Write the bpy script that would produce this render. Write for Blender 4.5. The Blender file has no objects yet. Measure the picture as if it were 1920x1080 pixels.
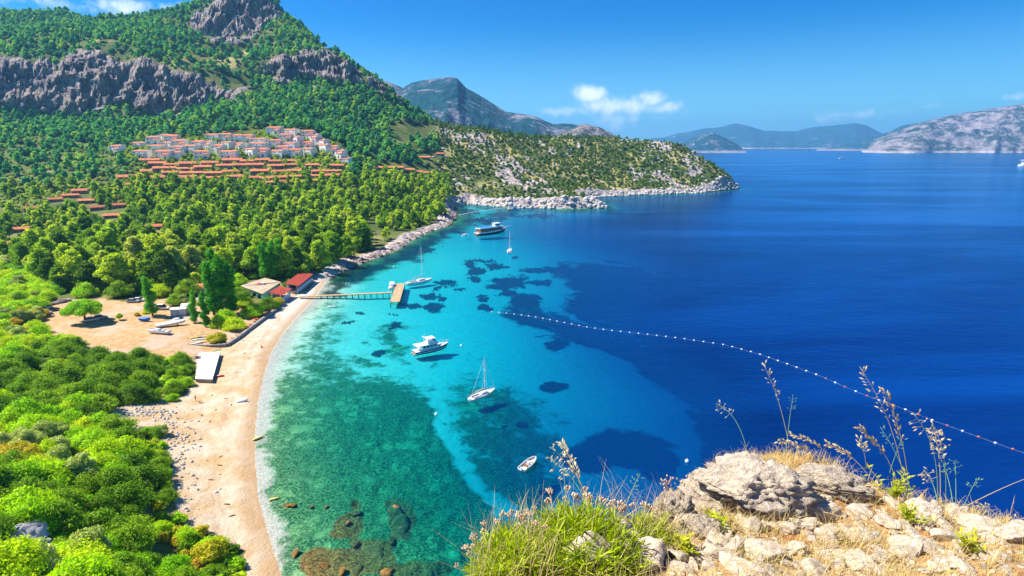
import bpy, bmesh, math, random
import numpy as np
from mathutils import Vector, Matrix

random.seed(7)
RNG = np.random.default_rng(7)
SC = bpy.context.scene
COL = SC.collection
R = math.radians

# ------------------------------------------------------------------ camera
H = 70.0
FPX = 1067.0
PITCH = R(14.1)
SP, CP = math.sin(PITCH), math.cos(PITCH)
cd = bpy.data.cameras.new('camera')
cam = bpy.data.objects.new('camera', cd)
COL.objects.link(cam)
cam.location = (0, 0, H)
cam.rotation_euler = (R(90) - PITCH, 0, 0)
cd.sensor_width = 36.0
cd.lens = 36.0 * FPX / 1920.0
cd.clip_start = 0.1
cd.clip_end = 60000
SC.camera = cam

# ------------------------------------------------------------------ light
SUN_EL, SUN_AZ = R(50), R(-82)          # azimuth from +Y towards +X
S = Vector((math.sin(SUN_AZ) * math.cos(SUN_EL), math.cos(SUN_AZ) * math.cos(SUN_EL), math.sin(SUN_EL)))
sl = bpy.data.lights.new('sun', 'SUN')
sl.energy = 5.0
sl.angle = R(0.5)
sl.color = (1.0, 0.955, 0.88)
so = bpy.data.objects.new('sun', sl)
COL.objects.link(so)
so.rotation_euler = S.to_track_quat('Z', 'Y').to_euler()
so.location = (0, 0, 500)
SC.view_settings.view_transform = 'Standard'
SC.view_settings.look = 'None'
SC.view_settings.gamma = 1.0
SC.view_settings.exposure = 1.03


class NT:
    """small helper round a node tree"""
    def __init__(s, tree):
        s.t = tree
        s.n = tree.nodes
        s.l = tree.links

    def node(s, typ, ins=None, **props):
        nd = s.n.new(typ)
        for k, v in props.items():
            setattr(nd, k, v)
        for k, v in (ins or {}).items():
            s.set(nd.inputs[k], v)
        return nd

    def set(s, sock, v):
        if isinstance(v, bpy.types.NodeSocket):
            s.l.new(v, sock)
        else:
            if hasattr(sock.default_value, '__len__') and not hasattr(v, '__len__'):
                v = (v, v, v)
            if hasattr(v, '__len__') and len(v) == 3 and len(sock.default_value) == 4:
                v = (*v, 1)
            sock.default_value = v

    def math(s, op, a, b=0.0, c=0.0, clamp=False):
        nd = s.n.new('ShaderNodeMath')
        nd.operation = op
        nd.use_clamp = clamp
        s.set(nd.inputs[0], a)
        s.set(nd.inputs[1], b)
        s.set(nd.inputs[2], c)
        return nd.outputs[0]

    def mix(s, fac, a, b, blend='MIX'):
        nd = s.n.new('ShaderNodeMix')
        nd.data_type = 'RGBA'
        nd.blend_type = blend
        s.set(nd.inputs[0], fac)
        s.set(nd.inputs[6], a)
        s.set(nd.inputs[7], b)
        return nd.outputs[2]

    def noise(s, vec, scale, detail=4.0, rough=0.55, dist=0.0):
        nd = s.n.new('ShaderNodeTexNoise')
        if vec is not None:
            s.l.new(vec, nd.inputs['Vector'])
        nd.inputs['Scale'].default_value = scale
        nd.inputs['Detail'].default_value = detail
        nd.inputs['Roughness'].default_value = rough
        nd.inputs['Distortion'].default_value = dist
        return nd.outputs[0]

    def step(s, x, lo, hi):
        nd = s.n.new('ShaderNodeMapRange')
        nd.interpolation_type = 'SMOOTHSTEP'
        s.set(nd.inputs[0], x)
        s.set(nd.inputs[1], lo)
        s.set(nd.inputs[2], hi)
        s.set(nd.inputs[3], 0.0)
        s.set(nd.inputs[4], 1.0)
        return nd.outputs[0]

    def ramp(s, fac, stops):
        nd = s.n.new('ShaderNodeValToRGB')
        e = nd.color_ramp.elements
        while len(e) < len(stops):
            e.new(0.5)
        for q, (p, c) in zip(e, stops):
            q.position = p
            q.color = (*c, 1)
        s.l.new(fac, nd.inputs[0])
        return nd.outputs[0]


def ray(u, v):
    a, b = (u - 960.0) / FPX, (v - 540.0) / FPX
    return np.array([a, CP - b * SP, -SP - b * CP])


def PD(u, v, d):
    return np.array([0, 0, H]) + d * ray(u, v)


def P(u, v, z=0.0):
    r = ray(u, v)
    return PD(u, v, (z - H) / r[2])


def project(x, y, z):
    """world -> pixel of the 1920 wide frame (used to look up the layout plan only)"""
    dz = z - H
    fwd = y * CP - dz * SP
    up = y * SP + dz * CP
    fwd = np.maximum(fwd, 1e-3)
    return 960 + FPX * x / fwd, 540 - FPX * up / fwd


# ------------------------------------------------------------------ sky
W = bpy.data.worlds.new('World')
SC.world = W
W.use_nodes = True
w = NT(W.node_tree)
w.n.clear()
sky = w.node('ShaderNodeTexSky', sky_type='NISHITA')
sky.sun_disc = False
sky.sun_elevation = SUN_EL
sky.sun_rotation = SUN_AZ
sky.altitude = 70
sky.air_density = 1.0
sky.dust_density = 0.25
sky.ozone_density = 2.2
tc = w.node('ShaderNodeTexCoord')
sep = w.node('ShaderNodeSeparateXYZ', {0: tc.outputs['Generated']})
azn = w.math('ARCTAN2', sep.outputs[0], sep.outputs[1])
eln = w.math('ARCSINE', sep.outputs[2])
hs = w.node('ShaderNodeHueSaturation', {'Saturation': 1.6, 'Value': 1.0, 'Color': sky.outputs[0]})
skyc = w.mix(1.0, hs.outputs[0], (0.14, 0.86, 1.22), 'MULTIPLY')
# paler air just above the horizon
hz = w.math('SUBTRACT', 1.0, w.step(eln, -0.01, 0.2))
skyc = w.mix(w.math('MULTIPLY', hz, 0.42), skyc, (5.4, 9.0, 11.6))
noi = w.noise(tc.outputs['Generated'], 22.0, 7.0, 0.6)
noi2 = w.noise(tc.outputs['Generated'], 60.0, 5.0, 0.6)


def azel(u, v):
    r = ray(u, v)
    r = r / np.linalg.norm(r)
    return math.atan2(r[0], r[1]), math.asin(r[2])


tot = None
for (u, v, ru, rv, k) in [(1109, 176, 30, 17, 1.3), (1140, 198, 60, 20, 1.05), (1190, 200, 60, 20, 1.0), (1222, 188, 24, 14, 1.25), (1240, 202, 32, 12, 1.1), (1080, 208, 80, 11, .8), (1170, 222, 110, 20, .68),
                       (1600, 216, 46, 9, .72), (1685, 211, 22, 7, .62), (1742, 199, 20, 7, .6), (1912, 183, 24, 7, .6), (90, 4, 90, 9, .7), (255, 14, 100, 14, .75), (1575, 224, 44, 9, .6)]:
    a0, e0 = azel(u, v)
    dx = w.math('MULTIPLY', w.math('SUBTRACT', azn, a0), FPX * 0.95 / ru)
    dy = w.math('MULTIPLY', w.math('SUBTRACT', eln, e0), FPX * 1.0 / rv)
    q = w.math('ADD', w.math('MULTIPLY', dx, dx), w.math('MULTIPLY', dy, dy))
    g = w.math('MULTIPLY', w.math('POWER', 2.718, w.math('MULTIPLY', q, -0.8)), k)
    tot = g if tot is None else w.math('MAXIMUM', tot, g)
cl = w.math('ADD', tot, w.math('MULTIPLY', w.math('SUBTRACT', noi, 0.5), 1.7))
cl = w.math('ADD', cl, w.math('MULTIPLY', w.math('SUBTRACT', noi2, 0.5), 0.9))
clm = w.math('MULTIPLY', w.step(cl, 0.32, 1.35), w.step(tot, 0.06, 0.3))
skyc = w.mix(w.math('MULTIPLY', clm, 0.86), skyc, (13.2, 13.5, 14.0))
bg = w.node('ShaderNodeBackground', {'Color': skyc, 'Strength': 0.058})
w.l.new(bg.outputs[0], w.node('ShaderNodeOutputWorld').inputs[0])


# ------------------------------------------------------------------ numpy noise
_tab = RNG.random(65536)


def vnoise(x, y, z):
    xi, yi, zi = np.floor(x).astype(np.int64), np.floor(y).astype(np.int64), np.floor(z).astype(np.int64)
    fx, fy, fz = x - xi, y - yi, z - zi
    fx, fy, fz = fx * fx * (3 - 2 * fx), fy * fy * (3 - 2 * fy), fz * fz * (3 - 2 * fz)

    def h(a, b, c):
        return _tab[((a * 73856093) ^ (b * 19349663) ^ (c * 83492791)) & 65535]
    out = 0
    for dx in (0, 1):
        for dy in (0, 1):
            for dz in (0, 1):
                out = out + h(xi + dx, yi + dy, zi + dz) * (fx if dx else 1 - fx) * (fy if dy else 1 - fy) * (fz if dz else 1 - fz)
    return out * 2 - 1


def fbm(x, y, z=0.0, octv=4, gain=0.5):
    x, y = np.asarray(x, float), np.asarray(y, float)
    z = np.zeros_like(x) + z
    a, s, o = 1.0, 0.0, 0.0
    for i in range(octv):
        o = o + a * vnoise(x * 2.03 ** i + 17.3 * i, y * 2.03 ** i + 5.1 * i, z * 2.03 ** i + 9.7 * i)
        s += a
        a *= gain
    return o / s


def ridged(x, y, z=0.0, octv=4):
    x, y = np.asarray(x, float), np.asarray(y, float)
    z = np.zeros_like(x) + z
    a, s, o = 1.0, 0.0, 0.0
    for i in range(octv):
        o = o + a * (1 - np.abs(vnoise(x * 2.1 ** i + 3.3 * i, y * 2.1 ** i + 7.7 * i, z * 2.1 ** i)) * 2)
        s += a
        a *= 0.5
    return o / s


def sstep(a, b, x):
    t = np.clip((x - a) / (b - a), 0, 1)
    return t * t * (3 - 2 * t)


def inpoly(u, v, poly):
    u, v = np.asarray(u, float), np.asarray(v, float)
    ins = np.zeros(u.shape, bool)
    n = len(poly)
    for i in range(n):
        x1, y1 = poly[i]
        x2, y2 = poly[(i + 1) % n]
        if y1 == y2:
            continue
        c = ((y1 > v) != (y2 > v)) & (u < (x2 - x1) * (v - y1) / (y2 - y1) + x1)
        ins ^= c
    return ins


def segdist(x, y, pts, closed=False):
    best = np.full(np.shape(x), 1e9)
    idx = np.zeros(np.shape(x), int)
    n = len(pts)
    for i in range(n if closed else n - 1):
        ax, ay = pts[i]
        bx, by = pts[(i + 1) % n]
        dx, dy = bx - ax, by - ay
        t = np.clip(((x - ax) * dx + (y - ay) * dy) / (dx * dx + dy * dy + 1e-9), 0, 1)
        d = np.hypot(x - ax - t * dx, y - ay - t * dy)
        m = d < best
        best = np.where(m, d, best)
        idx = np.where(m, i, idx)
    return best, idx


# ------------------------------------------------------------------ mesh helpers
def np_mesh(name, V, faces, mats=(), midx=None, smooth=False):
    """faces: list of integer arrays (n,k)"""
    me = bpy.data.meshes.new(name)
    V = np.asarray(V, np.float32)
    me.vertices.add(len(V))
    me.vertices.foreach_set('co', V.ravel())
    loops = np.concatenate([np.asarray(f, np.int32).ravel() for f in faces])
    tot = np.concatenate([np.full(len(f), np.asarray(f).shape[1], np.int32) for f in faces])
    start = np.concatenate([[0], np.cumsum(tot)[:-1]]).astype(np.int32)
    me.loops.add(len(loops))
    me.loops.foreach_set('vertex_index', loops)
    me.polygons.add(len(tot))
    me.polygons.foreach_set('loop_start', start)
    if midx is not None:
        me.polygons.foreach_set('material_index', np.asarray(midx, np.int32))
    me.polygons.foreach_set('use_smooth', np.full(len(tot), smooth, bool))
    me.update(calc_edges=True)
    me.validate()
    for m in mats:
        me.materials.append(m)
    return me


def grid_faces(ni, nj):
    i, j = np.meshgrid(np.arange(ni - 1), np.arange(nj - 1), indexing='ij')
    a = (i * nj + j).ravel()
    return np.stack([a, a + nj, a + nj + 1, a + 1], 1)


def link(name, me, parent=None, **props):
    o = bpy.data.objects.new(name, me)
    COL.objects.link(o)
    if parent is not None:
        o.parent = parent
    for k, v in props.items():
        o[k] = v
    return o


def tag(o, label, cat, group=None, kind=None):
    o['label'] = label
    o['category'] = cat
    if group:
        o['group'] = group
    if kind:
        o['kind'] = kind
    return o


def thing(name, label, cat, loc=(0, 0, 0), rz=0.0, group=None, scale=1.0):
    o = bpy.data.objects.new(name, None)
    COL.objects.link(o)
    o.empty_display_size = 0.2
    o.location = loc
    o.rotation_euler = (0, 0, rz)
    o.scale = (scale,) * 3
    return tag(o, label, cat, group)


def dup(root, label=None, loc=None, rz=None, scale=None, group=None, name=None):
    r = root.copy()
    if name:
        r.name = name
    COL.objects.link(r)
    if loc is not None:
        r.location = loc
    if rz is not None:
        r.rotation_euler = (0, 0, rz)
    if scale is not None:
        r.scale = scale if hasattr(scale, '__len__') else (scale,) * 3
    if label:
        r['label'] = label
    if group:
        r['group'] = group
    for ch in list(root.children):
        c = ch.copy()
        COL.objects.link(c)
        c.parent = r
        for g in list(ch.children):
            d = g.copy()
            COL.objects.link(d)
            d.parent = c
    return r


class MB:
    """collects simple solids into one mesh"""
    def __init__(s):
        s.v, s.f = [], []

    def add(s, vs, fs):
        b = len(s.v)
        s.v += [tuple(map(float, q)) for q in vs]
        s.f += [tuple(i + b for i in q) for q in fs]
        return s

    def box(s, x0, x1, y0, y1, z0, z1, tx=0.0, ty=0.0, sx=0.0):
        """tx, ty taper the top inwards, sx shifts it"""
        v = [(x0, y0, z0), (x1, y0, z0), (x1, y1, z0), (x0, y1, z0),
             (x0 + tx + sx, y0 + ty, z1), (x1 - tx + sx, y0 + ty, z1), (x1 - tx + sx, y1 - ty, z1), (x0 + tx + sx, y1 - ty, z1)]
        return s.add(v, [(0, 3, 2, 1), (4, 5, 6, 7), (0, 1, 5, 4), (1, 2, 6, 5), (2, 3, 7, 6), (3, 0, 4, 7)])

    def prism(s, poly, z0, z1):
        n = len(poly)
        v = [(x, y, z0) for x, y in poly] + [(x, y, z1) for x, y in poly]
        f = [tuple(range(n - 1, -1, -1)), tuple(range(n, 2 * n))] + [(i, (i + 1) % n, n + (i + 1) % n, n + i) for i in range(n)]
        return s.add(v, f)

    def tube(s, pts, rad, n=6, cap=True):
        pts = [Vector(map(float, p)) for p in pts]
        if not hasattr(rad, '__len__'):
            rad = [rad] * len(pts)
        b = len(s.v)
        for i, p in enumerate(pts):
            t = (pts[min(i + 1, len(pts) - 1)] - pts[max(i - 1, 0)]).normalized()
            a = t.orthogonal().normalized() if i == 0 else (a - t * a.dot(t)).normalized()
            c = t.cross(a)
            for k in range(n):
                q = p + (a * math.cos(2 * math.pi * k / n) + c * math.sin(2 * math.pi * k / n)) * rad[i]
                s.v.append(tuple(q))
        for i in range(len(pts) - 1):
            for k in range(n):
                s.f.append((b + i * n + k, b + i * n + (k + 1) % n, b + (i + 1) * n + (k + 1) % n, b + (i + 1) * n + k))
        if cap:
            s.f.append(tuple(b + k for k in range(n - 1, -1, -1)))
            s.f.append(tuple(b + (len(pts) - 1) * n + k for k in range(n)))
        return s

    def ell(s, c, r, seg=10, rings=6):
        b = len(s.v)
        s.v.append((c[0], c[1], c[2] + r[2]))
        for i in range(1, rings):
            th = math.pi * i / rings
            for k in range(seg):
                ph = 2 * math.pi * k / seg
                s.v.append((c[0] + r[0] * math.sin(th) * math.cos(ph), c[1] + r[1] * math.sin(th) * math.sin(ph), c[2] + r[2] * math.cos(th)))
        s.v.append((c[0], c[1], c[2] - r[2]))
        e = len(s.v) - 1
        for k in range(seg):
            s.f.append((b, b + 1 + k, b + 1 + (k + 1) % seg))
            o = b + 1 + (rings - 2) * seg
            s.f.append((e, o + (k + 1) % seg, o + k))
        for i in range(rings - 2):
            for k in range(seg):
                o = b + 1 + i * seg
                s.f.append((o + k, o + seg + k, o + seg + (k + 1) % seg, o + (k + 1) % seg))
        return s

    def mesh(s, name, mat, smooth=False):
        me = bpy.data.meshes.new(name)
        me.from_pydata(s.v, [], s.f)
        me.polygons.foreach_set('use_smooth', [smooth] * len(me.polygons))
        me.materials.append(mat)
        me.update()
        return me

    def obj(s, name, mat, parent=None, smooth=False, **props):
        return link(name, s.mesh(name, mat, smooth), parent, **props)


# ------------------------------------------------------------------ materials
def new_mat(name):
    m = bpy.data.materials.new(name)
    m.use_nodes = True
    t = NT(m.node_tree)
    t.n.clear()
    t.out = t.node('ShaderNodeOutputMaterial')
    return m, t


def paint(name, col, rough=0.5, var=0.12, scale=3.0, spec=0.4, metal=0.0, col2=None):
    m, t = new_mat(name)
    co = t.node('ShaderNodeTexCoord').outputs['Object']
    n = t.noise(co, scale, 5, 0.6)
    c2 = col2 or tuple(c * (1 - 2.2 * var) for c in col)
    c = t.mix(t.step(n, 0.35, 0.68), c2, col)
    b = t.node('ShaderNodeBump', {'Height': n, 'Strength': 0.12, 'Distance': 0.05})
    p = t.node('ShaderNodeBsdfPrincipled', {'Base Color': c, 'Roughness': rough, 'Metallic': metal, 'Specular IOR Level': spec, 'Normal': b.outputs[0]})
    t.l.new(p.outputs[0], t.out.inputs[0])
    return m


def foliage(name, stops, trans=0.3, var=0.55, tcol=None):
    """leaf material: a tone per plant, a smaller change per leaf cluster"""
    m, t = new_mat(name)
    oi = t.node('ShaderNodeObjectInfo')
    c = t.ramp(oi.outputs['Random'], stops)
    g = t.node('ShaderNodeNewGeometry')
    isl = g.outputs['Random Per Island']
    k = t.math('ADD', 1.0 - var * 0.5, t.math('MULTIPLY', isl, var))
    c = t.mix(1.0, c, t.node('ShaderNodeCombineColor', {0: k, 1: k, 2: t.math('MULTIPLY', k, 0.95)}).outputs[0], 'MULTIPLY')
    d = t.node('ShaderNodeBsdfPrincipled', {'Base Color': c, 'Roughness': 0.62, 'Specular IOR Level': 0.18})
    tr = t.node('ShaderNodeBsdfTranslucent', {'Color': t.mix(1.0, c, tcol or (1.3, 1.35, 0.35), 'MULTIPLY')})
    mx = t.node('ShaderNodeMixShader', {0: trans, 1: d.outputs[0], 2: tr.outputs[0]})
    t.l.new(mx.outputs[0], t.out.inputs[0])
    return m


def rockmat(name, light, dark, warm, scale=1.0, bump=0.6, bdist=0.5, crack=0.55):
    m, t = new_mat(name)
    co = t.node('ShaderNodeTexCoord').outputs['Object']
    n1 = t.noise(co, 0.7 * scale, 8, 0.62, 0.4)
    n2 = t.noise(co, 3.1 * scale, 6, 0.65)
    vo = t.node('ShaderNodeTexVoronoi', {'Vector': co, 'Scale': 1.7 * scale}, feature='DISTANCE_TO_EDGE')
    cr = t.step(t.math('ADD', vo.outputs[0], t.math('MULTIPLY', n2, 0.12)), 0.04, 0.14)
    c = t.mix(t.step(n1, 0.34, 0.66), dark, light)
    c = t.mix(t.math('MULTIPLY', t.step(n2, 0.52, 0.7), 0.65), c, warm)
    c = t.mix(t.math('MULTIPLY', t.math('SUBTRACT', 1, cr), crack), c, tuple(q * 0.45 for q in dark))
    hgt = t.math('ADD', t.math('MULTIPLY', n1, 0.7), t.math('ADD', t.math('MULTIPLY', n2, 0.4), t.math('MULTIPLY', cr, 0.45 * crack)))
    b = t.node('ShaderNodeBump', {'Height': hgt, 'Strength': bump, 'Distance': bdist})
    p = t.node('ShaderNodeBsdfPrincipled', {'Base Color': c, 'Roughness': 0.85, 'Specular IOR Level': 0.15, 'Normal': b.outputs[0]})
    t.l.new(p.outputs[0], t.out.inputs[0])
    return m


M = {}
M['white'] = paint('white_paint', (0.8, 0.8, 0.79), 0.35, 0.03)
M['gel'] = paint('white_gelcoat', (0.82, 0.83, 0.83), 0.2, 0.03)
M['deck'] = paint('boat_deck', (0.7, 0.69, 0.65), 0.6, 0.06)
M['navy'] = paint('navy_hull', (0.012, 0.04, 0.12), 0.25, 0.1)
M['teak'] = paint('teak', (0.4, 0.2, 0.075), 0.5, 0.15, 5)
M['brown'] = paint('varnished_wood', (0.5, 0.16, 0.045), 0.4, 0.18, 2)
M['glass'] = paint('dark_glass', (0.015, 0.022, 0.035), 0.08, 0.1)
M['canvas'] = paint('blue_canvas', (0.05, 0.25, 0.6), 0.7, 0.08)
M['beige'] = paint('beige_canvas', (0.62, 0.52, 0.36), 0.8, 0.08)
M['alu'] = paint('aluminium', (0.72, 0.73, 0.74), 0.35, 0.05)
M['grey'] = paint('grey_rubber', (0.52, 0.5, 0.47), 0.6, 0.08)
M['black'] = paint('black_rubber', (0.02, 0.02, 0.02), 0.6, 0.1)
M['red'] = paint('red_paint', (0.55, 0.03, 0.02), 0.5, 0.08)
M['orange'] = paint('orange_cloth', (0.72, 0.15, 0.03), 0.7, 0.12)
M['yellow'] = paint('yellow_plastic', (0.72, 0.58, 0.09), 0.5, 0.08)
M['blue'] = paint('blue_tarpaulin', (0.0, 0.17, 0.6), 0.55, 0.12)
M['tileroof'] = paint('terracotta_tiles', (0.74, 0.24, 0.1), 0.8, 0.15, 0.8, 0.2, col2=(0.5, 0.15, 0.06))
M['redroof'] = paint('red_roof_sheet', (0.5, 0.075, 0.04), 0.6, 0.1, 0.6)
M['tanroof'] = paint('tan_roof', (0.5, 0.39, 0.27), 0.85, 0.12, 0.25, 0.2, col2=(0.36, 0.27, 0.18))
M['wall'] = paint('white_render', (0.92, 0.85, 0.74), 0.8, 0.05, 0.4, 0.2)
M['stonewall'] = paint('stone_house_wall', (0.42, 0.29, 0.2), 0.9, 0.18, 0.9, 0.2)
M['seawall'] = paint('sea_wall_stone', (0.36, 0.32, 0.27), 0.9, 0.2, 1.2, 0.2)
M['concrete'] = paint('pale_concrete', (0.66, 0.64, 0.6), 0.85, 0.08, 0.6, 0.2)
M['plank'] = paint('sun_bleached_planks', (0.55, 0.4, 0.22), 0.8, 0.16, 1.2, 0.2)
M['piling'] = paint('wet_piling', (0.12, 0.1, 0.07), 0.6, 0.2)
M['window'] = paint('window_pane', (0.03, 0.045, 0.07), 0.15, 0.1)
M['doorwood'] = paint('door_wood', (0.16, 0.08, 0.04), 0.6, 0.1)
M['skin'] = paint('skin', (0.5, 0.26, 0.16), 0.6, 0.05)
M['swim'] = paint('red_swimwear', (0.5, 0.03, 0.03), 0.7, 0.05)
M['swim2'] = paint('dark_swimwear', (0.03, 0.04, 0.08), 0.7, 0.05)
M['hair'] = paint('dark_hair', (0.02, 0.014, 0.01), 0.6, 0.05)
M['silver'] = paint('silver_car_paint', (0.42, 0.44, 0.47), 0.25, 0.04)
M['carblue'] = paint('dark_car_paint', (0.035, 0.06, 0.1), 0.25, 0.04)
M['carwhite'] = paint('white_car_paint', (0.75, 0.76, 0.78), 0.25, 0.03)
M['bark'] = paint('bark', (0.12, 0.085, 0.06), 0.9, 0.2, 4, 0.1)
M['greybark'] = paint('grey_bark', (0.28, 0.25, 0.22), 0.9, 0.2, 4, 0.1)
M['teal'] = paint('teal_fascia', (0.06, 0.3, 0.26), 0.6, 0.08)

M['lime'] = rockmat('grey_limestone', (0.66, 0.61, 0.54), (0.38, 0.35, 0.33), (0.6, 0.48, 0.35), 0.55, 0.7, 0.6)
M['shore'] = rockmat('pinkish_shore_rock', (0.4, 0.31, 0.25), (0.17, 0.12, 0.1), (0.36, 0.24, 0.14), 0.6, 0.7, 0.5)
M['white_rock'] = rockmat('white_rubble_rock', (0.74, 0.68, 0.6), (0.46, 0.41, 0.35), (0.5, 0.4, 0.28), 1.0, 0.6, 0.2)
M['near_rock'] = rockmat('weathered_near_limestone', (0.82, 0.67, 0.49), (0.5, 0.4, 0.3), (0.58, 0.36, 0.18), 5.5, 1.0, 0.07, 0.0)
M['stone'] = rockmat('pale_ledge_stone', (0.8, 0.69, 0.54), (0.56, 0.43, 0.29), (0.6, 0.35, 0.15), 5.0, 0.8, 0.04, 0.0)
M['brownrock'] = rockmat('brown_weedy_rock', (0.36, 0.2, 0.055), (0.12, 0.065, 0.015), (0.3, 0.22, 0.05), 0.9, 0.8, 0.3)

M['pine'] = foliage('pine_needles', [(0, (0.09, 0.19, 0.012)), (0.3, (0.24, 0.4, 0.014)), (0.6, (0.4, 0.54, 0.02)), (0.85, (0.54, 0.62, 0.04)), (1, (0.5, 0.52, 0.14))], 0.45)
M['farpine'] = foliage('far_pine_needles', [(0, (0.05, 0.22, 0.1)), (0.4, (0.1, 0.37, 0.14)), (0.75, (0.2, 0.5, 0.15)), (1, (0.42, 0.58, 0.08))], 0.36)
M['scrub'] = foliage('scrub_leaves', [(0, (0.07, 0.16, 0.014)), (0.5, (0.13, 0.24, 0.018)), (1, (0.25, 0.33, 0.035))])
M['bright'] = foliage('bright_leaves', [(0, (0.26, 0.52, 0.003)), (0.5, (0.42, 0.64, 0.004)), (1, (0.58, 0.66, 0.008))], 0.42)
M['dark'] = foliage('dark_leaves', [(0, (0.1, 0.23, 0.006)), (0.5, (0.2, 0.36, 0.008)), (1, (0.3, 0.46, 0.012))], 0.35)
M['yellowish'] = foliage('yellowish_leaves', [(0, (0.46, 0.5, 0.012)), (0.5, (0.56, 0.5, 0.02)), (1, (0.6, 0.4, 0.04))], 0.3)
M['olive'] = foliage('olive_leaves', [(0, (0.34, 0.42, 0.1)), (0.5, (0.48, 0.55, 0.17)), (1, (0.58, 0.62, 0.24))], 0.3)
M['poplar'] = foliage('poplar_leaves', [(0, (0.07, 0.34, 0.006)), (1, (0.15, 0.46, 0.008))], 0.35)

# ================================================================== TERRAIN
# coast at the water line (traced in the frame, laid out on the sea plane)
COAST_PX = [(560, 1150), (528, 1080), (503, 1000), (486, 940), (479, 880), (478, 820), (483, 760), (493, 710), (507, 665), (527, 630), (556, 595), (580, 570), (598, 547), (612, 527),
            (645, 507), (695, 488), (742, 471), (782, 446), (813, 432), (843, 423), (857, 405), (853, 386), (880, 381), (950, 389), (1000, 389), (1060, 392), (1140, 390), (1118, 378), (1095, 372), (1130, 368),
            (1180, 366), (1250, 364), (1320, 361), (1388, 353)]
N_BEACH = 13
coast = [tuple(P(u, v)[:2]) for u, v in COAST_PX]
coast = [(70, -60), (45, 12), (12, 28), (-14, 40), (-36, 62)] + coast
N_LEAD = 5
tip = coast[-1]
coast += [(tip[0] - 20, tip[1] + 110), (300, 1230), (60, 1330), (-100, 1500), (-200, 2600), (-4000, 2600), (-4000, -300), (70, -300)]
coast = np.array(coast)


def signed(x, y):
    d, i = segdist(x, y, coast, True)
    return np.where(inpoly(x, y, coast), d, -d), i


# control points: frame column, row, depth along the view axis
CTRL = []


def colm(u, rows):
    for v, d in rows:
        p = PD(u, v, d)
        CTRL.append((p[0], p[1], p[2]))


c0 = [(1080, 60), (1000, 76), (900, 99), (800, 126), (700, 162), (600, 219), (560, 251), (520, 291), (480, 335), (440, 400), (400, 470), (360, 540), (300, 650), (250, 760), (60, 1080), (14, 1230)]
colm(0, c0)
colm(-260, c0)
colm(-560, c0)
colm(120, [(1080, 66), (1000, 85), (900, 106), (800, 131), (700, 167), (620, 212), (560, 252), (520, 293), (480, 338), (440, 402), (400, 472), (355, 548), (300, 645), (250, 752), (60, 1050), (24, 1215)])
colm(250, [(1080, 78), (900, 113), (800, 137), (700, 172), (620, 213), (560, 255), (520, 295), (480, 345), (440, 405), (400, 475), (350, 560), (300, 640), (255, 740), (60, 1020), (30, 1200)])
colm(340, [(700, 176), (620, 212), (560, 256), (500, 320), (450, 395), (400, 478), (350, 562), (300, 643), (250, 740), (60, 1010), (34, 1170)])
colm(430, [(650, 203), (560, 258), (500, 323), (450, 400), (400, 480), (345, 570), (300, 650), (245, 740), (205, 800), (110, 985), (-35, 1220)])
colm(520, [(520, 298), (450, 405), (400, 490), (345, 575), (300, 650), (245, 740), (200, 840), (60, 1060), (-2, 1200)])
colm(600, [(490, 336), (440, 420), (400, 500), (350, 580), (310, 650), (250, 740), (200, 850), (70, 1080)])
colm(700, [(450, 425), (420, 480), (380, 560), (340, 640), (300, 720), (260, 800), (210, 880), (145, 985)])
colm(780, [(420, 510), (390, 580), (350, 660), (310, 740), (270, 820), (235, 900), (217, 950)])
colm(850, [(370, 700), (340, 760), (300, 830), (260, 900), (236, 960)])
colm(950, [(372, 720), (350, 760), (310, 830), (270, 910), (246, 970)])
colm(1050, [(350, 780), (310, 860), (280, 930), (255, 1000)])
colm(1130, [(355, 825), (340, 850), (300, 920), (266, 990)])
colm(1200, [(350, 850), (330, 890), (290, 950), (260, 1000)])
colm(1280, [(345, 880), (330, 900), (300, 940), (278, 970)])
colm(1340, [(345, 905), (335, 915), (313, 940)])
colm(1370, [(340, 930), (338, 945)])
colm(1060, [(366, 650)])
colm(1030, [(372, 660)])
colm(1095, [(372, 665)])
# crags: top and foot lines, the foot nearer than the top
CRAGS = [([(-260, 120), (0, 117), (50, 123), (83, 110), (100, 131), (147, 100), (187, 103), (227, 122), (267, 110), (300, 131), (350, 143), (400, 158), (467, 170)],
          [(-260, 200), (0, 200), (100, 207), (167, 212), (200, 203), (240, 187), (277, 193), (307, 228), (327, 230), (350, 207), (400, 190), (480, 181)], 866, 888),
         ([(378, 22), (400, 2), (425, -14), (455, -25), (480, -25), (500, -6), (520, 12)], [(352, 50), (380, 68), (400, 76), (440, 81), (465, 80), (490, 62), (505, 44), (535, 28)], 1085, 1112),
         ([(503, 108), (530, 100), (556, 107)], [(505, 152), (540, 156), (568, 150)], 942, 956),
         ([(560, 97), (600, 92), (625, 104), (645, 116), (675, 132)], [(572, 132), (600, 146), (640, 152), (690, 166)], 955, 972),
         ([(690, 143), (720, 160), (748, 176)], [(698, 166), (735, 182), (762, 198)], 948, 960)]
CRAG_POLY = []
for top, foot, dfoot, dtop in CRAGS:
    for line, dd in ((top, dtop), (foot, dfoot)):
        us = np.arange(line[0][0], line[-1][0] + 1, 22)
        for u in us:
            colm(u, [(float(np.interp(u, [q[0] for q in line], [q[1] for q in line])), dd)])
    CRAG_POLY.append(top + foot[::-1])
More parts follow.
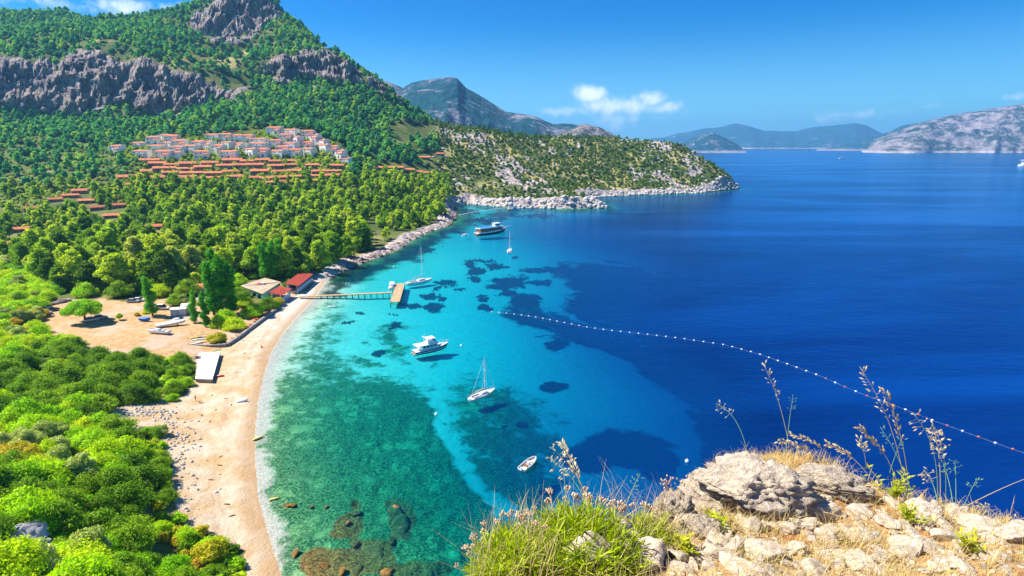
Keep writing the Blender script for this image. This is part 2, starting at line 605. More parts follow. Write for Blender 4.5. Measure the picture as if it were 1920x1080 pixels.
# far slopes behind the ridges, and the hill below the camera
for u, d, z in [(-260, 1600, 250), (0, 1600, 250), (250, 1600, 240), (430, 1700, 330), (520, 1600, 270), (600, 1480, 190), (700, 1350, 110), (780, 1300, 70), (850, 1250, 40), (950, 1260, 30), (1050, 1200, 30), (1130, 1180, 15), (1200, 1150, 12), (1280, 1100, 10), (1340, 1040, 8)]:
    q = PD(u, 272, d)
    CTRL.append((q[0], q[1], z))
for u, v, d in [(-560, 70, 1330), (-260, 70, 1330), (0, 70, 1330), (120, 75, 1310), (250, 80, 1295), (340, 85, 1270), (430, 40, 1320), (520, 60, 1290), (560, 95, 1240), (600, 125, 1170), (650, 160, 1120), (700, 195, 1070), (740, 215, 1050), (780, 250, 1030), (850, 265, 1050), (950, 268, 1060), (1050, 275, 1090)]:
    colm(u, [(v, d)])
colm(560, [(42, 1120)])
colm(650, [(108, 1030)])
colm(740, [(174, 972)])
colm(762, [(199, 960)])
for u in (-560, -260, 0, 250, 430, 520, 600, 700, 780, 850, 950, 1050, 1130):
    q = PD(u, 272, 2150)
    CTRL.append((q[0], q[1], 20 if u < 500 else -40))
CTRL += [(-14, 8, 53), (-28, 16, 40), (-10, 16, 46), (-40, 0, 50), (-80, 20, 45), (-24, 38, 20), (-60, 20, 42), (5, 12, 45), (-6, 30, 22)]
CTRL = np.array(CTRL)
AZK = 0.5


def lp(x, y):
    return np.arctan2(x, y), np.log(np.hypot(x, y) + 1e-6)


ca, cr = lp(CTRL[:, 0], CTRL[:, 1])
ca = ca * AZK
D = np.hypot(ca[:, None] - ca[None], cr[:, None] - cr[None])
nC = len(CTRL)
A = np.zeros((nC + 3, nC + 3))
A[:nC, :nC] = D - 1e-3 * np.eye(nC)
A[:nC, nC] = A[nC, :nC] = 1
A[:nC, nC + 1] = A[nC + 1, :nC] = ca
A[:nC, nC + 2] = A[nC + 2, :nC] = cr
WT = np.linalg.solve(A, np.concatenate([CTRL[:, 2], [0, 0, 0]]))


def rbf(x, y):
    a, r = lp(x, y)
    a = a * AZK
    out = WT[nC] + WT[nC + 1] * a + WT[nC + 2] * r
    sh = out.shape
    out = out.ravel().copy()
    af, rf = a.ravel(), r.ravel()
    for s in range(0, len(out), 60000):
        e = slice(s, s + 60000)
        out[e] += np.hypot(af[e, None] - ca[None], rf[e, None] - cr[None]) @ WT[:nC]
    return out.reshape(sh)


# sea depth controls
DEP = [(560, 900, 1.2), (600, 700, 1.7), (640, 800, 2.3), (700, 800, 2.8), (700, 620, 2.6), (640, 590, 1.8), (760, 560, 3.2), (690, 520, 2.6), (850, 480, 3.4), (800, 680, 3.6), (850, 780, 4.4), (880, 900, 5.5), (930, 980, 5.5), (700, 1000, 1.6),
       (620, 1040, 0.7), (760, 1060, 1.5), (850, 1070, 3), (950, 650, 6), (1000, 560, 7), (920, 500, 4.2), (1050, 700, 9), (1150, 740, 11), (1240, 750, 14), (1000, 800, 8.5), (1150, 850, 13), (1050, 900, 10), (980, 880, 8),
       (1100, 620, 12), (1060, 480, 10), (1000, 430, 11), (930, 410, 7), (880, 425, 4.5), (870, 395, 3), (940, 395, 5), (1100, 430, 20), (1250, 600, 25), (1350, 720, 20), (1300, 850, 16), (1200, 960, 13), (1500, 400, 40), (1500, 700, 40), (1200, 400, 25),
       (1800, 600, 50), (1800, 1000, 45), (1450, 340, 40), (1920, 300, 60), (1400, 370, 30), (1000, 1060, 6), (1300, 380, 22), (1150, 396, 12)]
dq = np.array([(*P(u, v)[:2], d) for u, v, d in DEP])
da, dr = lp(dq[:, 0], dq[:, 1])
Dd = np.hypot(da[:, None] - da[None], dr[:, None] - dr[None])
DW = np.linalg.solve(Dd - 1e-3 * np.eye(len(dq)), np.log(dq[:, 2]) - 1.5)


DS = 0.6


def depth_at(x, y, sd, steepness=None):
    a, r = lp(x, y)
    o = np.zeros(a.size)
    af, rf = a.ravel(), r.ravel()
    for s in range(0, len(o), 60000):
        e = slice(s, s + 60000)
        o[e] = np.hypot(af[e, None] - da[None], rf[e, None] - dr[None]) @ DW
    d = np.exp(np.clip(o.reshape(a.shape) + 1.5, -2, 4.2))
    q = np.maximum(-sd, 0)
    return DS * np.minimum(d, (0.055 if steepness is None else steepness) * q + 0.0022 * q * q)


# coarse table in azimuth and log distance
NA, NR = 300, 1500
A0, A1, R0, R1 = R(-62), R(34), math.log(9.0), math.log(2100.0)
ta, tr = np.linspace(A0, A1, NA), np.linspace(R0, R1, NR)
TA, TR = np.meshgrid(ta, tr, indexing='ij')
TX, TY = np.sin(TA) * np.exp(TR), np.cos(TA) * np.exp(TR)
TSD, TI = signed(TX, TY)
beachy = (TI >= N_LEAD) & (TI < N_LEAD + N_BEACH)
_r = np.exp(TR)
ZT = np.maximum(np.minimum(rbf(TX, TY), np.where(_r < 78, H - 2.0 - 0.62 * _r - 4 * sstep(60, 20, _r), 1e9)), 0.6)
wl = np.where(beachy, 34.0, np.where(TR > math.log(620), 14.0, 20.0))
wl = np.where(TI < N_LEAD, 8.0, wl)
k = sstep(0, 1, TSD / wl)
slope = np.where(beachy, 0.055, 0.45)
hill = ZT + fbm(TX * .018, TY * .018, 0, 4) * np.clip(ZT * 0.11, 0.1, 9) + fbm(TX * .08, TY * .08, 3, 3) * np.clip(ZT * 0.02, 0.05, 1.5)
far_ridge = sstep(0, 60, TSD) * sstep(430, 640, np.exp(TR))
land = k * np.maximum(hill, 0.5) + (1 - k) * np.minimum(slope * np.maximum(TSD, 0), np.maximum(ZT, 0.5)) + 0.02
def bank(i_, r_):
    return np.where((i_ >= N_LEAD) & (i_ < N_LEAD + N_BEACH), .055, np.where(r_ > 640, .5, .22))


TD = depth_at(TX, TY, TSD, bank(TI, np.exp(TR)))
TZ = np.where(TSD > 0, land, -TD)


def bil(tab, x, y):
    a, r = lp(np.asarray(x, float), np.asarray(y, float))
    fa = np.clip((a - A0) / (A1 - A0) * (NA - 1), 0, NA - 1.001)
    fr = np.clip((r - R0) / (R1 - R0) * (NR - 1), 0, NR - 1.001)
    i, j = fa.astype(int), fr.astype(int)
    s, t = fa - i, fr - j
    return tab[i, j] * (1 - s) * (1 - t) + tab[i + 1, j] * s * (1 - t) + tab[i, j + 1] * (1 - s) * t + tab[i + 1, j + 1] * s * t


def zf(x, y):
    return bil(TZ, x, y)


_ts = np.exp(np.linspace(math.log(20), math.log(2400), 2200))


def G(u, v):
    """first point of the terrain (or the sea) met from the viewpoint"""
    r = ray(u, v)
    X, Y, Z = r[0] * _ts, r[1] * _ts, H + r[2] * _ts
    g = np.maximum(zf(X, Y), 0)
    hit = np.nonzero(Z <= g)[0]
    if len(hit) == 0:
        return None
    i = hit[0]
    if i == 0:
        return np.array([X[0], Y[0], g[0]])
    a, b = Z[i - 1] - g[i - 1], Z[i] - g[i]
    t = a / (a - b + 1e-9)
    x, y = X[i - 1] + t * (X[i] - X[i - 1]), Y[i - 1] + t * (Y[i] - Y[i - 1])
    return np.array([x, y, max(float(zf(x, y)), 0.0)])


# layout plan, in frame coordinates
BEACH = [(640, 1180), (528, 1080), (503, 1000), (486, 940), (479, 880), (478, 820), (483, 760), (493, 710), (507, 665), (527, 630), (556, 595), (580, 570), (598, 547), (612, 527), (660, 505), (640, 488), (600, 500), (575, 545), (540, 560), (500, 592),
         (470, 616), (440, 642), (405, 660), (365, 668), (368, 712), (345, 742), (322, 770), (296, 800), (318, 850), (322, 930), (345, 985), (400, 1000), (455, 1030), (462, 1080), (500, 1180)]
LOT = [(70, 610), (85, 575), (130, 560), (240, 565), (330, 552), (390, 560), (450, 585), (545, 545), (560, 560), (500, 600), (440, 645), (350, 672), (200, 668), (110, 640)]
ROCKY = [(560, 1120), (512, 840), (526, 730), (556, 650), (592, 590), (625, 560), (640, 590), (636, 650), (680, 700), (760, 715), (815, 745), (850, 820), (960, 880), (1010, 850), (1060, 900), (960, 1000), (930, 1100)]
STRIP = [(765, 640), (795, 690), (815, 750), (828, 800), (862, 860), (900, 915), (960, 965)]
GRASS_E = [(707, 661, 16, 8), (817, 577, 19, 10), (785, 574, 15, 7), (800, 553, 17, 6), (770, 570, 12, 4), (835, 531, 23, 6), (868, 545, 13, 4), (815, 541, 8, 5), (823, 559, 9, 4), (890, 508, 20, 10), (884, 495, 10, 5), (905, 488, 26, 4), (930, 500, 20, 8),
           (955, 532, 38, 14), (895, 525, 13, 6), (907, 560, 14, 6), (910, 575, 15, 7), (990, 566, 32, 15), (952, 553, 22, 6), (1045, 646, 22, 14), (1170, 842, 92, 38), (1105, 858, 50, 32), (1235, 870, 40, 34), (1040, 724, 24, 9), (975, 800, 14, 6), (940, 805, 8, 3), (1003, 510, 36, 6), (1010, 530, 26, 7),
           (740, 592, 10, 3), (672, 586, 12, 3), (655, 605, 14, 3), (738, 612, 10, 4), (880, 398, 22, 6), (940, 404, 32, 5), (900, 415, 40, 6), (1010, 405, 40, 4)]
GRASS_P = [[(935, 578), (1000, 572), (1090, 600), (1220, 650), (1340, 715), (1460, 790), (1480, 1000), (1330, 900), (1310, 790), (1230, 715), (1150, 665), (1070, 640), (1000, 618)],
           [(1010, 500), (1120, 490), (1500, 560), (1500, 800), (1340, 720), (1220, 650), (1110, 605), (1050, 570), (1080, 540)],
           [(600, 540), (650, 508), (742, 474), (800, 446), (850, 425), (880, 430), (830, 452), (800, 478), (720, 505), (660, 530), (625, 560)]]
BROWN = [(750, 975, 26, 34), (740, 955, 20, 16), (700, 1030, 34, 20), (655, 985, 24, 16), (680, 1050, 60, 26), (730, 1070, 50, 14), (610, 1060, 40, 30), (665, 950, 10, 12), (640, 1000, 14, 8), (545, 948, 7, 5), (668, 1015, 10, 14), (790, 1070, 60, 16)]


def ellmask(u, v, lst):
    o = np.full(u.shape, 9.0)
    for a, b, ru, rv in lst:
        o = np.minimum(o, np.hypot((u - a) / ru, (v - b) / rv))
    return o


# fine grid: rows placed where the ground shows
NI, NJ = 1000, 640
fa = np.linspace(A0 + .001, A1 - .001, NI)
ci = np.clip((fa - A0) / (A1 - A0) * (NA - 1), 0, NA - 1.001)
i0 = ci.astype(int)
sfr = (ci - i0)[:, None]
zcol = TZ[i0] * (1 - sfr) + TZ[i0 + 1] * sfr
el = np.arctan2(zcol - H, np.exp(tr)[None])
dw = np.abs(np.diff(el, axis=1)) * 1.0 + np.diff(tr)[None] * 0.055
_p = np.pad(dw, ((30, 30), (0, 0)), mode='edge')
_c = np.concatenate([np.zeros((1, dw.shape[1])), np.cumsum(_p, 0)], 0)
dw = (_c[61:] - _c[:-61]) / 61
cum = np.concatenate([np.zeros((NI, 1)), np.cumsum(dw, 1)], 1)
FR = np.empty((NI, NJ))
for i in range(NI):
    FR[i] = np.interp(np.linspace(0, cum[i, -1], NJ), cum[i], tr)
FA = np.repeat(fa[:, None], NJ, 1)
X, Y = np.sin(FA) * np.exp(FR), np.cos(FA) * np.exp(FR)
Z = bil(TZ, X, Y)
SD, SI = signed(X, Y)
RR = np.hypot(X, Y)
# steepness along the column -> bare rock
gz = np.gradient(Z, axis=1) / np.maximum(np.gradient(RR, axis=1), 1e-3)
U, V_ = project(X, Y, Z)
cw, cv = fbm(X * .02, Y * .02, Z * .02, 4) * 26, fbm(X * .02, Y * .02, 40 + Z * .02, 4) * 22
inside = np.zeros(X.shape)
for p in CRAG_POLY:
    inside = np.maximum(inside, inpoly(U + cw, V_ + cv, p) * 1.0)
steep = np.maximum(sstep(0.9, 1.7, np.abs(gz)), inside * 0.9) * (Z > 20) * (RR > 620)
for _ in range(3):
    steep[1:-1] = (steep[:-2] + steep[1:-1] + steep[2:]) / 3
    steep[:, 1:-1] = (steep[:, :-2] + steep[:, 1:-1] + steep[:, 2:]) / 3
# crags: push the steep ground out and in with vertical ribs
rib = ridged(X * .03, Y * .03, Z * .006, 4) * 24 + fbm(X * .09, Y * .09, Z * .03, 4) * 15 + ridged(X * .3, Y * .3, Z * .12, 3) * 5 + ridged(X * .15 + 9, Y * .15, Z * .015, 3) * 8 + (np.mod(Z / 19 + fbm(X * .03, Y * .03, 7, 3) * 1.2, 1) - .5) * 8
X = X - np.sin(FA) * rib * steep
Y = Y - np.cos(FA) * rib * steep
Z = Z + steep * fbm(X * .05, Y * .05, Z * .03, 3) * 7
U, V_ = project(X, Y, Z)
nz = fbm(X * .06, Y * .06, 0, 4)
Uw, Vw = U + nz * 10 + fbm(X * .3, Y * .3, 1, 3) * 7, V_ + fbm(X * .06, Y * .06, 9, 4) * 6 + fbm(X * .3, Y * .3, 5, 3) * 3
low = (Z < 9) & (RR < 420)
sand = ((inpoly(Uw, Vw, BEACH) | inpoly(Uw, Vw, [(180, 788), (250, 752), (345, 742), (345, 800), (200, 806)])) & low) | (low & (SD > 0) & (SD < 3) & (SI >= N_LEAD) & (SI < N_LEAD + N_BEACH)) | (low & (SD < 0) & (SD > -1.5) & (SI < N_LEAD + N_BEACH))
soil = inpoly(Uw, Vw, LOT) & low & ~sand
# rocky outcrops on the headland, the coast and the mountain
outc = sstep(0.16, 0.4, fbm(X * .02, Y * .02, 4, 4) + 0.45 * fbm(X * .09, Y * .09, 2, 3))
head = sstep(790, 870, U) * (RR > 560) * (SD > 0)
coastrock = (SD > 0) * (1 - sstep(7, 20, SD + 6 * nz)) * np.where((SI >= N_LEAD + N_BEACH), 1.0, 0.0)
ridgerock = sstep(-14, 4, V_ - 250) * 0
rock = np.clip(steep * 1.2 + head * outc * 0.95 + coastrock, 0, 1)
rock[(RR < 600) & (SD > 22)] = 0
bump_amp = rock * (1 - steep) * np.where(SD > 0, 1, 0)
Z = Z + bump_amp * (ridged(X * .12, Y * .12, 1, 4) * 1.6 + fbm(X * .4, Y * .4, 0, 3) * 0.8) * np.clip(SD / 6, 0.15, 1.5)
Z = np.where(SD > 0.3, np.maximum(Z, 0.03), Z)
dry = sstep(-0.05, 0.35, fbm(X * .03, Y * .03, 11, 4)) * np.where(RR > 500, np.where((head > .3) | ((V_ > 75) & (V_ < 175) & (U > 170) & (U < 480)), 1, .3), 0.6)
# sea bed masks, looked up where the sight line crosses the surface
tt = np.clip((H - 0.0) / np.maximum(H - Z, 1e-3), 0, 1)
US, VS = np.where(SD < 0, project(X * tt, Y * tt, 0 * X)[0], U), np.where(SD < 0, project(X * tt, Y * tt, 0 * X)[1], V_)
wu, wv = fbm(X * .12, Y * .12, 21, 4), fbm(X * .12, Y * .12, 31, 4)
wu3, wv3 = fbm(X * .45, Y * .45, 22, 3), fbm(X * .45, Y * .45, 32, 3)
e1 = ellmask(US + wu * 18 + wu3 * 8, VS + wv * 9 + wv3 * 4, GRASS_E)
sg = 1 - sstep(0.7, 1.2, e1)
for p in GRASS_P:
    soft = np.zeros(X.shape)
    for du, dv in ((0, 0), (9, 2), (-9, -2), (4, -5), (-4, 5)):
        soft += inpoly(US + wu * 30 + du, VS + wv * 16 + dv, p) * 0.2
    sg = np.maximum(sg, soft * 0.9)
pu, pv = US + wu * 34, VS + wv * 26
rkd = segdist(pu, pv, ROCKY, True)[0]
rkd = np.where(inpoly(pu, pv, ROCKY), rkd, -rkd)
rk = sstep(-48, 30, rkd)
R2 = [(835, 745), (900, 690), (1000, 760), (1060, 850), (990, 940), (930, 900), (880, 840)]
r2d = segdist(pu, pv, R2, True)[0]
rk = np.maximum(rk, .8 * sstep(-50, 40, np.where(inpoly(pu, pv, R2), r2d, -r2d)))
rk = rk * (.5 + .5 * sstep(640, 790, VS))
sdist, _ = segdist(US + wu * 14, VS + wv * 12, STRIP)
rk = rk * (1 - .8 * (1 - sstep(3, 28, sdist)))
MP = [(640, 610), (780, 590), (830, 660), (800, 720), (600, 780), (580, 700)]
mpd = segdist(pu, pv, MP, True)[0]
mott = sstep(0.0, 0.35, fbm(X * .1, Y * .1, 14, 4)) * sstep(-45, 30, np.where(inpoly(pu, pv, MP), mpd, -mpd))
rk = np.maximum(rk, mott * 0.6)
br = 1 - sstep(0.8, 1.25, ellmask(US + wu * 16, VS + wv * 14, BROWN))
br = br * (SD < 0)
rk = np.maximum(rk, (SI >= N_LEAD + N_BEACH) * (1 - sstep(8, 26, -SD + nz * 10)) * (SD < 0))
undersea = SD < 0
Z = np.where(undersea, Z + (rk + br) * np.clip(-Z, 0, 1) * (fbm(X * .5, Y * .5, 2, 3) * 0.5 + ridged(X * .25, Y * .25, 1, 3) * 0.25), Z)
Z = np.where(undersea, np.minimum(Z, -0.02), Z)

terr = np_mesh('terrain', np.stack([X, Y, Z], -1).reshape(-1, 3), [grid_faces(NI, NJ)], smooth=True)
terr.polygons.foreach_set('use_smooth', (steep[:-1, :-1].ravel() < .5))
ca_ = terr.color_attributes.new('ground', 'FLOAT_COLOR', 'POINT')
ca_.data.foreach_set('color', np.stack([sand * 1.0, soil * 1.0, rock, dry], -1).astype(np.float32).ravel())
cb_ = terr.color_attributes.new('bed', 'FLOAT_COLOR', 'POINT')
wet = np.where(SD < 0, 1, 0) * 1.0
shal = (SD < 0) * (1 - sstep(0.5, 8.5, -SD + nz * 3)) * (SI < N_LEAD + N_BEACH)
damp = np.where((SD > 0) & (SI < N_LEAD + N_BEACH), 1 - sstep(0.5, 5.0, SD + nz * 2.5), 0)
for off_, wid_, st_ in ((8.5, .9, .55), (12.0, .6, .4), (5.8, .6, .5)):
    ln_ = SD + fbm(X * .05, Y * .05, off_, 3) * 4.5 - off_
    damp = np.maximum(damp, np.where(SD > 0, st_ * np.exp(-(ln_ / wid_) ** 2) * sstep(-.2, .3, fbm(X * .15, Y * .15, off_, 3)), 0) * (SI < N_LEAD + N_BEACH))
cb_.data.foreach_set('color', np.stack([sg, rk, br, wet], -1).astype(np.float32).ravel())
cc_ = terr.color_attributes.new('shore', 'FLOAT_COLOR', 'POINT')
cc_.data.foreach_set('color', np.stack([damp, steep, head * 1.0, shal], -1).astype(np.float32).ravel())

m, t = new_mat('terrain')
co = t.node('ShaderNodeTexCoord').outputs['Object']
ga = t.node('ShaderNodeAttribute', attribute_name='ground')
gs = t.node('ShaderNodeSeparateColor', {0: ga.outputs['Color']})
ba = t.node('ShaderNodeAttribute', attribute_name='bed')
bs = t.node('ShaderNodeSeparateColor', {0: ba.outputs['Color']})
sa = t.node('ShaderNodeAttribute', attribute_name='shore')
ss = t.node('ShaderNodeSeparateColor', {0: sa.outputs['Color']})
nA = t.noise(co, 0.05, 6, 0.6)
nB = t.noise(co, 0.5, 6, 0.65)
nC_ = t.noise(co, 2.5, 5, 0.65)
base = t.mix(t.step(nA, 0.4, 0.6), (0.07, 0.1, 0.02), (0.12, 0.14, 0.035))
dryc = t.mix(t.step(nB, 0.35, 0.65), (0.5, 0.38, 0.15), (0.33, 0.31, 0.09))
base = t.mix(t.math('MULTIPLY', ga.outputs['Alpha'], 0.85), base, dryc)
# rock: pale faces, streaks running down
mp = t.node('ShaderNodeMapping', {'Vector': co, 'Scale': (1, 1, 0.28)})
rA = t.noise(mp.outputs[0], 0.07, 8, 0.65, 0.6)
rB = t.noise(mp.outputs[0], 0.35, 7, 0.68, 0.3)
rk1 = t.mix(t.step(rA, 0.38, 0.62), (0.26, 0.22, 0.24), (0.6, 0.5, 0.43))
rk1 = t.mix(t.math('MULTIPLY', t.step(rB, 0.48, 0.64), 0.8), rk1, (0.64, 0.52, 0.41))
rk1 = t.mix(t.math('MULTIPLY', t.step(rB, 0.5, 0.36), 0.7), rk1, (0.045, 0.042, 0.05))
rk1 = t.mix(t.math('MULTIPLY', t.step(nA, 0.55, 0.68), 0.4), rk1, (0.5, 0.33, 0.18))
cm = t.node('ShaderNodeMapping', {'Vector': co, 'Scale': (1, 1, 0.13)})
ck = t.noise(cm.outputs[0], 0.16, 6, 0.7, 1.2)
crk = t.math('MULTIPLY', t.step(t.math('ABSOLUTE', t.math('SUBTRACT', ck, 0.5)), 0.035, 0.006), ss.outputs[1])
rk1 = t.mix(t.math('MULTIPLY', crk, 0.7), rk1, (0.03, 0.027, 0.033))
rk1 = t.mix(t.math('MULTIPLY', t.math('MULTIPLY', t.step(t.noise(co, 0.035, 5, 0.6), 0.5, 0.62), ss.outputs[1]), 0.55), rk1, (0.62, 0.47, 0.34))  # ochre patches on the crags, also painting in warm sunlit faces
rm = t.step(t.math('ADD', gs.outputs[2], t.math('MULTIPLY', t.math('SUBTRACT', nB, 0.5), 0.9)), 0.42, 0.6)
base = t.mix(rm, base, rk1)
soilc = t.mix(t.step(nB, 0.38, 0.66), (0.44, 0.25, 0.1), (0.54, 0.38, 0.2))
soilc = t.mix(t.math('MULTIPLY', t.step(nA, 0.5, 0.62), 0.6), soilc, (0.55, 0.42, 0.33))
base = t.mix(gs.outputs[1], base, soilc)
sandc = t.mix(t.step(t.noise(co, 0.12, 6, 0.65, 0.5), 0.36, 0.62), (0.5, 0.32, 0.15), (0.58, 0.46, 0.32))
sandc = t.mix(t.math('MULTIPLY', t.step(nC_, 0.5, 0.72), 0.5), sandc, (0.68, 0.6, 0.5))
sandc = t.mix(t.math('MULTIPLY', t.step(nB, 0.56, 0.7), 0.35), sandc, (0.34, 0.2, 0.1))
syy = t.node('ShaderNodeSeparateXYZ', {0: co}).outputs[1]
sandc = t.mix(t.math('MULTIPLY', t.step(syy, 170, 260), 0.75), sandc, t.mix(t.step(nC_, .35, .65), (0.5, 0.46, 0.4), (0.7, 0.67, 0.62)))
sandc = t.mix(t.math('MULTIPLY', ss.outputs[0], 0.75), sandc, (0.36, 0.23, 0.12))
base = t.mix(gs.outputs[0], base, sandc)
# sea bed
bedsand = t.mix(t.step(nB, 0.35, 0.65), (0.56, 0.55, 0.43), (0.66, 0.64, 0.52))
bedsand = t.mix(t.math('MULTIPLY', sa.outputs['Alpha'], 0.9), bedsand, t.mix(t.step(nC_, .4, .62), (0.3, 0.27, 0.21), (0.5, 0.48, 0.42)))
vor = t.node('ShaderNodeTexVoronoi', {'Vector': t.node('ShaderNodeMixRGB', {0: 0.12, 1: co, 2: t.node('ShaderNodeTexNoise', {'Scale': 0.9}).outputs[1]}).outputs[0], 'Scale': 0.42, 'Randomness': 1.0})
slab = t.step(t.math('ADD', vor.outputs[0], t.math('MULTIPLY', t.math('SUBTRACT', nC_, .5), .9)), 0.75, 0.35)
vr = t.node('ShaderNodeSeparateColor', {0: vor.outputs['Color']})
slab = t.math('MULTIPLY', slab, t.step(vr.outputs[0], 0.76, 0.84))
vor2 = t.node('ShaderNodeTexVoronoi', {'Vector': t.node('ShaderNodeMixRGB', {0: 0.1, 1: co, 2: t.node('ShaderNodeTexNoise', {'Scale': 0.6}).outputs[1]}).outputs[0], 'Scale': 0.2})
vr2 = t.node('ShaderNodeSeparateColor', {0: vor2.outputs['Color']})
slab2 = t.math('MULTIPLY', t.step(t.math('ADD', vor2.outputs[0], t.math('MULTIPLY', t.math('SUBTRACT', nB, .5), 1.1)), 0.62, 0.34), t.step(vr2.outputs[1], .7, .8))
vor3 = t.node('ShaderNodeTexVoronoi', {'Vector': co, 'Scale': 1.1})
vr3 = t.node('ShaderNodeSeparateColor', {0: vor3.outputs['Color']})
slab3 = t.math('MULTIPLY', t.step(vor3.outputs[0], 0.6, 0.4), t.math('MULTIPLY', t.step(vr3.outputs[0], .6, .7), .6))
slab = t.math('MULTIPLY', t.math('MAXIMUM', slab, t.math('MAXIMUM', slab2, slab3)), t.step(t.noise(co, .045, 4, .6), .4, .62))
stonec = t.mix(t.step(nC_, 0.4, 0.66), (0.014, 0.075, 0.032), (0.14, 0.33, 0.11))
stonec = t.mix(t.math('MULTIPLY', slab, 0.7), stonec, t.mix(t.step(nC_, .35, .65), (0.16, 0.32, 0.12), (0.38, 0.55, 0.24)))
stonec = t.mix(t.math('MULTIPLY', t.step(nB, 0.56, 0.68), 0.5), stonec, (0.24, 0.3, 0.13))
bed = t.mix(t.step(t.math('ADD', bs.outputs[1], t.math('ADD', t.math('MULTIPLY', t.math('SUBTRACT', nB, 0.5), 1.3), t.math('MULTIPLY', t.math('SUBTRACT', t.noise(co, 0.14, 5, .65), 0.5), 1.6))), 0.2, 0.75), bedsand, stonec)
grassc = t.mix(nC_, (0.004, 0.018, 0.02), (0.016, 0.04, 0.03))
bed = t.mix(t.math('MULTIPLY', t.step(t.math('ADD', bs.outputs[0], t.math('ADD', t.math('MULTIPLY', t.math('SUBTRACT', nB, 0.5), 1.0), t.math('MULTIPLY', t.math('SUBTRACT', t.noise(co, 0.16, 5, .65), 0.5), 1.1))), 0.12, 0.85), 0.95), bed, grassc)
brc = t.mix(t.step(nC_, 0.36, 0.64), (0.08, 0.035, 0.006), (0.34, 0.2, 0.05))
bed = t.mix(t.step(t.math('ADD', bs.outputs[2], t.math('MULTIPLY', t.math('SUBTRACT', nC_, 0.5), 0.8)), 0.3, 0.6), bed, brc)
base = t.mix(ba.outputs['Alpha'], base, bed)
hh = t.math('ADD', t.math('MULTIPLY', nC_, 0.25), t.math('ADD', t.math('MULTIPLY', nB, 0.7), t.math('SUBTRACT', t.math('MULTIPLY', rB, t.math('MULTIPLY', rm, t.math('ADD', 3.0, t.math('MULTIPLY', ss.outputs[1], 9.0)))), t.math('MULTIPLY', crk, 3.5))))
bmp = t.node('ShaderNodeBump', {'Height': hh, 'Strength': 0.8, 'Distance': 0.9})
pb = t.node('ShaderNodeBsdfPrincipled', {'Base Color': base, 'Roughness': 0.92, 'Specular IOR Level': 0.1, 'Normal': bmp.outputs[0]})
t.l.new(pb.outputs[0], t.out.inputs[0])
terr.materials.append(m)
link('terrain', terr, kind='structure')

# ------------------------------------------------------------------ the sea
NI2, NJ2 = 760, 640
sa_ = np.linspace(R(-70), R(70), NI2)
sr = np.concatenate([np.exp(np.linspace(math.log(10), math.log(2000), 560)), np.exp(np.linspace(math.log(2050), math.log(16800), 80))])
SA, SR = np.meshgrid(sa_, sr, indexing='ij')
SX, SY = np.sin(SA) * SR, np.cos(SA) * SR
sd2, si2 = signed(SX, SY)
dep = depth_at(SX, SY, sd2, bank(si2, SR))
dep = dep / DS
dep = np.where(SR > 1900, 60, dep)
dep = np.where(SA > A1, np.maximum(dep, 20), dep)
sea = np_mesh('sea', np.stack([SX, SY, 0 * SX], -1).reshape(-1, 3), [grid_faces(NI2, NJ2)], smooth=True)
tint = np.stack([np.exp(-0.62 * dep), np.exp(-0.075 * dep), np.exp(-0.035 * dep), 1 - np.exp(-np.maximum(dep - 0.3, 0) * 0.02 - 0.0011 * dep * dep)], -1)
at = sea.color_attributes.new('tint', 'FLOAT_COLOR', 'POINT')
at.data.foreach_set('color', tint.astype(np.float32).ravel())
af_ = sea.attributes.new('depth', 'FLOAT', 'POINT')
af_.data.foreach_set('value', dep.astype(np.float32).ravel())
m, t = new_mat('sea')
co = t.node('ShaderNodeTexCoord').outputs['Object']
ta_ = t.node('ShaderNodeAttribute', attribute_name='tint')
de = t.node('ShaderNodeAttribute', attribute_name='depth').outputs['Fac']
mpw = t.node('ShaderNodeMapping', {'Vector': co, 'Rotation': (0, 0, R(18)), 'Scale': (0.35, 1.0, 1.0)})
w1 = t.noise(mpw.outputs[0], 0.55, 4, 0.55, 0.3)
w2 = t.noise(mpw.outputs[0], 0.06, 4, 0.6, 0.4)
lanes = t.noise(t.node('ShaderNodeMapping', {'Vector': co, 'Rotation': (0, 0, R(-9)), 'Scale': (0.25, 1.0, 1.0)}).outputs[0], 0.006, 5, 0.6, 0.8)
bmp = t.node('ShaderNodeBump', {'Height': t.math('ADD', t.math('MULTIPLY', w1, 0.55), w2), 'Strength': 0.5, 'Distance': 0.7})
deep = t.mix(t.step(lanes, 0.36, 0.66), (0.0003, 0.013, 0.085), (0.0008, 0.042, 0.21))
deep = t.mix(t.math('MULTIPLY', t.step(w1, 0.42, 0.62), 0.25), deep, (0.001, 0.025, 0.16))
near = t.mix(t.step(de, 6.0, 26.0), (0.0006, 0.075, 0.31), deep)
tr = t.node('ShaderNodeBsdfTransparent', {'Color': ta_.outputs['Color']})
df = t.node('ShaderNodeBsdfDiffuse', {'Color': near, 'Normal': bmp.outputs[0]})
mx = t.node('ShaderNodeMixShader', {0: ta_.outputs['Alpha'], 1: tr.outputs[0], 2: df.outputs[0]})
foam = t.math('MULTIPLY', t.step(de, 0.3, 0.02), t.step(t.noise(co, 0.9, 7, 0.75, 1.6), 0.5, 0.7))
fw = t.node('ShaderNodeBsdfDiffuse', {'Color': (0.8, 0.84, 0.84)})
mx = t.node('ShaderNodeMixShader', {0: t.math('MULTIPLY', foam, 0.4), 1: mx.outputs[0], 2: fw.outputs[0]})
fr = t.node('ShaderNodeFresnel', {'IOR': 1.33, 'Normal': bmp.outputs[0]})
gl = t.node('ShaderNodeBsdfGlossy', {'Roughness': 0.16, 'Normal': bmp.outputs[0], 'Color': (0.34, 0.72, 1.0)})
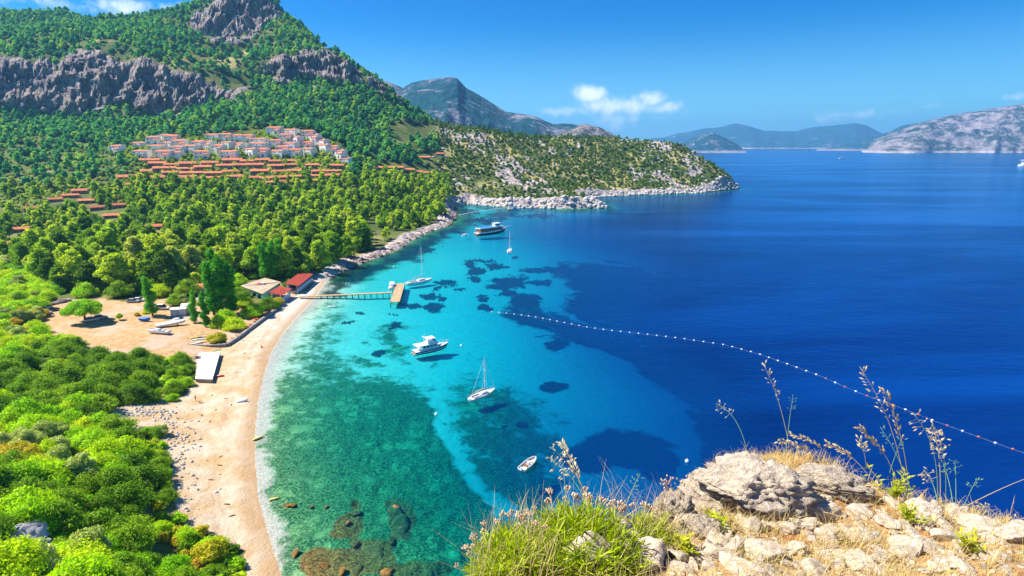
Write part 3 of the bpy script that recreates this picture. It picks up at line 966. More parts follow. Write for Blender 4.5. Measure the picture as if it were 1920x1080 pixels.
mx = t.node('ShaderNodeMixShader', {0: t.math('MULTIPLY', fr.outputs[0], t.math('ADD', 0.75, t.math('MULTIPLY', t.step(lanes, .34, .68), 0.35))), 1: mx.outputs[0], 2: gl.outputs[0]})
t.l.new(mx.outputs[0], t.out.inputs[0])
sea.materials.append(m)
link('sea', sea, kind='structure')


# ------------------------------------------------------------------ far mountains
def mountain_mat(name, rockc, rock2, green, gmask):
    m, t = new_mat(name)
    co = t.node('ShaderNodeTexCoord').outputs['Object']
    a = t.noise(co, 0.0022, 8, 0.66, 0.6)
    b = t.noise(co, 0.011, 8, 0.7, 0.4)
    c = t.noise(co, 0.05, 6, 0.7)
    rc = t.mix(t.step(b, 0.38, 0.62), rock2, rockc)
    rc = t.mix(t.math('MULTIPLY', t.step(c, 0.5, 0.36), 0.6), rc, tuple(q * .35 for q in rock2))
    gm = t.step(t.math('ADD', t.math('MULTIPLY', a, 0.5), t.math('ADD', t.math('MULTIPLY', b, 0.3), t.math('MULTIPLY', c, 0.2))), gmask - 0.035, gmask + 0.035)
    col = t.mix(gm, green, rc)
    sz = t.node('ShaderNodeSeparateXYZ', {0: co}).outputs[2]
    shore = t.step(t.math('ADD', sz, t.math('MULTIPLY', t.math('SUBTRACT', b, 0.5), 60.0)), 26.0, 8.0)
    col = t.mix(t.math('MULTIPLY', shore, 0.85), col, tuple(min(1, q * 1.35) for q in rockc))
    bp = t.node('ShaderNodeBump', {'Height': t.math('ADD', t.math('MULTIPLY', b, 1.0), t.math('MULTIPLY', c, 0.4)), 'Strength': 0.9, 'Distance': 40.0})
    p = t.node('ShaderNodeBsdfPrincipled', {'Base Color': col, 'Roughness': 0.95, 'Specular IOR Level': 0.05, 'Normal': bp.outputs[0]})
    t.l.new(p.outputs[0], t.out.inputs[0])
    return m


def mountain(name, ridge, d_base, d_ridge, mat, rough=0.16, seed=0.0, base_z=-3.0, front=0.85, n=(420, 120)):
    us = np.linspace(ridge[0][0], ridge[-1][0], n[0])
    vs = np.interp(us, [p[0] for p in ridge], [p[1] for p in ridge])
    vs = vs + fbm(us * .035, us * 0, seed, 5) * 3.0
    s = np.concatenate([np.linspace(0, 1, n[1] - 30), np.linspace(1, 2, 31)[1:]])
    UU, SS = np.meshgrid(us, s, indexing='ij')
    edge = sstep(0, 0.06, (UU - us[0]) / (us[-1] - us[0])) * sstep(0, 0.06, (us[-1] - UU) / (us[-1] - us[0]))
    zr = np.repeat((H + d_ridge * np.array([ray(a, b)[2] for a, b in zip(us, vs)]))[:, None], len(s), 1)
    zr = np.maximum(zr, base_z + 1)
    db = d_base + (d_ridge - d_base) * 0.35 * fbm(us * .012, us * 0, seed + 3, 4)
    Dp = db[:, None] + (d_ridge - db[:, None]) * SS
    rx = (UU - 960) / FPX
    X, Y = rx * Dp, Dp * CP
    prof = np.where(SS <= 1, np.abs(SS) ** front, np.clip(2 - SS, 0, 1) ** 0.8)
    hgt = zr - base_z
    sc = 3.2 / (d_ridge - d_base)
    rn = ridged(X * sc, Y * sc, seed, 5) - 0.2
    rn2 = ridged(X * sc * 4, Y * sc * 4, seed + 5, 4) - 0.2
    bell = np.sin(np.clip(SS, 0, 1) * math.pi) ** 0.8 * (SS <= 1)
    Z = base_z + hgt * prof + hgt * (rough * rn + rough * .45 * rn2) * bell
    # never above the traced ridge line as seen from the bay
    lim = (zr - H) / d_ridge * Dp + H
    Z = np.where(SS < 1, np.minimum(Z, lim - 0.02 * hgt * (1 - SS)), Z)
    me = np_mesh(name, np.stack([X, Y, Z], -1).reshape(-1, 3), [grid_faces(n[0], len(s))], smooth=True)
    me.materials.append(mat)
    return link(name, me, kind='structure')


mtA = mountain_mat('bare_mountain', (0.42, 0.36, 0.35), (0.22, 0.19, 0.2), (0.04, 0.075, 0.05), 0.5)
mtB = mountain_mat('wooded_mountain', (0.3, 0.28, 0.32), (0.15, 0.15, 0.19), (0.016, 0.08, 0.095), 0.54)  # blue haze of distance painted into the rock and wood colours
mtC = mountain_mat('distant_hill', (0.36, 0.33, 0.3), (0.16, 0.17, 0.17), (0.02, 0.09, 0.1), 0.58)  # bluish wood tone paints in the haze of distance
mountain('mountains', [(1575, 287), (1585, 280), (1600, 262), (1625, 251), (1650, 240), (1700, 225), (1740, 216), (1780, 211), (1830, 204), (1880, 194), (1920, 188), (2000, 182), (2150, 200), (2400, 240)], 5600, 6900, mtA, 0.17, 1.0, front=0.8, n=(620, 170))
mountain('mountains', [(640, 130), (700, 148), (730, 158), (752, 165), (772, 172), (790, 164), (820, 157), (848, 156), (866, 158), (880, 171), (905, 185), (930, 201), (950, 213), (1000, 222), (1030, 234), (1080, 238), (1110, 247), (1145, 257), (1180, 268), (1230, 280)], 2100, 3000, mtB, 0.09, 4.0, front=0.9, n=(520, 150))
mountain('mountains', [(1020, 262), (1060, 245), (1085, 236), (1112, 240), (1140, 254), (1170, 270), (1190, 280)], 1700, 2000, mtA, 0.14, 6.0, front=0.8)
mountain('hills', [(1480, 283), (1530, 276), (1565, 266), (1600, 256), (1640, 238), (1680, 232), (1760, 230)], 7600, 8800, mtB, 0.08, 8.0)
mountain('hills', [(1180, 266), (1230, 256), (1260, 252), (1300, 243), (1325, 240), (1352, 234), (1372, 237), (1400, 246), (1430, 247), (1455, 249), (1490, 242), (1530, 237), (1560, 233), (1580, 237), (1600, 248), (1640, 262), (1700, 270)], 11500, 13500, mtC, 0.1, 11.0)
mountain('hills', [(1255, 285), (1262, 268), (1280, 258), (1298, 252), (1312, 251), (1335, 258), (1352, 266), (1366, 277), (1376, 285)], 5600, 6300, mtB, 0.12, 13.0)

# ================================================================== VEGETATION
def ico(sub):
    bm = bmesh.new()
    bmesh.ops.create_icosphere(bm, subdivisions=sub, radius=1.0)
    V = np.array([v.co[:] for v in bm.verts])
    F = np.array([[v.index for v in f.verts] for f in bm.faces])
    bm.free()
    return V, F


ICO = {k: ico(k) for k in (1, 2, 3, 4, 5)}


def crown_mesh(name, blobs, n, size, mat, seed, core=0.8, sub=2, droop=0.0, aspect=1.0, shell=(0.72, 1.12), trunk=None, tmat=None):
    """leaf clumps spread through the outer part of many lobes, over a rough inner mass"""
    rg = np.random.default_rng(seed)
    B = np.array(blobs, float)
    wgt = (B[:, 3] * B[:, 4] * B[:, 5]) ** (2 / 3)
    k = rg.choice(len(B), n, p=wgt / wgt.sum())
    d = rg.normal(size=(n, 3))
    d[:, 2] = np.where(d[:, 2] < -0.3, d[:, 2] * rg.random(n), d[:, 2])
    d /= np.linalg.norm(d, axis=1)[:, None]
    rr = rg.uniform(*shell, n)[:, None]
    c = B[k, :3] + d * B[k, 3:] * rr
    nrm = d + rg.normal(size=(n, 3)) * 0.55
    nrm /= np.linalg.norm(nrm, axis=1)[:, None]
    t1 = np.cross(nrm, rg.normal(size=(n, 3)))
    t1 /= np.linalg.norm(t1, axis=1)[:, None]
    t2 = np.cross(nrm, t1)
    s = (size * rg.uniform(0.55, 1.35, n))[:, None]
    bend = nrm * s * 0.25
    q = np.stack([c - t1 * s * aspect, c - t2 * s * 0.55 + bend, c + t1 * s * aspect, c + t2 * s * 0.6 + bend * rg.uniform(-1, 1, (n, 1))], 1)
    V = [q.reshape(-1, 3)]
    quads = np.arange(4 * n).reshape(n, 4)
    base = 4 * n
    tris = []
    IV, IF = ICO[sub]
    for b in B:
        p = IV * core * (1 + 0.28 * fbm(IV[:, 0] * 1.7 + b[0] * 3, IV[:, 1] * 1.7 + b[1] * 3, IV[:, 2] * 1.7 + seed, 3)[:, None])
        V.append(p * b[3:] + b[:3])
        tris.append(IF + base)
        base += len(IV)
    faces = [quads, np.concatenate(tris)]
    mi = [np.zeros(n, int), np.zeros(sum(len(q) for q in tris), int)]
    mats = [mat]
    if trunk:
        mb = MB()
        for pts, rad in trunk:
            mb.tube(pts, rad, 5)
        V.append(np.array(mb.v))
        q4 = np.array([f for f in mb.f if len(f) == 4]) + base
        faces.append(q4)
        mi.append(np.ones(len(q4), int))
        mats.append(tmat)
    return np_mesh(name, np.concatenate(V), faces, mats, np.concatenate(mi))


def dome(seed, r, h, n=9, lift=0.25):
    rg = random.Random(seed)
    out = [(0, 0, h * 0.45, r * 0.62, r * 0.62, h * 0.5)]
    for i in range(n):
        a = 2 * math.pi * (i + rg.random() * 0.7) / n
        q = r * rg.uniform(0.35, 0.72)
        s = r * rg.uniform(0.28, 0.45)
        z = h * rg.uniform(0.28, 0.72) * (1 - 0.35 * q / r) + lift * 0.2
        out.append((math.cos(a) * q, math.sin(a) * q, z, s, s * rg.uniform(.85, 1.15), s * rg.uniform(0.6, 0.85)))
    for i in range(n // 2):
        a = rg.random() * 6.28
        q = r * rg.uniform(0.1, 0.4)
        s = r * rg.uniform(0.2, 0.34)
        out.append((math.cos(a) * q, math.sin(a) * q, h * rg.uniform(0.7, 0.92), s, s, s * 0.7))
    return out


def pine_blobs(seed, r=3.6, h=10.0):
    rg = random.Random(seed)
    out = []
    for i in range(13):
        f = (i + .5) / 13
        z = h * (0.34 + 0.6 * f)
        q = r * (1.0 - 0.78 * f ** 1.3) * rg.uniform(0.25, 0.85)
        a = i * 2.4 + rg.random()
        s = r * rg.uniform(0.24, 0.42) * (1.1 - 0.45 * f)
        out.append((math.cos(a) * q, math.sin(a) * q, z, s, s, s * rg.uniform(0.5, 0.8)))
    out.append((0, 0, h * 0.6, r * 0.4, r * 0.4, h * 0.26))
    return out


def limbs(blobs, h0, rad, seed, n=5):
    rg = random.Random(seed)
    top = max(b[2] for b in blobs) * 0.8
    bend = (rg.uniform(-.3, .3), rg.uniform(-.3, .3))
    out = [([(0, 0, -0.6), (bend[0] * .4, bend[1] * .4, h0), (bend[0], bend[1], top)], [rad * 1.25, rad, rad * .25])]
    for b in rg.sample(blobs, min(n, len(blobs))):
        z0 = max(h0 * .7, b[2] * 0.55)
        out.append(([(bend[0] * z0 / top, bend[1] * z0 / top, z0), (b[0] * .55, b[1] * .55, (z0 + b[2]) / 2 + .1), (b[0], b[1], b[2])], [rad * .5, rad * .35, rad * .12]))
    return out


def trunk_mesh(name, lim, mat):
    mb = MB()
    for pts, rad in lim:
        mb.tube(pts, rad, 7)
    return mb.mesh(name, mat, True)


def make_plant(kind, blobs, n, size, mat, seed, trunk_h, trunk_r, bark='bark', **kw):
    lim = limbs(blobs, trunk_h, trunk_r, seed)
    return trunk_mesh(kind + '_trunk', lim, M[bark]), crown_mesh(kind + '_crown', blobs, n, size, mat, seed, **kw)


PROTO = {}
PROTO['pine'] = [make_plant('pine_tree', pine_blobs(s, 3.8, 10.5), 3400, 0.36, M['pine'], s, 3.0, 0.2, core=0.58, aspect=1.3, shell=(0.5, 1.5)) for s in (1, 2, 3, 4, 5)]
PROTO['bright'] = [make_plant('bright_shrub', dome(s, 3.4, 3.9, 11), 6500, 0.18, M['bright'], s, 0.7, 0.12, core=0.7, aspect=1.25, shell=(.55, 1.45)) for s in (11, 12, 13)]
PROTO['dark'] = [make_plant('dark_shrub', dome(s, 3.5, 4.3, 10), 6500, 0.17, M['dark'], s, 0.7, 0.14, core=0.68, aspect=1.2, shell=(.55, 1.45)) for s in (21, 22)]
PROTO['yellowish'] = [make_plant('yellow_shrub', dome(s, 2.9, 3.2, 9), 4200, 0.17, M['yellowish'], s, 0.6, 0.1, core=0.78) for s in (31,)]
PROTO['olive'] = [make_plant('olive_tree', dome(s, 3.0, 4.4, 8), 4800, 0.15, M['olive'], s, 0.9, 0.14, core=0.76, aspect=1.6) for s in (41, 42)]


def poplar_blobs(seed, h=17.0, r=1.5):
    rg = random.Random(seed)
    return [(rg.uniform(-.5, .5) * r, rg.uniform(-.5, .5) * r, h * (0.12 + 0.85 * i / 15), r * rg.uniform(.55, .95) * (1 - .45 * max(0, i - 9) / 6), r * rg.uniform(.55, .95) * (1 - .45 * max(0, i - 9) / 6), h * .07) for i in range(16)]


PROTO['poplar'] = [make_plant('poplar_tree', poplar_blobs(s), 5200, 0.24, M['poplar'], s, 2.0, 0.22, core=0.66, shell=(.6, 1.3)) for s in (51, 52)]

tree_count = [0]


def plant(kind, name, cat, label, pos, scale, var=0, group=None, rz=None, sink=0.0):
    tm, cm = PROTO[kind][var % len(PROTO[kind])]
    t = thing(name, label, cat, (float(pos[0]), float(pos[1]), float(pos[2]) - sink), random.random() * 6.28 if rz is None else rz, group)
    t.scale = scale if hasattr(scale, '__len__') else (scale, scale, scale * random.uniform(.88, 1.14))
    link('trunk', tm, t)
    link('crown', cm, t)
    tree_count[0] += 1
    return t


def jitter_points(poly, spacing, zmax=None, seed=0, rmin=0, rmax=2000):
    """jittered world grid, kept where the foot of the plant falls in the frame region"""
    rg = np.random.default_rng(seed)
    gx, gy = np.meshgrid(np.arange(-1350, 420, spacing), np.arange(0, 1500, spacing), indexing='ij')
    x = (gx + rg.uniform(-.48, .48, gx.shape) * spacing).ravel()
    y = (gy + rg.uniform(-.48, .48, gy.shape) * spacing).ravel()
    a = np.arctan2(x, y)
    r = np.hypot(x, y)
    ok = (a > A0 + .02) & (a < A1 - .02) & (r < rmax) & (r > max(rmin, 12))
    x, y = x[ok], y[ok]
    z = zf(x, y)
    u, v = project(x, y, z)
    ok = inpoly(u, v, poly) & (z > 0.4)
    if zmax is not None:
        ok &= z < zmax
    return x[ok], y[ok], z[ok], u[ok], v[ok]


def scatter_stuff(name, pts, scl, rot, variants, label, cat):
    """one object for a far-off mass nobody could count"""
    lib = bpy.data.collections.new(name + '_kinds')
    for i, me in enumerate(variants):
        o = bpy.data.objects.new(name + '_kind', me)
        lib.objects.link(o)
    me = bpy.data.meshes.new(name)
    n = len(pts)
    me.vertices.add(n)
    me.vertices.foreach_set('co', np.asarray(pts, np.float32).ravel())
    sc = np.asarray(scl, np.float32)
    if sc.ndim == 1:
        sc = np.stack([sc, sc, sc], 1)
    me.attributes.new('scl', 'FLOAT_VECTOR', 'POINT').data.foreach_set('vector', sc.ravel())
    me.attributes.new('rot', 'FLOAT', 'POINT').data.foreach_set('value', np.asarray(rot, np.float32))
    me.attributes.new('idx', 'INT', 'POINT').data.foreach_set('value', RNG.integers(0, len(variants), n).astype(np.int32))
    o = link(name, me)
    ng = bpy.data.node_groups.new(name, 'GeometryNodeTree')
    ng.interface.new_socket('Geometry', in_out='INPUT', socket_type='NodeSocketGeometry')
    ng.interface.new_socket('Geometry', in_out='OUTPUT', socket_type='NodeSocketGeometry')
    N, L = ng.nodes, ng.links
    gi, go = N.new('NodeGroupInput'), N.new('NodeGroupOutput')
    ip = N.new('GeometryNodeInstanceOnPoints')
    ci = N.new('GeometryNodeCollectionInfo')
    ci.inputs['Collection'].default_value = lib
    ci.inputs['Separate Children'].default_value = True
    ci.inputs['Reset Children'].default_value = True

    def attr(nm, ty):
        a = N.new('GeometryNodeInputNamedAttribute')
        a.data_type = ty
        a.inputs[0].default_value = nm
        return a.outputs[0]
    ip.inputs['Pick Instance'].default_value = True
    L.new(gi.outputs[0], ip.inputs['Points'])
    L.new(ci.outputs[0], ip.inputs['Instance'])
    L.new(attr('idx', 'INT'), ip.inputs['Instance Index'])
    cx = N.new('ShaderNodeCombineXYZ')
    L.new(attr('rot', 'FLOAT'), cx.inputs[2])
    er = N.new('FunctionNodeEulerToRotation')
    L.new(cx.outputs[0], er.inputs[0])
    L.new(er.outputs[0], ip.inputs['Rotation'])
    L.new(attr('scl', 'FLOAT_VECTOR'), ip.inputs['Scale'])
    L.new(ip.outputs[0], go.inputs[0])
    md = o.modifiers.new('scatter', 'NODES')
    md.node_group = ng
    tag(o, label, cat, kind='stuff')
    return o


# ---- regions of the plan
VILLAGE = [(205, 292), (290, 262), (330, 258), (395, 256), (440, 255), (500, 244), (560, 243), (600, 252), (640, 282), (656, 300), (650, 335), (600, 346), (500, 350), (420, 345), (300, 345), (235, 348), (232, 338), (262, 318), (262, 302)]
FOREST = [(0, 500), (0, 345), (230, 345), (420, 347), (520, 350), (640, 346), (700, 322), (760, 326), (840, 332), (850, 350), (862, 372), (848, 395), (800, 425), (720, 455), (660, 480), (610, 505), (560, 530), (520, 525), (440, 522), (380, 548), (300, 553), (120, 548), (60, 520)]
SHRUBS = [(-90, 505), (0, 495), (75, 520), (110, 558), (80, 580), (75, 640), (120, 645), (200, 672), (345, 672), (368, 712), (340, 742), (322, 770), (290, 800), (312, 850), (318, 930), (340, 985), (395, 1005), (445, 1035), (450, 1130), (330, 1280), (-60, 1300), (-180, 900)]
SLOPES = [(-300, 120), (-300, 345), (0, 348), (235, 344), (258, 318), (258, 302), (200, 296), (290, 262), (395, 253), (500, 240), (580, 242), (640, 275), (660, 300), (660, 335), (700, 322), (790, 318), (830, 300), (815, 240), (800, 212), (710, 120), (610, 40), (530, -30), (480, -60), (380, -60), (340, 20), (0, -10), (-300, -20)]
HEAD = [(800, 345), (815, 300), (780, 250), (790, 215), (900, 225), (1000, 235), (1130, 250), (1210, 250), (1290, 275), (1345, 305), (1392, 352), (1250, 362), (1100, 372), (950, 385), (860, 378)]
ROOFPX = [(745, 322, 40, 11), (775, 326, 34, 11), (802, 330, 22, 11), (800, 301, 24, 10), (826, 295, 16, 9)] + [(a, b + 11, 23, 17) for a, b in [(133, 370), (166, 380), (212, 408), (290, 430), (183, 394), (42, 434), (225, 389), (20, 462), (60, 395), (150, 362), (105, 378)]]

# shrubs behind the beach, nearest first
x, y, z, u, v = jitter_points(SHRUBS, 4.5, seed=3, rmax=450)
o_ = np.argsort(-v)
special = ellmask(u, v, [(148, 880, 30, 24), (160, 1030, 40, 34), (60, 1040, 60, 40), (262, 782, 80, 30), (90, 690, 40, 30), (320, 1040, 60, 20)])
cnt = {}
KINDS = {'bright': ('bright_shrub', 'vivid green leafy shrub in the thicket behind the beach', 'bright green shrubs behind the beach'),
         'dark': ('dark_shrub', 'dark green rounded bush in the thicket behind the beach', 'dark green bushes behind the beach'),
         'yellowish': ('yellow_shrub', 'yellow green bush in the thicket behind the beach', 'yellow green bushes behind the beach'),
         'olive': ('olive_tree', 'silvery green olive tree in the thicket behind the beach', 'silvery olive trees behind the beach')}
pat = fbm(x * .03, y * .03, 50, 3)
stuff_pts = []
for i in o_:
    if special[i] < 1:
        continue
    p = pat[i] + random.uniform(-.25, .25)
    kd = 'dark' if p < -0.13 else 'bright' if p < 0.27 else 'yellowish' if p < .4 else 'olive'
    if v[i] > 860 and random.random() < .3:
        kd = 'dark'
    if v[i] < 560 and random.random() < .6:
        kd = 'bright'
    if cnt.get(kd, 0) >= 290:
        stuff_pts.append((x[i], y[i], z[i] - .3))
        continue
    cnt[kd] = cnt.get(kd, 0) + 1
    nm, lb, gr = KINDS[kd]
    edge = 0.62 if u[i] > 270 else 1.0
    plant(kd, nm, 'tree' if kd == 'olive' else 'shrub', lb, (x[i], y[i], z[i]), random.uniform(.75, 1.25) * edge, random.randrange(3), gr, sink=.3)
for kd, nm, cat, lb, u0, v0, sc, var in [
        ('olive', 'olive_tree', 'tree', 'large pale olive tree with rounded clumps standing alone among dark bushes', 148, 905, 1.35, 0),
        ('olive', 'olive_tree', 'tree', 'pale grey green tree beside the grey rocks at the lower left corner', 165, 1062, 1.2, 1),
        ('dark', 'dark_shrub', 'shrub', 'big dark green bush with a deep shadow above the olive tree', 110, 715, 1.35, 0),
        ('yellowish', 'yellow_shrub', 'shrub', 'rusty yellow bush growing at the seaward end of the thicket nearest the sand', 400, 1050, 1.05, 0),
        ('olive', 'olive_tree', 'tree', 'small round grey green tree at the beach end of the white rubble patch', 305, 815, .6, 0)]:
    plant(kd, nm, cat, lb, G(u0, v0), sc, var, sink=.3)

if stuff_pts:
    scatter_stuff('shrub_thicket', stuff_pts, RNG.uniform(.7, 1.2, len(stuff_pts)), RNG.uniform(0, 6.28, len(stuff_pts)), [crown_mesh('shrub', dome(s_, 3.4, 3.9, 9), 1500, .32, M['bright'], s_, core=.74, sub=1, shell=(.62, 1.25)) for s_ in (141, 142)], 'farther bright green shrubs of the thicket around the dusty lot', 'shrubs')
# pines between the village and the bay
x, y, z, u, v = jitter_points(FOREST, 6.9, seed=5, rmax=900)
keep = (ellmask(u, v + 4, ROOFPX) > 1.0) & (RNG.random(len(x)) < 0.93)
keep &= ~((u > 690) & (v > 400) & (fbm(x * .05, y * .05, 8, 2) > .25))
sd_, _ = signed(x, y)
keep &= sd_ > 9
x, y, z, u, v = x[keep], y[keep], z[keep], u[keep], v[keep]
o_ = np.argsort(np.hypot(x, y))
for i in o_[:340]:
    if random.random() < .16:
        bk = random.choice(['dark', 'bright', 'olive'])
        plant(bk, 'broadleaf_tree', 'tree', {'dark': 'dark rounded broadleaf tree among the pines of the wood', 'bright': 'bright green broadleaf tree among the pines of the wood', 'olive': 'pale grey green tree among the pines of the wood'}[bk], (x[i], y[i], z[i]), random.uniform(1.0, 1.7), random.randrange(3), {'dark': 'dark broadleaf trees in the wood', 'bright': 'bright broadleaf trees in the wood', 'olive': 'pale trees in the wood'}[bk], sink=.2)
        continue
    plant('pine', 'pine_tree', 'tree', 'green pine tree in the dense wood behind the beach houses', (x[i], y[i], z[i]), random.choice([.62, .8, .95, 1.1, 1.25, 1.45]) * (1.22 if v[i] > 425 else 1.0) * random.uniform(.92, 1.08), random.randrange(5), 'pines in the wood behind the beach', sink=.2)
rest = o_[340:]
grove = inpoly(u, v, [(-20, 290), (215, 335), (240, 352), (170, 372), (90, 412), (-20, 430)]) & (RNG.random(len(x)) < .75)
rest = np.array([i for i in rest if not grove[i]])
GROVE = np.stack([x, y, z - .3], 1)[grove]
small = [crown_mesh('pine', pine_blobs(s, 3.7, 10), 620, 0.62, M['pine'], s, core=0.66, sub=1, shell=(.6, 1.25), trunk=[([(0, 0, -.5), (0, 0, 7)], [.2, .1])], tmat=M['bark']) for s in (61, 62, 63, 64)] + [crown_mesh('broadleaf', dome(s, 3.6, 6.5, 8), 620, .5, M['dark'], s, core=.72, sub=1, shell=(.62, 1.28)) for s in (65, 66)]
scatter_stuff('pine_wood', np.stack([x, y, z], 1)[rest], RNG.choice([.6, .8, 1.0, 1.2, 1.4], len(rest)) * RNG.uniform(.9, 1.1, len(rest)), RNG.uniform(0, 6.28, len(rest)), small, 'far part of the pine wood reaching up to the village terraces', 'pine wood')

# woods on the mountain
x, y, z, u, v = jitter_points(SLOPES, 6.7, seed=9, rmax=1750)
inside = np.zeros(len(x), bool)
wu_, wv_ = fbm(x * .03, y * .03, 2, 3) * 16, fbm(x * .03, y * .03, 6, 3) * 12
for p in CRAG_POLY:
    inside |= inpoly(u + wu_, v + wv_ - 2, p)
thin = fbm(x * .013, y * .013, 31, 4)
bare = ((v < 175) & (v > 75) & (u > 180) & (u < 470) & (thin > -0.08)) | (thin > 0.42)
keep = (~inside | (RNG.random(len(x)) < .2)) & (~bare | (RNG.random(len(x)) < .3)) & ((z < 470)) & (ellmask(u, v + 3, ROOFPX) > 1.1)
field = inpoly(u, v, [(725, 232), (800, 228), (830, 246), (800, 262), (730, 255)])
keep &= ~field
keep &= ~((v > 260) & (u < 190) & (RNG.random(len(x)) < .25))
x, y, z, u, v = x[keep], y[keep], z[keep], u[keep], v[keep]
farv = [crown_mesh('far_tree', pine_blobs(s, 3.9, 9), 330, 0.85, M['farpine'], s, core=0.72, sub=1, shell=(.6, 1.2)) for s in (71, 72, 73)] + \
       [crown_mesh('far_tree', dome(s, 3.7, 6.0, 7), 330, 0.75, M['farpine'], s, core=0.8, sub=1) for s in (74, 75)]
scale_ = RNG.choice([.6, .85, 1.1, 1.4], len(x)) * RNG.uniform(.9, 1.1, len(x))
low_ = (v > 235) & (u < 420)
olv = low_ & (RNG.random(len(x)) < .5) & (v > 262)
scatter_stuff('mountain_wood', np.stack([x, y, z - .5], 1)[~olv], scale_[~olv], RNG.uniform(0, 6.28, (~olv).sum()), farv, 'green wood covering the mountain above and below the crags', 'woodland')
ol = [crown_mesh('olive', dome(s, 3.0, 4.2, 7), 420, 0.5, M['olive'], s, core=0.8, sub=1) for s in (81, 82)]
OLP = np.concatenate([np.stack([x, y, z - .3], 1)[olv], GROVE])
scatter_stuff('olive_grove', OLP, RNG.uniform(.6, 1.15, len(OLP)), RNG.uniform(0, 6.28, len(OLP)), ol, 'grey green olive grove on the slope left of the white village', 'olive grove')

# scrub on the headland
x, y, z, u, v = jitter_points(HEAD, 5.4, seed=12, rmax=1300)
sd_, _ = signed(x, y)
oc = fbm(x * .02, y * .02, 4, 4) + .45 * fbm(x * .09, y * .09, 2, 3)
dens = np.where(oc > .1, .6, .95) * np.where((u > 850) & (u < 1000) & (v > 330), .55, 1.0)
keep = (RNG.random(len(x)) < dens) & (sd_ > 14) & (ellmask(u, v + 3, ROOFPX) > 1.1)
keep &= ~inpoly(u, v, [(725, 232), (800, 228), (830, 246), (800, 262), (730, 255)])
x, y, z, u, v = x[keep], y[keep], z[keep], u[keep], v[keep]
scv = [crown_mesh('scrub', dome(s, 2.6, 3.4, 7), 260, 0.5, M['scrub'], s, core=0.82, sub=1) for s in (91, 92, 93)] + [crown_mesh('scrub', pine_blobs(94, 2.6, 7), 300, 0.6, M['scrub'], 94, core=0.7, sub=1)]
scatter_stuff('headland_scrub', np.stack([x, y, z - .3], 1), RNG.uniform(.5, 1.25, len(x)), RNG.uniform(0, 6.28, len(x)), scv, 'dark scrub bushes dotted over the dry headland', 'scrub')

# ================================================================== VILLAGE
def pitched(mb, w, d, z, rise, over=0.35, th=0.18):
    """low gable roof, ridge along x, slopes towards -y and +y"""
    x0, x1, y0, y1 = -w / 2 - over, w / 2 + over, -d / 2 - over, d / 2 + over
    lo = z - rise * over / (d / 2)
    v = [(x0, y0, lo), (x1, y0, lo), (x1, 0, z + rise), (x0, 0, z + rise), (x0, y1, lo), (x1, y1, lo)]
    v += [(a, b, c - th) for a, b, c in v]
    return mb.add(v, [(0, 1, 2, 3), (3, 2, 5, 4), (7, 6, 9, 8), (8, 9, 10, 11), (0, 6, 7, 1), (4, 5, 11, 10), (1, 7, 8, 2), (2, 8, 11, 5), (0, 3, 9, 6), (3, 4, 10, 9)])


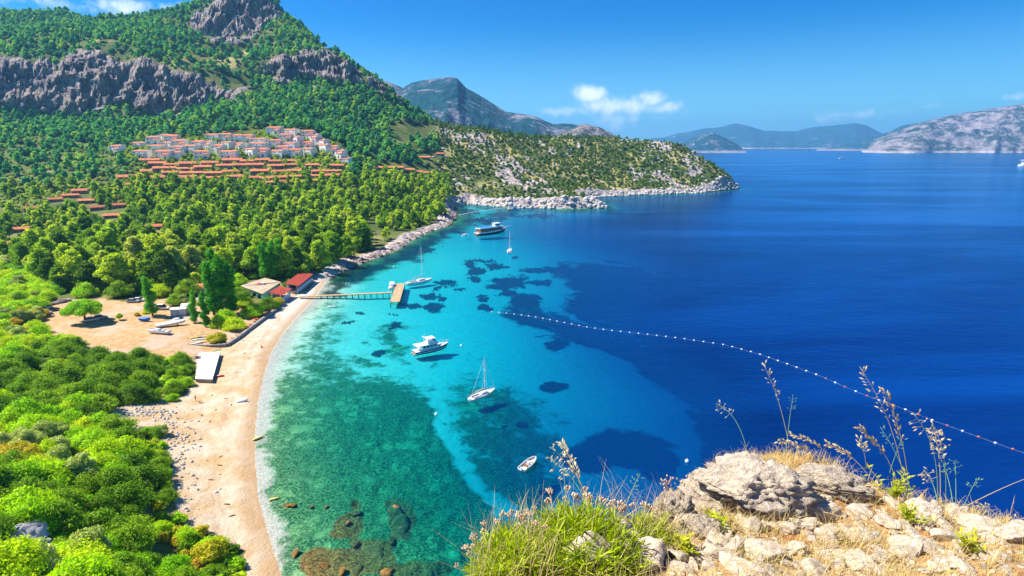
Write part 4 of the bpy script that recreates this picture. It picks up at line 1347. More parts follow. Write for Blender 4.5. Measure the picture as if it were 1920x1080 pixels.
def white_house(w, d, h, var):
    t = thing('white_house', 'x', 'house')
    mb = MB()
    mb.box(-w / 2, w / 2, -d / 2, d / 2, -4, h)
    # gable triangles inside the roof, stepped side parapets, chimney
    for sx in (-1, 1):
        mb.box(sx * w / 2 - .18, sx * w / 2 + .18, -d / 2 - .25, -d / 6, -4, h + .35)
        mb.box(sx * w / 2 - .18, sx * w / 2 + .18, -d / 6, d / 2 + .1, -4, h + 1.25)
    if var % 2:
        mb.box(-w * .1, w * .28, -d / 2 - 1.9, -d / 2, -4, h * .48)
        mb.box(-w * .1 - .1, w * .28 + .1, -d / 2 - 2.0, -d / 2 - 1.85, h * .48, h * .48 + .8)
    else:
        mb.box(w * .12, w * .5, -d / 2 - 2.4, -d / 2, -4, h * .62)
    mb.box(w * .2, w * .2 + .8, d * .1, d * .1 + .8, h, h + 2.0)
    mb.obj('wall', M['wall'], t)
    rf = MB()
    rf.add([(-w / 2 + .2, -d / 2 - .3, h - .1), (w / 2 - .2, -d / 2 - .3, h - .1), (w / 2 - .2, d / 2 - .2, h + 1.1), (-w / 2 + .2, d / 2 - .2, h + 1.1),
            (-w / 2 + .2, -d / 2 - .3, h + .12), (w / 2 - .2, -d / 2 - .3, h + .12), (w / 2 - .2, d / 2 - .2, h + 1.35), (-w / 2 + .2, d / 2 - .2, h + 1.35)],
           [(0, 3, 2, 1), (4, 5, 6, 7), (0, 1, 5, 4), (1, 2, 6, 5), (2, 3, 7, 6), (3, 0, 4, 7)])
    if var % 2 == 0:
        rf.add([(w * .12 - .2, -d / 2 - 2.7, h * .62), (w * .5 + .2, -d / 2 - 2.7, h * .62), (w * .5 + .2, -d / 2, h * .62 + .75), (w * .12 - .2, -d / 2, h * .62 + .75),
                (w * .12 - .2, -d / 2 - 2.7, h * .62 + .2), (w * .5 + .2, -d / 2 - 2.7, h * .62 + .2), (w * .5 + .2, -d / 2, h * .62 + .95), (w * .12 - .2, -d / 2, h * .62 + .95)],
               [(0, 3, 2, 1), (4, 5, 6, 7), (0, 1, 5, 4), (1, 2, 6, 5), (2, 3, 7, 6), (3, 0, 4, 7)])
    rf.obj('roof', M['tileroof'], t)
    for x, z0, z1, ww in [(-w * .33, h * .64, h * .82, .9), (w * .02, h * .64, h * .82, .9), (-w * .33, h * .14, h * .36, 1.0)]:
        MB().box(x - ww / 2, x + ww / 2, -d / 2 - .05, -d / 2 + .1, z0, z1).obj('window', M['window'], t)
    if var % 2:
        MB().box(w * .05, w * .05 + 1.1, -d / 2 - 2.04, -d / 2 - 1.86, 0, 2.1).obj('door', M['doorwood'], t)
    else:
        MB().box(w * .25, w * .25 + 1.2, -d / 2 - 2.45, -d / 2 - 2.3, 0, 2.1).obj('door', M['doorwood'], t)
    return t


def terrace_house(w):
    t = thing('terrace_house', 'x', 'house')
    d, h = 6.2, 2.7
    mb = MB().box(-w / 2, w / 2, -d / 2, d / 2, -3, h)
    mb.obj('wall', M['stonewall'], t)
    pitched(MB(), w, d, h + .25, 1.45, .7).obj('roof', M['tileroof'], t)
    MB().box(-w / 2 - .8, -w / 2 - .45, -d / 2 - 2.0, -d / 2 + 2.2, -3, h - .2, ty=.9).obj('side_wall', M['wall'], t)
    for k in range(3):
        x = w * (-.3 + .3 * k)
        if k == 1:
            MB().box(x - .6, x + .6, -d / 2 - .06, -d / 2 + .1, 0, 2.1).obj('door', M['doorwood'], t)
        else:
            MB().box(x - .8, x + .8, -d / 2 - .06, -d / 2 + .1, .8, 2.1).obj('window', M['window'], t)
    return t


WH = [white_house(11, 8, 6.4, 0), white_house(12, 8, 6.0, 1), white_house(9, 8, 7.0, 2), white_house(10.5, 9, 6.2, 3)]
TH = [terrace_house(15.0), terrace_house(18.0)]
first = set()


def put_house(protos, k, u, v, wpx, label, group):
    p = G(u, v)
    pr = protos[k % len(protos)]
    yaw = -math.atan2(p[0], p[1]) + random.choice([-.95, -.8, -.7, -.6, -.5, -.35] if protos is WH else [-.12, -.05, .05])
    dist = math.hypot(p[0], p[1])
    w0 = wpx * dist / FPX
    base = [11, 12, 9, 10.5][k % 4] * .68 if protos is WH else [15, 18][k % 2] * 1.3
    s = min(max(w0 / base, .5), 1.7)
    sc = (s, min(s, 1.1), min(max(s, .85), 1.12) * random.uniform(.85, 1.2))
    if pr.name not in first:
        first.add(pr.name)
        pr.location, pr.rotation_euler, pr.scale = p, (0, 0, yaw), sc
        pr['label'], pr['group'] = label, group
        return pr
    return dup(pr, label, p, yaw, sc, group)


ORD = ['first', 'second', 'third', 'fourth', 'fifth', 'sixth', 'seventh', 'eighth', 'ninth', 'tenth', 'eleventh', 'twelfth', 'thirteenth', 'fourteenth']
ROWS_W = [('top row under the pines', [(516, 252, 26), (545, 253, 26), (579, 257, 20)]),
          ('second row from the top', [(311, 263, 12), (325, 268, 16), (404, 263, 22), (425, 265, 26), (447, 266, 16), (464, 266, 20), (486, 271, 22), (537, 265, 22), (556, 266, 18), (589, 266, 20)]),
          ('third row from the top', [(260, 277, 26), (290, 271, 26), (319, 278, 20), (339, 277, 18), (375, 278, 18), (393, 279, 18), (427, 277, 20), (449, 280, 20), (485, 280, 22), (517, 274, 24), (546, 279, 20), (576, 277, 18), (602, 274, 20)]),
          ('second row from the bottom', [(222, 288, 32), (296, 284, 20), (335, 286, 20), (357, 285, 24), (412, 285, 18), (472, 290, 20), (532, 286, 18), (609, 283, 18), (624, 288, 18)]),
          ('bottom row above the tiled terraces', [(267, 294, 30), (309, 298, 32), (330, 298, 18), (380, 297, 28), (430, 296, 26), (490, 294, 30), (520, 293, 24), (554, 292, 22), (577, 290, 22), (637, 296, 20), (649, 307, 14)])]
k = 0
for rname, row in ROWS_W:
    for i, (u, v, wp) in enumerate(row):
        put_house(WH, k, u, v, wp * .86, 'white house with orange roof, %s from left in the %s' % (ORD[i], rname), 'white houses of the hillside village')
        k += 1
ROWS_T = [('uppermost terrace row', [(281, 305, 34), (296, 311, 30), (323, 312, 28), (352, 312, 30), (394, 309, 32), (437, 306, 36), (467, 306, 32), (493, 305, 28), (516, 306, 24), (548, 305, 22)]),
          ('second terrace row', [(310, 320, 40), (350, 320, 34), (381, 318, 32), (425, 315, 36), (451, 314, 28), (479, 314, 34), (517, 315, 32), (545, 313, 26), (586, 313, 28), (630, 314, 34)]),
          ('third terrace row', [(285, 325, 38), (319, 327, 28), (360, 329, 40), (403, 329, 38), (434, 326, 34), (488, 326, 36), (526, 325, 34), (553, 325, 28), (598, 325, 30), (627, 324, 30)]),
          ('fourth terrace row', [(246, 338, 50), (292, 338, 34), (345, 339, 38), (394, 337, 36), (438, 336, 38), (476, 337, 30), (501, 337, 28), (526, 337, 30), (554, 334, 26), (596, 333, 28), (623, 333, 30)]),
          ('lowest terrace row above the pines', [(255, 351, 30), (309, 352, 32), (512, 345, 28), (533, 345, 22), (592, 342, 30)]),
          ('red roofed row below the headland', [(694, 318, 20), (722, 318, 30), (745, 318, 28), (768, 322, 22), (786, 326, 18), (803, 327, 22)]),
          ('red roofed pair on the dry slope', [(797, 298, 24), (825, 291, 20)]),
          ('scattered houses among the left pines', [(20, 462, 30), (42, 434, 30), (133, 370, 26), (166, 380, 30), (183, 394, 24), (212, 408, 30), (225, 389, 24), (290, 430, 28), (60, 395, 22), (150, 362, 24), (105, 378, 22)])]
for rname, row in ROWS_T:
    for i, (u, v, wp) in enumerate(row):
        put_house(TH, i + len(rname), u, v, wp, 'low terracotta house, %s from left in the %s' % (ORD[i], rname), 'low terracotta roofed houses')

# garden trees between the houses
x, y, z, u, v = jitter_points(VILLAGE, 5.5, seed=21)
far_houses = np.array([(a, b) for _, rw in ROWS_W + ROWS_T for a, b, _c in rw])
dd = np.min(np.hypot((u[:, None] - far_houses[None, :, 0]) / 1.6, v[:, None] - 3 - far_houses[None, :, 1] + 6), axis=1)
kp = (dd > 3.9) | ((dd > 1.2) & (RNG.random(len(x)) < .4))
scatter_stuff('garden_greenery', np.stack([x, y, z - .3], 1)[kp], RNG.uniform(.35, 1.15, kp.sum()), RNG.uniform(0, 6.28, kp.sum()),
              [crown_mesh('garden', dome(s, 2.8, 4.5, 6), 260, .5, M['pine'], s, core=.8, sub=1) for s in (101, 102)], 'small garden trees and hedges filling the gaps between the village houses', 'greenery')

# thin pale poles standing in the wood above the village
for u0, v0, hpx in [(113, 258, 18), (88, 264, 14), (250, 250, 16), (414, 243, 18), (358, 243, 10)]:
    p = G(u0, v0)
    hh_ = hpx * math.hypot(p[0], p[1]) / FPX
    t = thing('utility_pole', 'thin pale pole, %s' % {113: 'tallest one standing in the wood at the far left above the olives', 88: 'short one beside the tallest pole at the far left', 250: 'lone one left of the white village', 414: 'one right above the middle of the village', 358: 'short one behind the upper village houses'}[u0], 'pole', p, 0, 'pale poles in the wood')
    MB().tube([(0, 0, -1), (0, 0, hh_)], [.25, .16], 8).obj('pole', M['alu'], t)
    MB().box(-1.0, 1.0, -.1, .1, hh_ * .9, hh_ * .9 + .18).obj('crossarm', M['greybark'], t)

# ================================================================== BEACH BUILDINGS
def frame_from(pa, pb):
    """origin, yaw and length of the segment pa -> pb (local x along it)"""
    d = np.array(pb) - np.array(pa)
    return (np.array(pa) + np.array(pb)) / 2, math.atan2(d[1], d[0]), math.hypot(d[0], d[1])


def red_pavilion(ua, va, ub, vb, depth, label):
    a, b = P(ua, va, .8), P(ub, vb, .8)
    c, yaw, L = frame_from(a, b)
    t = thing('beach_pavilion', label, 'building', (c[0], c[1], 0.5), yaw)
    # seaward edge on y=0, land side on +y
    MB().box(-L / 2, L / 2, 0, depth, -1, 1.1).obj('terrace', M['concrete'], t)
    MB().box(-L / 2 + .2, L / 2 - .2, depth - .3, depth, 1.1, 4.6).obj('wall', M['wall'], t)
    MB().box(-L / 2, L / 2, -.06, .12, 1.1, 2.2).obj('parapet', paint_bluewhite, t)
    n = max(3, int(L / 3))
    for i in range(n):
        x = -L / 2 + .3 + (L - .6) * i / (n - 1)
        MB().box(x - .12, x + .12, .2, .44, 1.1, 3.9).obj('post', M['white'], t)
    r = MB()
    r.add([(-L / 2 - .6, -.7, 3.9), (L / 2 + .6, -.7, 3.9), (L / 2 + .6, depth + .5, 5.2), (-L / 2 - .6, depth + .5, 5.2), (-L / 2 - .6, -.7, 3.7), (L / 2 + .6, -.7, 3.7), (L / 2 + .6, depth + .5, 5.0), (-L / 2 - .6, depth + .5, 5.0)],
          [(0, 1, 2, 3), (4, 7, 6, 5), (0, 4, 5, 1), (1, 5, 6, 2), (2, 6, 7, 3), (3, 7, 4, 0)])
    rf = r.obj('roof', M['redroof'], t)
    ribs = MB()
    for i in range(int(L / 1.2)):
        x = -L / 2 + 1.2 * i
        ribs.add([(x, -.7, 3.905), (x + .08, -.7, 3.905), (x + .08, depth + .5, 5.205), (x, depth + .5, 5.205), (x, -.7, 3.98), (x + .08, -.7, 3.98), (x + .08, depth + .5, 5.28), (x, depth + .5, 5.28)],
                 [(4, 5, 6, 7), (0, 1, 5, 4), (1, 2, 6, 5), (2, 3, 7, 6), (3, 0, 4, 7)])
    ribs.obj('roof_seam', M['redroof'], rf)
    for i in range(3):
        x = L * (-.3 + .3 * i)
        MB().box(x - .9, x + .9, depth - .36, depth - .2, 1.9, 3.4).obj('window', M['window'], t)
    return t


paint_bluewhite = paint('pale_blue_parapet', (0.5, 0.62, 0.75), .7, .04)
# seaward corner order keeps the land on local +y
red_pavilion(559, 549, 585, 527, 5.2, 'longer red roofed beach pavilion on the sand at the root of the jetty')
red_pavilion(528, 567, 545, 556, 4.6, 'shorter red roofed beach pavilion left of the jetty beside the tan roof')

cs = [P(451, 536, 4.2), P(497, 521, 4.2), P(527, 529, 4.2), P(492, 551, 4.2)]
t = thing('restaurant', 'large flat tan roofed restaurant between the tall poplars and the red roofs', 'building', (np.mean([c[0] for c in cs]), np.mean([c[1] for c in cs]), 0))
ox, oy = t.location.x, t.location.y
pl = [(c[0] - ox, c[1] - oy) for c in cs][::-1]
MB().prism([(a * .94, b * .94) for a, b in pl], -1, 4.0).obj('wall', M['teal'], t)
rf = MB().prism(pl, 4.0, 4.3).obj('roof', M['tanroof'], t)
MB().tube([(pl[1][0] * .8, pl[1][1] * .8, 4.3), (0, 0, 4.55), (pl[3][0] * .8, pl[3][1] * .8, 4.3)], .35, 6).obj('ridge_strip', M['beige'], rf)
MB().box(-1.2, 1.2, -.8, .8, 4.3, 5.2).obj('rooftop_unit', M['concrete'], rf)
e0, e1 = Vector((*pl[0], 2)), Vector((*pl[3], 2))
for i in range(4):
    q = e0.lerp(e1, .15 + .23 * i)
    MB().box(q.x * .955 - .7, q.x * .955 + .7, q.y * .955 - .7, q.y * .955 + .7, .9, 3).obj('window', M['window'], t)

# round red parasol in front of the tan roof, and a ball lamp on it
p = P(489, 549, 0)
t = thing('parasol', 'red parasol in front of the tan roofed restaurant', 'parasol', (p[0], p[1], 1.0))
MB().tube([(0, 0, 0), (0, 0, 4.3)], .06, 6).obj('pole', M['white'], t)
mb = MB()
rg8 = [(1.7 * math.cos(i * math.pi / 4), 1.7 * math.sin(i * math.pi / 4), 3.7) for i in range(8)]
mb.add([(0, 0, 4.5)] + rg8 + [(0, 0, 4.35)], [(0, 1 + i, 1 + (i + 1) % 8) for i in range(8)] + [(9, 1 + (i + 1) % 8, 1 + i) for i in range(8)])
mb.obj('canopy', M['red'], t)

# the white concrete platform
cs = [P(372, 662, 2.0), P(413, 659, 2.0), P(398, 711, 2.0), P(366, 710, 2.0)]
t = thing('concrete_platform', 'white concrete platform raised above the sand beside the thicket', 'platform', (np.mean([c[0] for c in cs]), np.mean([c[1] for c in cs]), 0))
pl = [(c[0] - t.location.x, c[1] - t.location.y) for c in cs][::-1]
MB().prism([(a * .985, b * .985) for a, b in pl], -1.5, 1.85).obj('wall', M['seawall'], t)
MB().prism(pl, 1.85, 2.0).obj('slab', M['wall'], t)
p = P(372, 676, 2.0)
t = thing('sign_board', 'small white board with a red patch standing on the white platform', 'sign', (p[0], p[1], 2.0), .2)
for sx in (-.8, .8):
    MB().tube([(sx, 0, 0), (sx, 0, 1.6)], .05, 6).obj('post', M['alu'], t)
bd = MB().box(-1.1, 1.1, -.06, -.055 + .08, .5, 1.7).obj('panel', M['white'], t)
MB().box(-.55, .45, -.085, -.062, .7, 1.4).obj('patch', M['red'], bd)
p = P(411, 710, 0)
t = thing('kayak', 'small red and white canoe lying at the foot of the white platform', 'kayak', (p[0], p[1], .25 + max(0, float(zf(p[0], p[1])))), .3)
MB().ell((0, 0, 0), (1.7, .42, .28), 12, 6).obj('hull', M['red'], t, True)
MB().ell((0, 0, .12), (.6, .26, .2), 10, 6).obj('cockpit', M['white'], t, True)

# low stone sea wall in front of the sunbathing terrace
wall_px = [(352, 652), (395, 652), (425, 650), (447, 636), (470, 618), (490, 603), (505, 592), (519, 582)]
wp = [P(a, b, .6) for a, b in wall_px]
mb = MB()
for a, b in zip(wp[:-1], wp[1:]):
    a, b = Vector(a), Vector(b)
    d = (b - a).normalized() * .5
    nn = Vector((-d.y, d.x, 0))
    q = [a - nn, b - nn, b + nn, a + nn]
    mb.add([(v.x, v.y, -.6) for v in q] + [(v.x, v.y, 1.75) for v in q], [(0, 3, 2, 1), (4, 5, 6, 7), (0, 1, 5, 4), (1, 2, 6, 5), (2, 3, 7, 6), (3, 0, 4, 7)])
tag(mb.obj('sea_wall', M['seawall']), 'long low stone wall between the sunbathing terrace and the sand', 'wall')

# jetty
a, b = P(560, 556, 1.3), P(735, 548, 1.3)
c, yaw, L = frame_from(a, b)
t = thing('jetty', 'long narrow wooden jetty with a cross piece at its seaward end', 'jetty', (c[0], c[1], 0), yaw)


def planks(mb, x0, x1, y0, y1, z, along_x=True, w=.32):
    n = max(1, int(((x1 - x0) if along_x else (y1 - y0)) / w))
    for i in range(n):
        zz = z + random.uniform(-.015, .015)
        if along_x:
            p0 = x0 + (x1 - x0) * i / n
            mb.box(p0, p0 + (x1 - x0) / n * .9, y0, y1, zz - .1, zz)
        else:
            p0 = y0 + (y1 - y0) * i / n
            mb.box(x0, x1, p0, p0 + (y1 - y0) / n * .9, zz - .1, zz)


mb = MB()
planks(mb, -L / 2, L / 2, -1.1, 1.1, 1.3)
mb.box(-L / 2, L / 2, -.9, -.7, .95, 1.18)
mb.box(-L / 2, L / 2, .7, .9, .95, 1.18)
mb.obj('walkway', M['plank'], t)
ha, hb = P(740, 566, 1.4), P(751, 531, 1.4)
inv = Matrix.Rotation(-yaw, 4, 'Z')
ha, hb = inv @ Vector((ha[0] - c[0], ha[1] - c[1], 0)), inv @ Vector((hb[0] - c[0], hb[1] - c[1], 0))
hc, hd = (ha + hb) / 2, (hb - ha)
hy = math.atan2(hd.y, hd.x)
mb = MB()
planks(mb, -hd.length / 2, hd.length / 2, -2.2, 2.2, 1.42, False)
mb.box(-hd.length / 2, hd.length / 2, -1.9, -1.6, 1.0, 1.3)
mb.box(-hd.length / 2, hd.length / 2, 1.6, 1.9, 1.0, 1.3)
rot = Matrix.Translation(hc) @ Matrix.Rotation(hy, 4, 'Z')
mb.v = [tuple(rot @ Vector(v)) for v in mb.v]
mb.obj('cross_piece', M['plank'], t)
for i in range(15):
    x = -L / 2 + L * (i + .5) / 15
    if x < -L / 2 + 9:
        continue
    for sy in (-.95, .95):
        MB().tube([(x, sy, -4), (x, sy, 1.12)], .14, 8).obj('piling', M['piling'], t)
for i in range(6):
    for sy in (-1.9, 1.9):
        q = rot @ Vector((-hd.length / 2 + .5 + (hd.length - 1) * i / 5, sy, 0))
        MB().tube([(q.x, q.y, -4), (q.x, q.y, 1.25)], .17, 8).obj('piling', M['piling'], t)
for i in range(4):
    q = rot @ Vector((-hd.length / 2 + .6 + (hd.length - 1.2) * i / 3, 1.8, 0))
    MB().tube([(q.x, q.y, 1.4), (q.x, q.y, 1.85)], .12, 8).obj('bollard', M['black'], t)


# ================================================================== BOATS
def hull(L, B, h0, h1, draft, stern=.86, rake=.08, full=.7, n=18, top=1.0, bot=None, botf=None):
    mb, dk = MB(), MB()
    rows, gun = [], []
    for i in range(n + 1):
        s = i / n
        b = B / 2 * ((stern + (1 - stern) * math.sin(min(1, s / .45) * math.pi / 2)) if s < .45 else max(.015, math.cos((s - .45) / .55 * math.pi / 2) ** full))
        h = h0 + (h1 - h0) * s * s
        kd = -draft * (1 - s ** 5) * (1 - .4 * (1 - s) ** 3)
        x = -L / 2 + L * s
        pts = []
        for f, z in ((1.0, h * top), (.98, h * .5), (.84, 0), (.45, kd * .6), (0, kd)):
            if bot is not None and z < bot:
                z = bot
            if botf is not None:
                z = max(z, botf * h)
            xx = x - rake * L * s ** 3 * (h - z) / (h + draft)
            pts.append((xx, b * f, z))
        rows.append(pts)
        gun.append((x, b, h))
    m = len(rows[0])
    base = 0
    for pts in rows:
        mb.v += pts + [(x, -y, z) for x, y, z in pts]
    for i in range(n):
        for k in range(m - 1):
            a = i * 2 * m + k
            b_ = a + 2 * m
            mb.f += [(a, a + 1, b_ + 1, b_), (a + m, b_ + m, b_ + m + 1, a + m + 1)]
    mb.f += [(k, k + m, k + m + 1, k + 1) for k in range(m - 1)]
    for i, (x, b, h) in enumerate(gun):
        dk.v += [(x + (.06 if i == 0 else 0), b * .95, h - .1), (x + (.06 if i == 0 else 0), -b * .95, h - .1)]
        if i:
            dk.f.append((2 * i - 2, 2 * i - 1, 2 * i + 1, 2 * i))
    return mb, dk, gun


def rail(gun, z, s0, s1, r=.03, inset=.94):
    mb = MB()
    n = len(gun) - 1
    i0_, i1_ = int(s0 * n), int(s1 * n)
    for sg_ in (1, -1):
        pts = [(x, sg_ * b * inset, h + z) for x, b, h in gun[i0_:i1_ + 1]]
        mb.tube(pts, r, 5)
        for q, g in zip(pts[::2], gun[i0_:i1_ + 1:2]):
            mb.tube([(q[0], q[1], g[2] - .1), q], r * .9, 4)
    return mb


def boat_frame(us, vs, ub, vb):
    a, b = P(us, vs), P(ub, vb)
    return frame_from(a, b)


def sailing_yacht(us, vs, ub, vb, mast_px, label, cover='beige', boom_side=1):
    c, yaw, L = boat_frame(us, vs, ub, vb)
    t = thing('sailing_yacht', label, 'sailing boat', (c[0], c[1], 0), yaw)
    B = L * .29
    h0, h1 = L * .075, L * .1
    hb, dk, gun = hull(L, B, h0, h1, L * .09, .72, .1, .75)
    ho = hb.obj('hull', M['gel'], t, True)
    st, _, _ = hull(L * 1.002, B * 1.012, h0, h1, L * .01, .72, .1, .75, top=.84, botf=.7)
    st.obj('stripe', M['canvas'], ho)
    dk.obj('deck', M['deck'], t)
    zc = h0 - .1
    cab = MB().box(-L * .08, L * .2, -B * .27, B * .27, zc, zc + L * .055, tx=L * .03, ty=B * .05)
    cb = cab.obj('coachroof', M['gel'], t)
    wn = MB()
    for sy in (-1, 1):
        wn.box(-L * .05, L * .14, sy * B * .262 - .03, sy * B * .262 + .03, zc + L * .018, zc + L * .038)
    wn.obj('window', M['glass'], cb)
    ck = MB().box(-L * .4, -L * .1, -B * .2, B * .2, zc - .02, zc + .06)
    ck.obj('cockpit', M['teak'], t)
    cm = MB()
    for sy in (-1, 1):
        cm.box(-L * .4, -L * .1, sy * B * .24 - .12, sy * B * .24 + .12, zc, zc + .42)
    cm.obj('coaming', M['gel'], t)
    w_ = MB()
    for i in range(16):
        a0, a1 = i * math.pi / 8, (i + 1) * math.pi / 8
        w_.tube([(-L * .3, math.cos(a0) * B * .16, zc + .7 + math.sin(a0) * B * .16), (-L * .3, math.cos(a1) * B * .16, zc + .7 + math.sin(a1) * B * .16)], .03, 4)
    w_.obj('steering_wheel', M['alu'], t)
    mast = mast_px
    mx_ = L * .1
    mo = MB().tube([(mx_, 0, zc), (mx_ - .15, 0, mast)], [L * .009 + .03, L * .006 + .03], 8).obj('mast', M['alu'], t)
    for f in (.38, .68):
        MB().tube([(mx_ - .05, -B * .22, mast * f), (mx_ - .05, B * .22, mast * f)], .04, 5).obj('spreader', M['alu'], mo)
    bz = zc + L * .12
    bo = MB().tube([(mx_, 0, bz), (-L * .28, boom_side * .2, bz + .1)], .08, 6).obj('boom', M['alu'], t)
    MB().tube([(mx_ - .1, 0, bz + .2), (-L * .1, boom_side * .1, bz + .26), (-L * .27, boom_side * .2, bz + .2)], [.24, .2, .1], 8).obj('sail_cover', M[cover], bo, True)
    MB().tube([(L * .49, 0, h1), (mx_ - .1, 0, mast * .97)], [.07, .05], 5).obj('forestay', M['white'], t)
    rg = MB().tube([(-L * .48, 0, h0), (mx_ - .1, 0, mast * .99)], .022, 4)
    for sy in (-1, 1):
        rg.tube([(mx_ - .3, sy * B * .45, h0), (mx_ - .05, sy * B * .22, mast * .38), (mx_ - .05, sy * B * .2, mast * .68), (mx_ - .1, 0, mast * .97)], .02, 4)
    rg.obj('rigging', M['alu'], t)
    rail(gun, .55, .02, .98, .022).obj('guard_rail', M['alu'], t)
    return t


t1 = sailing_yacht(881, 752, 928, 733, 11.5, 'white sailing yacht with a brown cockpit anchored in the middle of the bay', 'beige')
t2 = sailing_yacht(763, 534, 811, 526, 19.0, 'largest sailing yacht with a very tall mast lying off the jetty end', 'beige')
t3 = sailing_yacht(954, 475, 957, 469, 13.5, 'small white sailing yacht seen from astern below the wooden tour boat', 'beige')

# trawler yacht
c, yaw, L = boat_frame(776, 664, 841, 650)
t = thing('motor_yacht', 'white motor yacht with navy hull, flybridge and fishing poles in mid bay', 'motor yacht', (c[0], c[1], 0), yaw)
B = L * .31
h0, h1 = L * .085, L * .15
hb, dk, gun = hull(L, B, h0, h1, L * .07, .88, .1, .62)
ho = hb.obj('hull', M['navy'], t, True)
hull(L * 1.004, B * 1.015, h0, h1, L * .02, .88, .1, .62, botf=.88)[0].obj('topside_band', M['gel'], ho)
hull(L * 1.004, B * 1.012, h0, h1, L * .02, .88, .1, .62, top=.36, botf=.31)[0].obj('stripe', M['gel'], ho)
dk.obj('deck', M['deck'], t)
z1 = h0 - .05
cb = MB().box(-L * .32, L * .14, -B * .37, B * .37, z1, z1 + L * .13, tx=L * .015, ty=B * .02).obj('cabin', M['gel'], t)
mb = MB()
for sy in (-1, 1):
    for i in range(4):
        x0 = -L * .28 + i * L * .1
        mb.box(x0, x0 + L * .075, sy * B * .362 - .03, sy * B * .362 + .03, z1 + L * .06, z1 + L * .108)
mb.box(L * .125, L * .142, -B * .28, B * .28, z1 + L * .062, z1 + L * .11)
mb.obj('window', M['glass'], cb)
MB().box(-L * .46, L * .16, -B * .42, B * .42, z1 + L * .13, z1 + L * .142).obj('upper_deck', M['gel'], t)
MB().box(-L * .14, L * .12, -B * .34, B * .34, z1 + L * .142, z1 + L * .195, tx=.15, ty=.1).obj('flybridge', M['gel'], t)
MB().box(L * .06, L * .1, -B * .3, B * .3, z1 + L * .195, z1 + L * .225, tx=.1, sx=-.2).obj('windscreen', M['glass'], t)
for sx in (-.12, .06):
    for sy in (-1, 1):
        MB().tube([(L * sx, sy * B * .32, z1 + L * .19), (L * sx, sy * B * .3, z1 + L * .27)], .05, 5).obj('canopy_post', M['alu'], t)
MB().box(-L * .15, L * .09, -B * .36, B * .36, z1 + L * .27, z1 + L * .285, tx=.2, ty=.15).obj('canopy', M['white'], t)
for sy in (-1, 1):
    MB().tube([(-L * .45, sy * B * .4, z1), (-L * .45, sy * B * .4, z1 + L * .13)], .06, 5).obj('deck_post', M['alu'], t)
mo = MB().tube([(-L * .2, 0, z1 + L * .14), (-L * .23, 0, z1 + L * .4)], [.12, .06], 6).obj('mast', M['white'], t)
MB().ell((-L * .215, 0, z1 + L * .33), (.45, .45, .2), 10, 6).obj('radar', M['white'], mo, True)
for sy in (-1, 1):
    MB().tube([(-L * .25, sy * B * .38, z1 + L * .14), (-L * .52, sy * B * .75, z1 + L * .33)], [.05, .02], 5).obj('fishing_pole', M['alu'], t)
MB().tube([(-L * .1, B * .3, z1 + L * .14), (-L * .14, B * .3, z1 + L * .42)], .03, 4).obj('antenna', M['white'], t)
rail(gun, .8, .45, 1.0, .035).obj('bow_rail', M['alu'], t)
MB().box(-L * .54, -L * .49, -B * .36, B * .36, .15, .28).obj('swim_platform', M['teak'], t)
MB().box(L * .22, L * .3, -B * .12, B * .12, h1 * .8, h1 * .8 + .5, tx=.1, ty=.1).obj('deck_hatch', M['gel'], t)
MB().ell((L * .36, 0, h1 * .93), (.5, .35, .25), 8, 5).obj('anchor_winch', M['alu'], t, True)

# small open rib
c, yaw, L = boat_frame(978, 884, 1004, 862)
t = thing('open_motorboat', 'small pale open boat with an outboard engine floating near the cliff', 'boat', (c[0], c[1], 0.05), yaw)
B = L * .38
hb, dk, gun = hull(L, B, .55, .75, .3, .9, .05, .55)
hb.obj('hull', M['gel'], t, True)
dk.v = [(x, y * .8, z - .22) for x, y, z in dk.v]
dk.obj('floor', M['deck'], t)
mb = MB()
for sy in (-1, 1):
    mb.tube([(x, sy * b * .93, h) for x, b, h in gun[:-1]] + [(gun[-1][0], 0, gun[-1][2])], .17, 8)
mb.obj('tube', M['grey'], t, True)
MB().box(-.5, .2, -.35, .35, .3, 1.05, tx=.15, ty=.05).obj('console', M['white'], t)
MB().box(-1.3, -.85, -.5, .5, .3, .72).obj('seat', M['teak'], t)
MB().box(.5, 1.1, -.45, .45, .3, .6).obj('seat', M['beige'], t)
eng = MB().box(-L / 2 - .35, -L / 2 + .1, -.2, .2, .35, 1.05, tx=.06, ty=.04).obj('outboard_engine', M['white'], t)
MB().tube([(-L / 2 - .15, 0, .4), (-L / 2 - .18, 0, -.5)], .09, 6).obj('shaft', M['black'], eng)
MB().tube([(-L * .36, -.5, .5), (-L * .36, -.5, 1.6)], .03, 5).obj('flag_staff', M['alu'], t)
MB().box(-L * .36 - .5, -L * .36, -.51, -.49, 1.25, 1.6).obj('flag', M['red'], t)
w_ = MB()
for i in range(12):
    a0, a1 = i * math.pi / 6, (i + 1) * math.pi / 6
    w_.tube([(-.58, math.cos(a0) * .22, .95 + math.sin(a0) * .22), (-.58, math.cos(a1) * .22, .95 + math.sin(a1) * .22)], .025, 4)
w_.obj('steering_wheel', M['black'], t)

